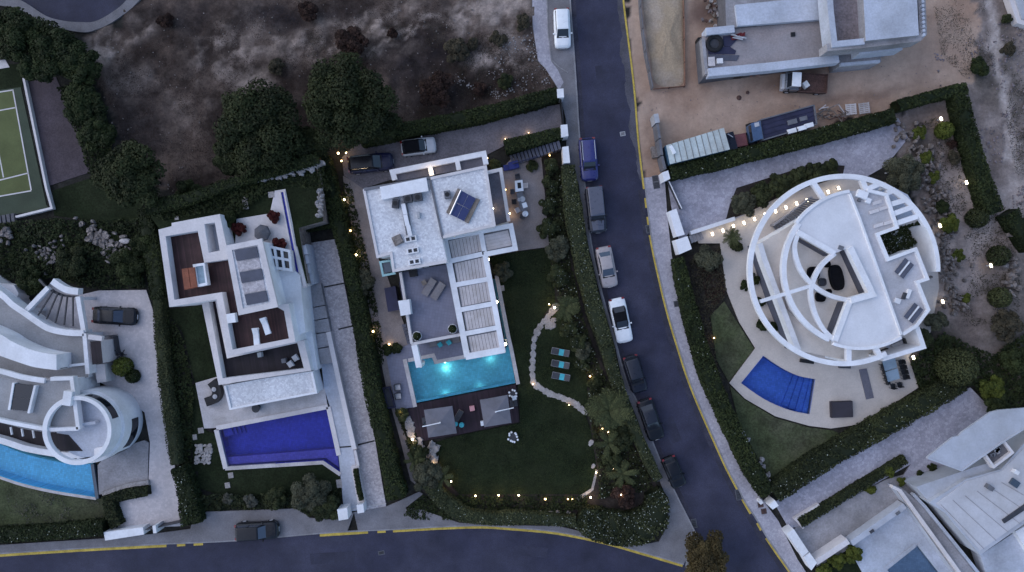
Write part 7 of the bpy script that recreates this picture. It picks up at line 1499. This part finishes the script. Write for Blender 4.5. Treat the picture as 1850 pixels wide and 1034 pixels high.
# ---- single shrubs and garden trees
GS = 'garden shrubs'
for (l, p, r_, m_, fl) in (
 ('dark red shrub at the left corner of the white patio', (432,413), 14, f_red, 0), ('dark red shrub beside the water channel', (494,392), 13, f_red, 0), ('dark red shrub below the grey covered furniture', (504,440), 13, f_red, 0),
 ('tall shrub where the dark hedge meets the villa path', (652,510), 26, f_olive, 0), ('small dark shrub at the end of the beige path', (700,632), 11, f_hedge, 0), ('second dark shrub beside the pool terrace corner', (716,630), 11, f_hedge, 0),
 ('round olive bush beside the pergola corner', (908,492), 19, f_olive, 0), ('leafy bush beside the carport frame corner', (894,298), 12, f_palm, 0), ('potted bush at the foot of the slate stair', (962,300), 11, f_shrub, 0),
 ('white flowering shrub nearest the street gate', (994,300), 18, f_shrub, 26), ('white flowering shrub beside the upper beige terrace', (994,335), 18, f_shrub, 40), ('white flowering shrub beside the dining table', (992,372), 18, f_shrub, 40), ('white flowering shrub beside the terrace corner', (990,412), 20, f_shrub, 40), ('rounded olive shrub at the top of the villa lawn', (1010,450), 26, f_olive, 0),
 ('white flowering shrub beside the round olive shrub', (1008,500), 22, f_shrub, 60), ('white flowering shrub right of the lit palm', (1025,590), 20, f_shrub, 70), ('white flowering shrub right of the topmost lounger', (1045,618), 20, f_shrub, 50), ('white flowering shrub right of the middle lounger', (1052,658), 16, f_shrub, 40), ('olive shrub right of the loungers', (1055,632), 18, f_olive, 0),
 ('dark shrub on the bank above the large palm', (1075,690), 14, f_shrub, 10), ('green shrub below the large palm', (1125,790), 26, f_shrub, 0), ('dark shrub at the lower lawn corner', (1105,830), 20, f_shrub, 0), ('dark brown shrub beside the corner path light', (1128,895), 24, f_dry, 0),
 ('spreading shrub at the lower left lawn corner', (770,860), 30, f_olive, 0), ('shrub among the rocks left of the villa lawn', (755,820), 20, f_shrub, 8), ('small shrub at the end of the pool terrace', (726,750), 13, f_palm, 0),
 ('pale rounded shrub on the bank below the violet pool, left', (412,901), 11, f_blue, 0), ('pale rounded shrub on the bank below the violet pool, right', (453,905), 14, f_blue, 0), ('shaggy grey-green shrub below the clipped pool corner', (560,890), 36, f_olive, 0), ('dark shrub left of the gate pillars', (590,915), 28, f_shrub, 0),
 ('olive shrub on the left of the shaggy bank', (500,900), 22, f_shrub, 0), ('broad shrub beside the pines behind the white house', (340,350), 26, f_hedge, 0), ('dark shrub in the white house lawn corner', (415,395), 18, f_hedge, 0),
 ('broad green bush in the rockery garden', (135,475), 30, f_shrub, 0), ('dark bush behind the curved pergola', (55,510), 28, f_hedge, 0), ('dark bush beside the rockery and hedge', (235,480), 34, f_hedge, 0), ('dark bush above the slim grey-green hedge', (262,440), 26, f_hedge, 0),
 ('olive tree beside the forecourt steps', (1280,470), 30, f_olive, 0), ('dark bush at the left end of the forecourt bed', (1345,370), 26, f_olive, 0), ('dark bush second in the forecourt bed', (1378,350), 24, f_shrub, 0), ('dark bush third in the forecourt bed', (1408,335), 22, f_shrub, 0), ('dark bush fourth in the forecourt bed', (1440,322), 22, f_shrub, 0), ('dark bush fifth in the forecourt bed', (1472,312), 22, f_shrub, 0), ('dark bush at the right end of the forecourt bed', (1498,306), 20, f_shrub, 0), ('large dark bush below the lit lamp beside the ring beam', (1632,315), 38, f_olive, 0),
 ('dark bush beside the right end of the round house', (1660,610), 24, f_shrub, 0), ('dark bush below the rock wall', (1690,580), 22, f_olive, 0),
 ('lime green shrub above the tall rock wall', (1660,240), 14, f_lime, 0), ('lime shrub on the rock wall, second from the top', (1672,285), 13, f_lime, 0), ('lime shrub on the rock wall, third from the top', (1686,320), 12, f_lime, 0), ('lime shrub on the rock wall beside the dark gap', (1716,405), 18, f_lime, 0), ('lime shrub on the rock wall near its foot', (1732,460), 13, f_lime, 0), ('small lime tuft in the lower rock garden', (1745,540), 10, f_lime, 0),
 ('dark plant in the gap of the rock wall', (1702,375), 14, f_hedge, 0), ('low bush in the pale gravel beside the straight hedge', (1722,286), 13, f_scrub, 0), ('low brown bush above the rock garden light', (1720,262), 9, f_dry, 0),
 ('bushy green plant left of the lower right roof', (1790,700), 24, f_lime, 0), ('dark bushy tree at the right edge below the rock garden', (1838,655), 32, f_hedge, 0), ('dark bush beside the tip of the lower right drive', (1800,730), 22, f_hedge, 0), ('grey bush at the right of the dark bank', (1815,590), 30, f_scrub, 0),
 ('lime shrub at the end of the narrow planter hedge', (1605,850), 12, f_lime, 0), ('lime shrub beside the lower right terrace corner', (1572,885), 11, f_lime, 0), ('small lime shrub at the edge of the pale terrace', (1628,870), 9, f_lime, 0), ('round shrub on the slab in front of the upper roof', (1684,846), 8, f_hedge, 0), ('second round shrub on the slab in front of the upper roof', (1662,858), 8, f_hedge, 0),
 ('lime bush behind the lower right street wall', (1540,1000), 18, f_lime, 0), ('second lime bush behind the lower right street wall', (1512,1015), 16, f_lime, 0), ('third lime bush at the bottom edge of the photo', (1488,1034), 18, f_lime, 0),
 ('dark bush on the upper right slope above the hedge', (1770,122), 20, f_hedge, 0), ('dark shrub on the far right slope', (1820,90), 14, f_scrub, 0), ('low shrub beside the top right house', (1818,36), 10, f_shrub, 0),
 ('spiky dark plant under the outer ring near the chord beam', (1378,587), 14, f_hedge, 0), ('dark planter plant under the left of the outer ring', (1347,515), 12, f_hedge, 0), ('dark shrub between ring beam and glass facade, upper', (1362,505), 11, f_hedge, 0), ('dark shrub between ring beam and glass facade, middle', (1372,545), 10, f_hedge, 0), ('dark shrub between ring beam and glass facade, lower', (1396,592), 11, f_hedge, 0), ('dark plant at the lower edge of the cream path', (1330,445), 12, f_shrub, 0)):
    BZ = GZ_UP if m_ is f_red or l.startswith('dark shrub in the white house') else 0.0; shrub(l, p, r_, m_, group=GS, flower=fl)
BZ = 0.0
for (l, p, r_, m_) in (('round clipped dark green bush on the pinkish drive', (222,663), 17, f_lime), ('bright green round bush in the upper rock garden', (1706,236), 15, f_lime), ('dark round bush beside the straight hedge', (1765,394), 18, f_shrub), ('dark round bush in the middle of the rock garden', (1804,462), 18, f_shrub), ('green round bush in the lower rock garden', (1806,538), 18, f_palm), ('large light green round bush below the rock wall', (1727,663), 33, f_palm), ('dark clipped bush beside the slim sculpture', (240,680), 12, f_hedge)):
    ball(l, p, r_, m_)
tree('brown autumn tree on the traffic island at the bottom', (1272,1005), 46, 3.0, f_autumn, name='island_tree', ncl=60, per=260, ls=.15)
struct('traffic_island', MB().prism(PL(cat([(1262,972),(1300,1060),(1330,1120),(1280,1110),(1238,1022)], 4, True)), -.1, .16), kerbm)
solo('island_sign', MB().lathe((*W(1279,1019,3.6), 3.5), [(.02, 0), (.28, .02), (.28, .06), (.02, .08)], 16, sx=.9, sy=.6).tube([(*W(1279,1019,3.6), 0), (*W(1279,1019,3.6), 3.5)], .04, 6), glossy('sign_blue', (.08, .14, .42), .3), 'blue round road sign in the brown island tree', 'road sign')
# pots on the roof terrace
for p, l in (((754,607), 'left'), ((818,594), 'right')):
    c = at_(p, 3.3); o = thing('potted_plant', f'white pot with dark round plant on the grey roof terrace, {l} one', 'potted plant', p, 3.0, 'pots on the roof terrace')
    part('pot', MB().lathe((c.x, c.y, 3.0), [(.34, 0), (.5, .5), (.5, .6), (.42, .6), (.4, .45)], 18), white, o)
    k = 420; v = rng.normal(0, 1, (k, 3)); v /= np.linalg.norm(v, axis=1)[:, None]; C = np.array([c.x, c.y, 3.75])+v*.4*rng.uniform(.8, 1.1, k)[:, None]; V, Q, T = leaves(C, v, .12, rng.uniform(0, 1, k)); put_np('plant', merge([(V, Q, T, 0)]), f_hedge, o, tuple(org_of(o)))
# ---- palms
def frond_mesh(L_=1.6, n=11):
    V = []; Q = []
    for i in range(n):
        u0 = i/n; x = L_*u0; z = .55*L_*(u0-1.05*u0*u0); w_ = .24*L_*(.35+u0)*(1-u0)**.5+.03
        for s in (-1, 1):
            b = len(V); V += [(x, 0, z), (x+.075*L_, 0, z), (x+.16*L_, s*w_, z-.16*w_), (x+.10*L_, s*w_*.97, z-.2*w_)]; Q.append([b, b+1, b+2, b+3])
        b = len(V); x2 = L_*(i+1)/n; z2 = .55*L_*((i+1)/n-1.05*((i+1)/n)**2); V += [(x, -.012, z+.012), (x2, -.012, z2+.012), (x2, .012, z2+.012), (x, .012, z+.012)]; Q.append([b, b+1, b+2, b+3])
    return np_mesh('frond', np.array(V), np.array(Q), rng.uniform(0, 1, len(V)), f_palm)
FM = frond_mesh()
def palm(label, p, r_px, h, n=16, name='palm'):
    x, y = W(p[0], p[1], h); s = r_px/S/1.6*(HC-h)/HC; o = thing(name, label, 'palm', at=(x, y, 0), group='palms in the gardens')
    part('trunk', MB().tube([(x, y, 0), (x, y, h)], .16, 8, r1=.12), bark, o)
    for i in range(n):
        a = 2*math.pi*i/n*2.4; inst('frond', FM, o, (x, y, h), a, 0, R(rnd.uniform(-28, 20)), s*rnd.uniform(.82, 1.1))
palm('large feathery palm beside the roadside hedge', (1100,742), 40, 2.2, 30)
palm('lamp-lit palm at the top of the stepping stones', (1022,556), 26, 1.6, 16)
palm('lamp-lit palm below the large feathery palm', (1100,800), 26, 1.2, 14)
palm('lamp-lit palm at the right lawn corner', (1124,856), 28, 1.1, 14)
palm('small palm at the lower left lawn corner, lit from below', (800,862), 22, 1.1, 14)
palm('dark spiky palm beside the lit cream path', (1322,428), 17, 1.1, 20)
palm('spiky palm among the rocks beside the plum deck', (748,832), 20, 1.0, 14)
# ---- stones: paths and rockeries, each stone its own piece
def stone_mesh(seed):
    r2 = random.Random(seed); n = 7; V = []
    for z, k in ((0, 1), (.7, .96), (1, .78)):
        for i in range(n): a = 2*math.pi*i/n; q = .5*k*(1+.26*r2.uniform(-1, 1)); V.append((q*math.cos(a), q*math.sin(a), z*(1+.25*r2.uniform(-1, 1))))
    F = [(k*n+i, k*n+(i+1) % n, (k+1)*n+(i+1) % n, (k+1)*n+i) for k in range(2) for i in range(n)]+[tuple(2*n+i for i in range(n))]
    return MB().add(V, F)
SM = [mesh_of('stone', stone_mesh(i), stone_s) for i in range(5)]; RM = [mesh_of('rock', stone_mesh(20+i), rockm) for i in range(5)]; RG = [mesh_of('rock', stone_mesh(40+i), rock_g) for i in range(5)]
def stones(root_name, items, meshes, z=.05, hgt=.08, nm='stone'):
    o = thing(root_name, None, None, items[0][0], 0); tag(o, kind='structure')
    for (p, sx, sy, rz) in items:
        x, y = W(p[0], p[1], z); inst(nm, rnd.choice(meshes), o, (x, y, z-.02), rz, 0, 0, (sx, sy, hgt*rnd.uniform(.7, 1.3)))
curve = cat([(1003,556),(990,572),(976,590),(966,612),(963,640),(962,665),(964,690),(978,702),(994,712),(1010,717),(1028,724),(1042,732),(1055,744)], 2)
curve = cat(curve[::2], 2)[:27]
stones('stone_path', [(p, rnd.uniform(.85, 1.1), rnd.uniform(.55, .8), math.atan2(-(curve[min(i+1, len(curve)-1)][1]-curve[max(i-1, 0)][1]), curve[min(i+1, len(curve)-1)][0]-curve[max(i-1, 0)][0])) for i, p in enumerate(curve)], SM, .09, .07)
stones('stone_path', [((995,588), 1.3, .9, .3), ((988,580), .9, .7, 1.0), ((1000,578), .7, .5, .2), ((1068,800), .8, .5, 1), ((1072,842), .6, .4, 1)], SM, .09, .09)
stones('stone_path', [((735+k*3.5+rnd.uniform(-4, 4), 762+k*7), rnd.uniform(.8, 1.3), rnd.uniform(.6, .9), rnd.uniform(0, 3)) for k in range(9)], SM, .16, .12)
stones('rockery', [((757+rnd.uniform(0, 28), 802+rnd.uniform(0, 40)), rnd.uniform(.5, 1.5), rnd.uniform(.4, .8), rnd.uniform(0, 3)) for k in range(22)], RM, .12, .35, 'rock')
stones('stone_path', [((355+5*(k % 6)+rnd.uniform(-2, 2), 806+6*(k//6)+rnd.uniform(-2, 2)), rnd.uniform(.35, .55), rnd.uniform(.25, .45), rnd.uniform(0, 3)) for k in range(36)], SM, .1, .12)
rk = []
for k in range(60):
    u = rnd.random(); rk.append(((150+75*u+rnd.gauss(0, 12), 412+40*u+rnd.gauss(0, 12)), rnd.uniform(.3, .9), rnd.uniform(.3, .7), rnd.uniform(0, 3)))
for k in range(50): rk.append(((95+rnd.gauss(0, 14), 460+rnd.gauss(0, 12)), rnd.uniform(.2, .5), rnd.uniform(.2, .45), rnd.uniform(0, 3)))
for k in range(18): rk.append(((10+rnd.gauss(0, 10), 420+rnd.gauss(0, 8)), rnd.uniform(.3, .8), rnd.uniform(.3, .6), rnd.uniform(0, 3)))
stones('rockery', rk, RG, .3, .3, 'rock')
rk = []
for k in range(34):
    u = k/33; rk.append(((450+135*u, 322-26*u*u+rnd.uniform(-5, 5)), rnd.uniform(.4, .8), rnd.uniform(.3, .6), rnd.uniform(0, 3)))
for k in range(14): rk.append(((577+rnd.uniform(-3, 5), 345+3.5*k), rnd.uniform(.4, .7), rnd.uniform(.3, .5), rnd.uniform(0, 3)))
stones('rockery', rk, RM, GZ_UP+.1, .4, 'rock')
rk = []
RW = cat([(1640,232),(1655,270),(1672,320),(1688,360),(1694,410),(1702,460),(1712,510),(1722,560)], 4)
for k in range(250):
    p = rnd.choice(RW); rk.append(((p[0]+rnd.gauss(0, 17), p[1]+rnd.uniform(-9, 9)), rnd.uniform(.25, .75), rnd.uniform(.18, .4), R(-70)+rnd.gauss(0, .35)))
for k in range(40): rk.append(((1825+rnd.gauss(0, 10), 420+rnd.uniform(-40, 130)), rnd.uniform(.4, 1.0), rnd.uniform(.3, .7), rnd.uniform(0, 3)))
stones('rock_wall', rk, RG, .15, .45, 'rock')
rk = [((1395+rnd.gauss(0, 10)-60*u, 890-110*u+rnd.gauss(0, 5)), rnd.uniform(.3, .7), rnd.uniform(.25, .5), rnd.uniform(0, 3)) for u in [rnd.random() for _ in range(36)]]
stones('rockery', rk, RM, .15, .3, 'rock')
rk = [((830+k*15+rnd.uniform(-4, 4), 925+rnd.uniform(-2, 2)), rnd.uniform(.4, .8), rnd.uniform(.3, .4), 0) for k in range(14)]
stones('rockery', rk, RG, .15, .25, 'rock')
slab('path', [(1046,905),(1072,885),(1080,850),(1076,848),(1068,882),(1040,900)], .1, stone_s)

# ================================================================ LIT LAMPS
def lamp(label, p, power=14, z=.5, r=.15, kind='garden', group='garden lights', pz=None):
    r = r*rnd.uniform(.6, .85); power = power*rnd.uniform(.6, 1.6)
    o = thing('garden_light', label, 'lamp', at=(*W(p[0], p[1], z), 0.0), group=group); x, y = W(p[0], p[1], z)
    part('post', MB().lathe((x, y, pz or .02), [(.05, 0), (.04, max(.05, z-r-(pz or .02)))], 8), dkgrey, o)
    part('bulb', MB().lathe((x, y, z), [(.02, -r), (r*.8, -r*.6), (r, 0), (r*.8, r*.6), (.02, r)], 12), warm_c if power >= 16 or 'globe' in label else (warm_b if rnd.random() < .4 else warm), o, smooth=True)
    l = bpy.data.lights.new('lamp_light', 'POINT'); l.energy = power*0.25; l.color = (1.0, .66, .32); l.shadow_soft_size = .12
    lo = bpy.data.objects.new('lamp_light', l); lo.location = (x-o.location.x, y-o.location.y, z+r+.12); link(lo, o); return o
def plamp(label, p, power=6, z=.55, zb=.14, group='path lights'):
    x, y = W(p[0], p[1], z); o = thing('path_light', label, 'lamp', at=(x, y, zb), group=group)
    part('post', MB().box((x, y, (zb+z)/2), (.12, .12, z-zb)), ltgrey, o); k = 1.0 if group == 'rock garden lights' else .9; part('lens', MB().box((x, y, z+.03), (.22*k, .40*k, .06), R(18)), warm2, o)
    l = bpy.data.lights.new('lamp_light', 'POINT'); l.energy = power*0.07; l.color = (1.0, .80, .52); l.shadow_soft_size = .1
    lo = bpy.data.objects.new('lamp_light', l); lo.location = (0, 0, z-zb+.2); link(lo, o); return o
ORD = ['first', 'second', 'third', 'fourth', 'fifth', 'sixth', 'seventh', 'eighth', 'ninth', 'tenth', 'eleventh', 'twelfth']
for i, p in enumerate(((611,277),(625,276),(617,291))): lamp('warm lamp in the corner cluster behind the navy car, ' + ('left', 'right', 'lowest')[i], p, 9, .6, .13)
lamp('warm lamp at the hedge between pine and small white car', (676,260), 16)
for i, (p, e) in enumerate((((622,361), 14), ((633,417), 14), ((643,461), 22), ((674,599), 12))): lamp(f'warm lamp on the path beside the tall dark hedge, {ORD[i]} from the driveway', p, e, .5, .15)
lamp('warm lamp near the two dark shrubs at the path end', (703,622), 8, .35, .11)
lamp('warm wall lamp on the villa roof edge over the grey strip', (890,377), 12, 3.6, .15, pz=3.2); lamp('warm lamp on the beige terrace next to the fire table', (913,343), 12, .6, .14); lamp('warm lamp on the beige terrace next to the dining table end', (921,386), 9, .5, .11)
lamp('warm lamp at the corner of the carport frame', (880,286), 14, 2.2, .15); lamp('warm lamp under the middle beam of the carport frame', (779,310), 16, 3.55, .16, pz=3.3); lamp('warm lamp in the flowering bed near the slate stair', (993,281), 8, .6, .10)
lamp('small ground lamp on the hedge edge of the drive, left', (913,251), 8, .3, .05); lamp('small ground lamp on the hedge edge of the drive, right', (955,240), 8, .3, .05)
for i, p in enumerate(((882,469),(897,546),(913,622))): lamp(f'bright white globe lamp along the pergola edge, {ORD[i]} from the top', p, 14, 2.6, .19, group='globe lamps by the pergola')
lamp('warm lamp lighting the palm above the stepping stones', (1002,556), 45, .9, .17)
lamp('small warm lamp left of the lit palm', (992,550), 4, .3, .08); lamp('tiny lamp on the left bend of the stepping stones', (963,694), 3, .3, .07); lamp('tiny lamp on the lower bend of the stepping stones', (1028,732), 3, .3, .07); lamp('warm lamp among the shrubs right of the lowest lounger', (1066,680), 12, .7, .11)
lamp('warm lamp at the foot of the large feathery palm', (1089,774), 20, .6, .13); lamp('small lamp just below the large feathery palm', (1099,781), 5, .4, .07)
lamp('warm lamp on the right lawn edge', (1077,854), 8, .4, .11); lamp('warm lamp lighting the right corner palm', (1107,847), 22, .7, .13); lamp('small lamp beside the right corner palm lamp', (1116,847), 6, .5, .09)
lamp('warm lamp at the curved path end in the lawn corner', (1067,899), 30, .5, .13); lamp('warm lamp on the dark brown corner shrub', (1122,894), 14, 1.4, .14)
for i, p in enumerate(((859,896),(901,895),(937,895),(985,902),(1026,902))): lamp(f'warm lamp along the bottom edge of the villa lawn, {ORD[i]} from the left', p, 12, .5, .12)
lamp('second small lamp at the right of the bottom lawn lamps', (1034,902), 4, .4, .07)
lamp('warm lamp at the end of the pool terrace', (724,744), 14, .6, .12); lamp('bright warm lamp among the rocks left of the plum deck', (745,794), 24, .6, .16); lamp('warm lamp on the rocks above the lower left lawn palm', (783,842), 22, .6, .14); lamp('warm lamp lighting the lower left lawn palm', (815,870), 16, .6, .11)
for i, p in enumerate(((1287,423),(1306,417),(1325,409),(1344,403),(1363,396),(1382,388),(1401,382),(1420,375),(1439,368),(1458,362),(1496,347),(1515,340))): plamp(f'white path light on the curved cream path, {ORD[i]} from the street', p)
for l, p in (('pale light in the upper rock garden above the bright round bush', (1700,215)), ('pale light beside the straight hedge', (1746,330)), ('pale light in the large bush by the ring beam', (1617,308)), ('pale light beside the dark gap of the rock wall', (1698,408)), ('pale light next to the middle round bush', (1790,480)), ('pale light at the foot of the rock wall', (1703,545)), ('pale light near the corner of the round house terrace', (1650,646)), ('pale light on the kerb of the flowering hedge, right', (1546,780)), ('pale light on the kerb of the flowering hedge, left', (1476,828))): plamp(l, p, 5, .7 if p[0] != 1617 else 1.9, .05, 'rock garden lights')
lamp('small warm lamp at the left edge of the half-moon lawn', (1290,611), 4, .35, .10)
# lamps under water in the turquoise pool, set in the house-side wall
for (p, e, l, d_) in (((803,655.5), 38, 'left', (.1, -1)), ((885,639.5), 16, 'right', (.05, -1)), ((862,704), 7, 'far right', (.3, .2)), ((800,717), 12, 'far left', (.3, .2))):
    x, y = W(p[0], p[1]); o = thing('pool_lamp', f'submerged lamp of the turquoise pool, {l}', 'lamp', at=(x, y, -.5), group='submerged pool lamps')
    part('lens', MB().lathe((x, y, -.5), [(.02, -.08), (.1, 0), (.02, .08)], 12), poolglow, o)
    ld = bpy.data.lights.new('lamp_light', 'POINT'); ld.energy = e*.3; ld.color = (.78, 1.0, .86); ld.shadow_soft_size = .15
    lo = bpy.data.objects.new('lamp_light', ld); lo.location = (d_[0]*.7, d_[1]*.7, -.1); link(lo, o)
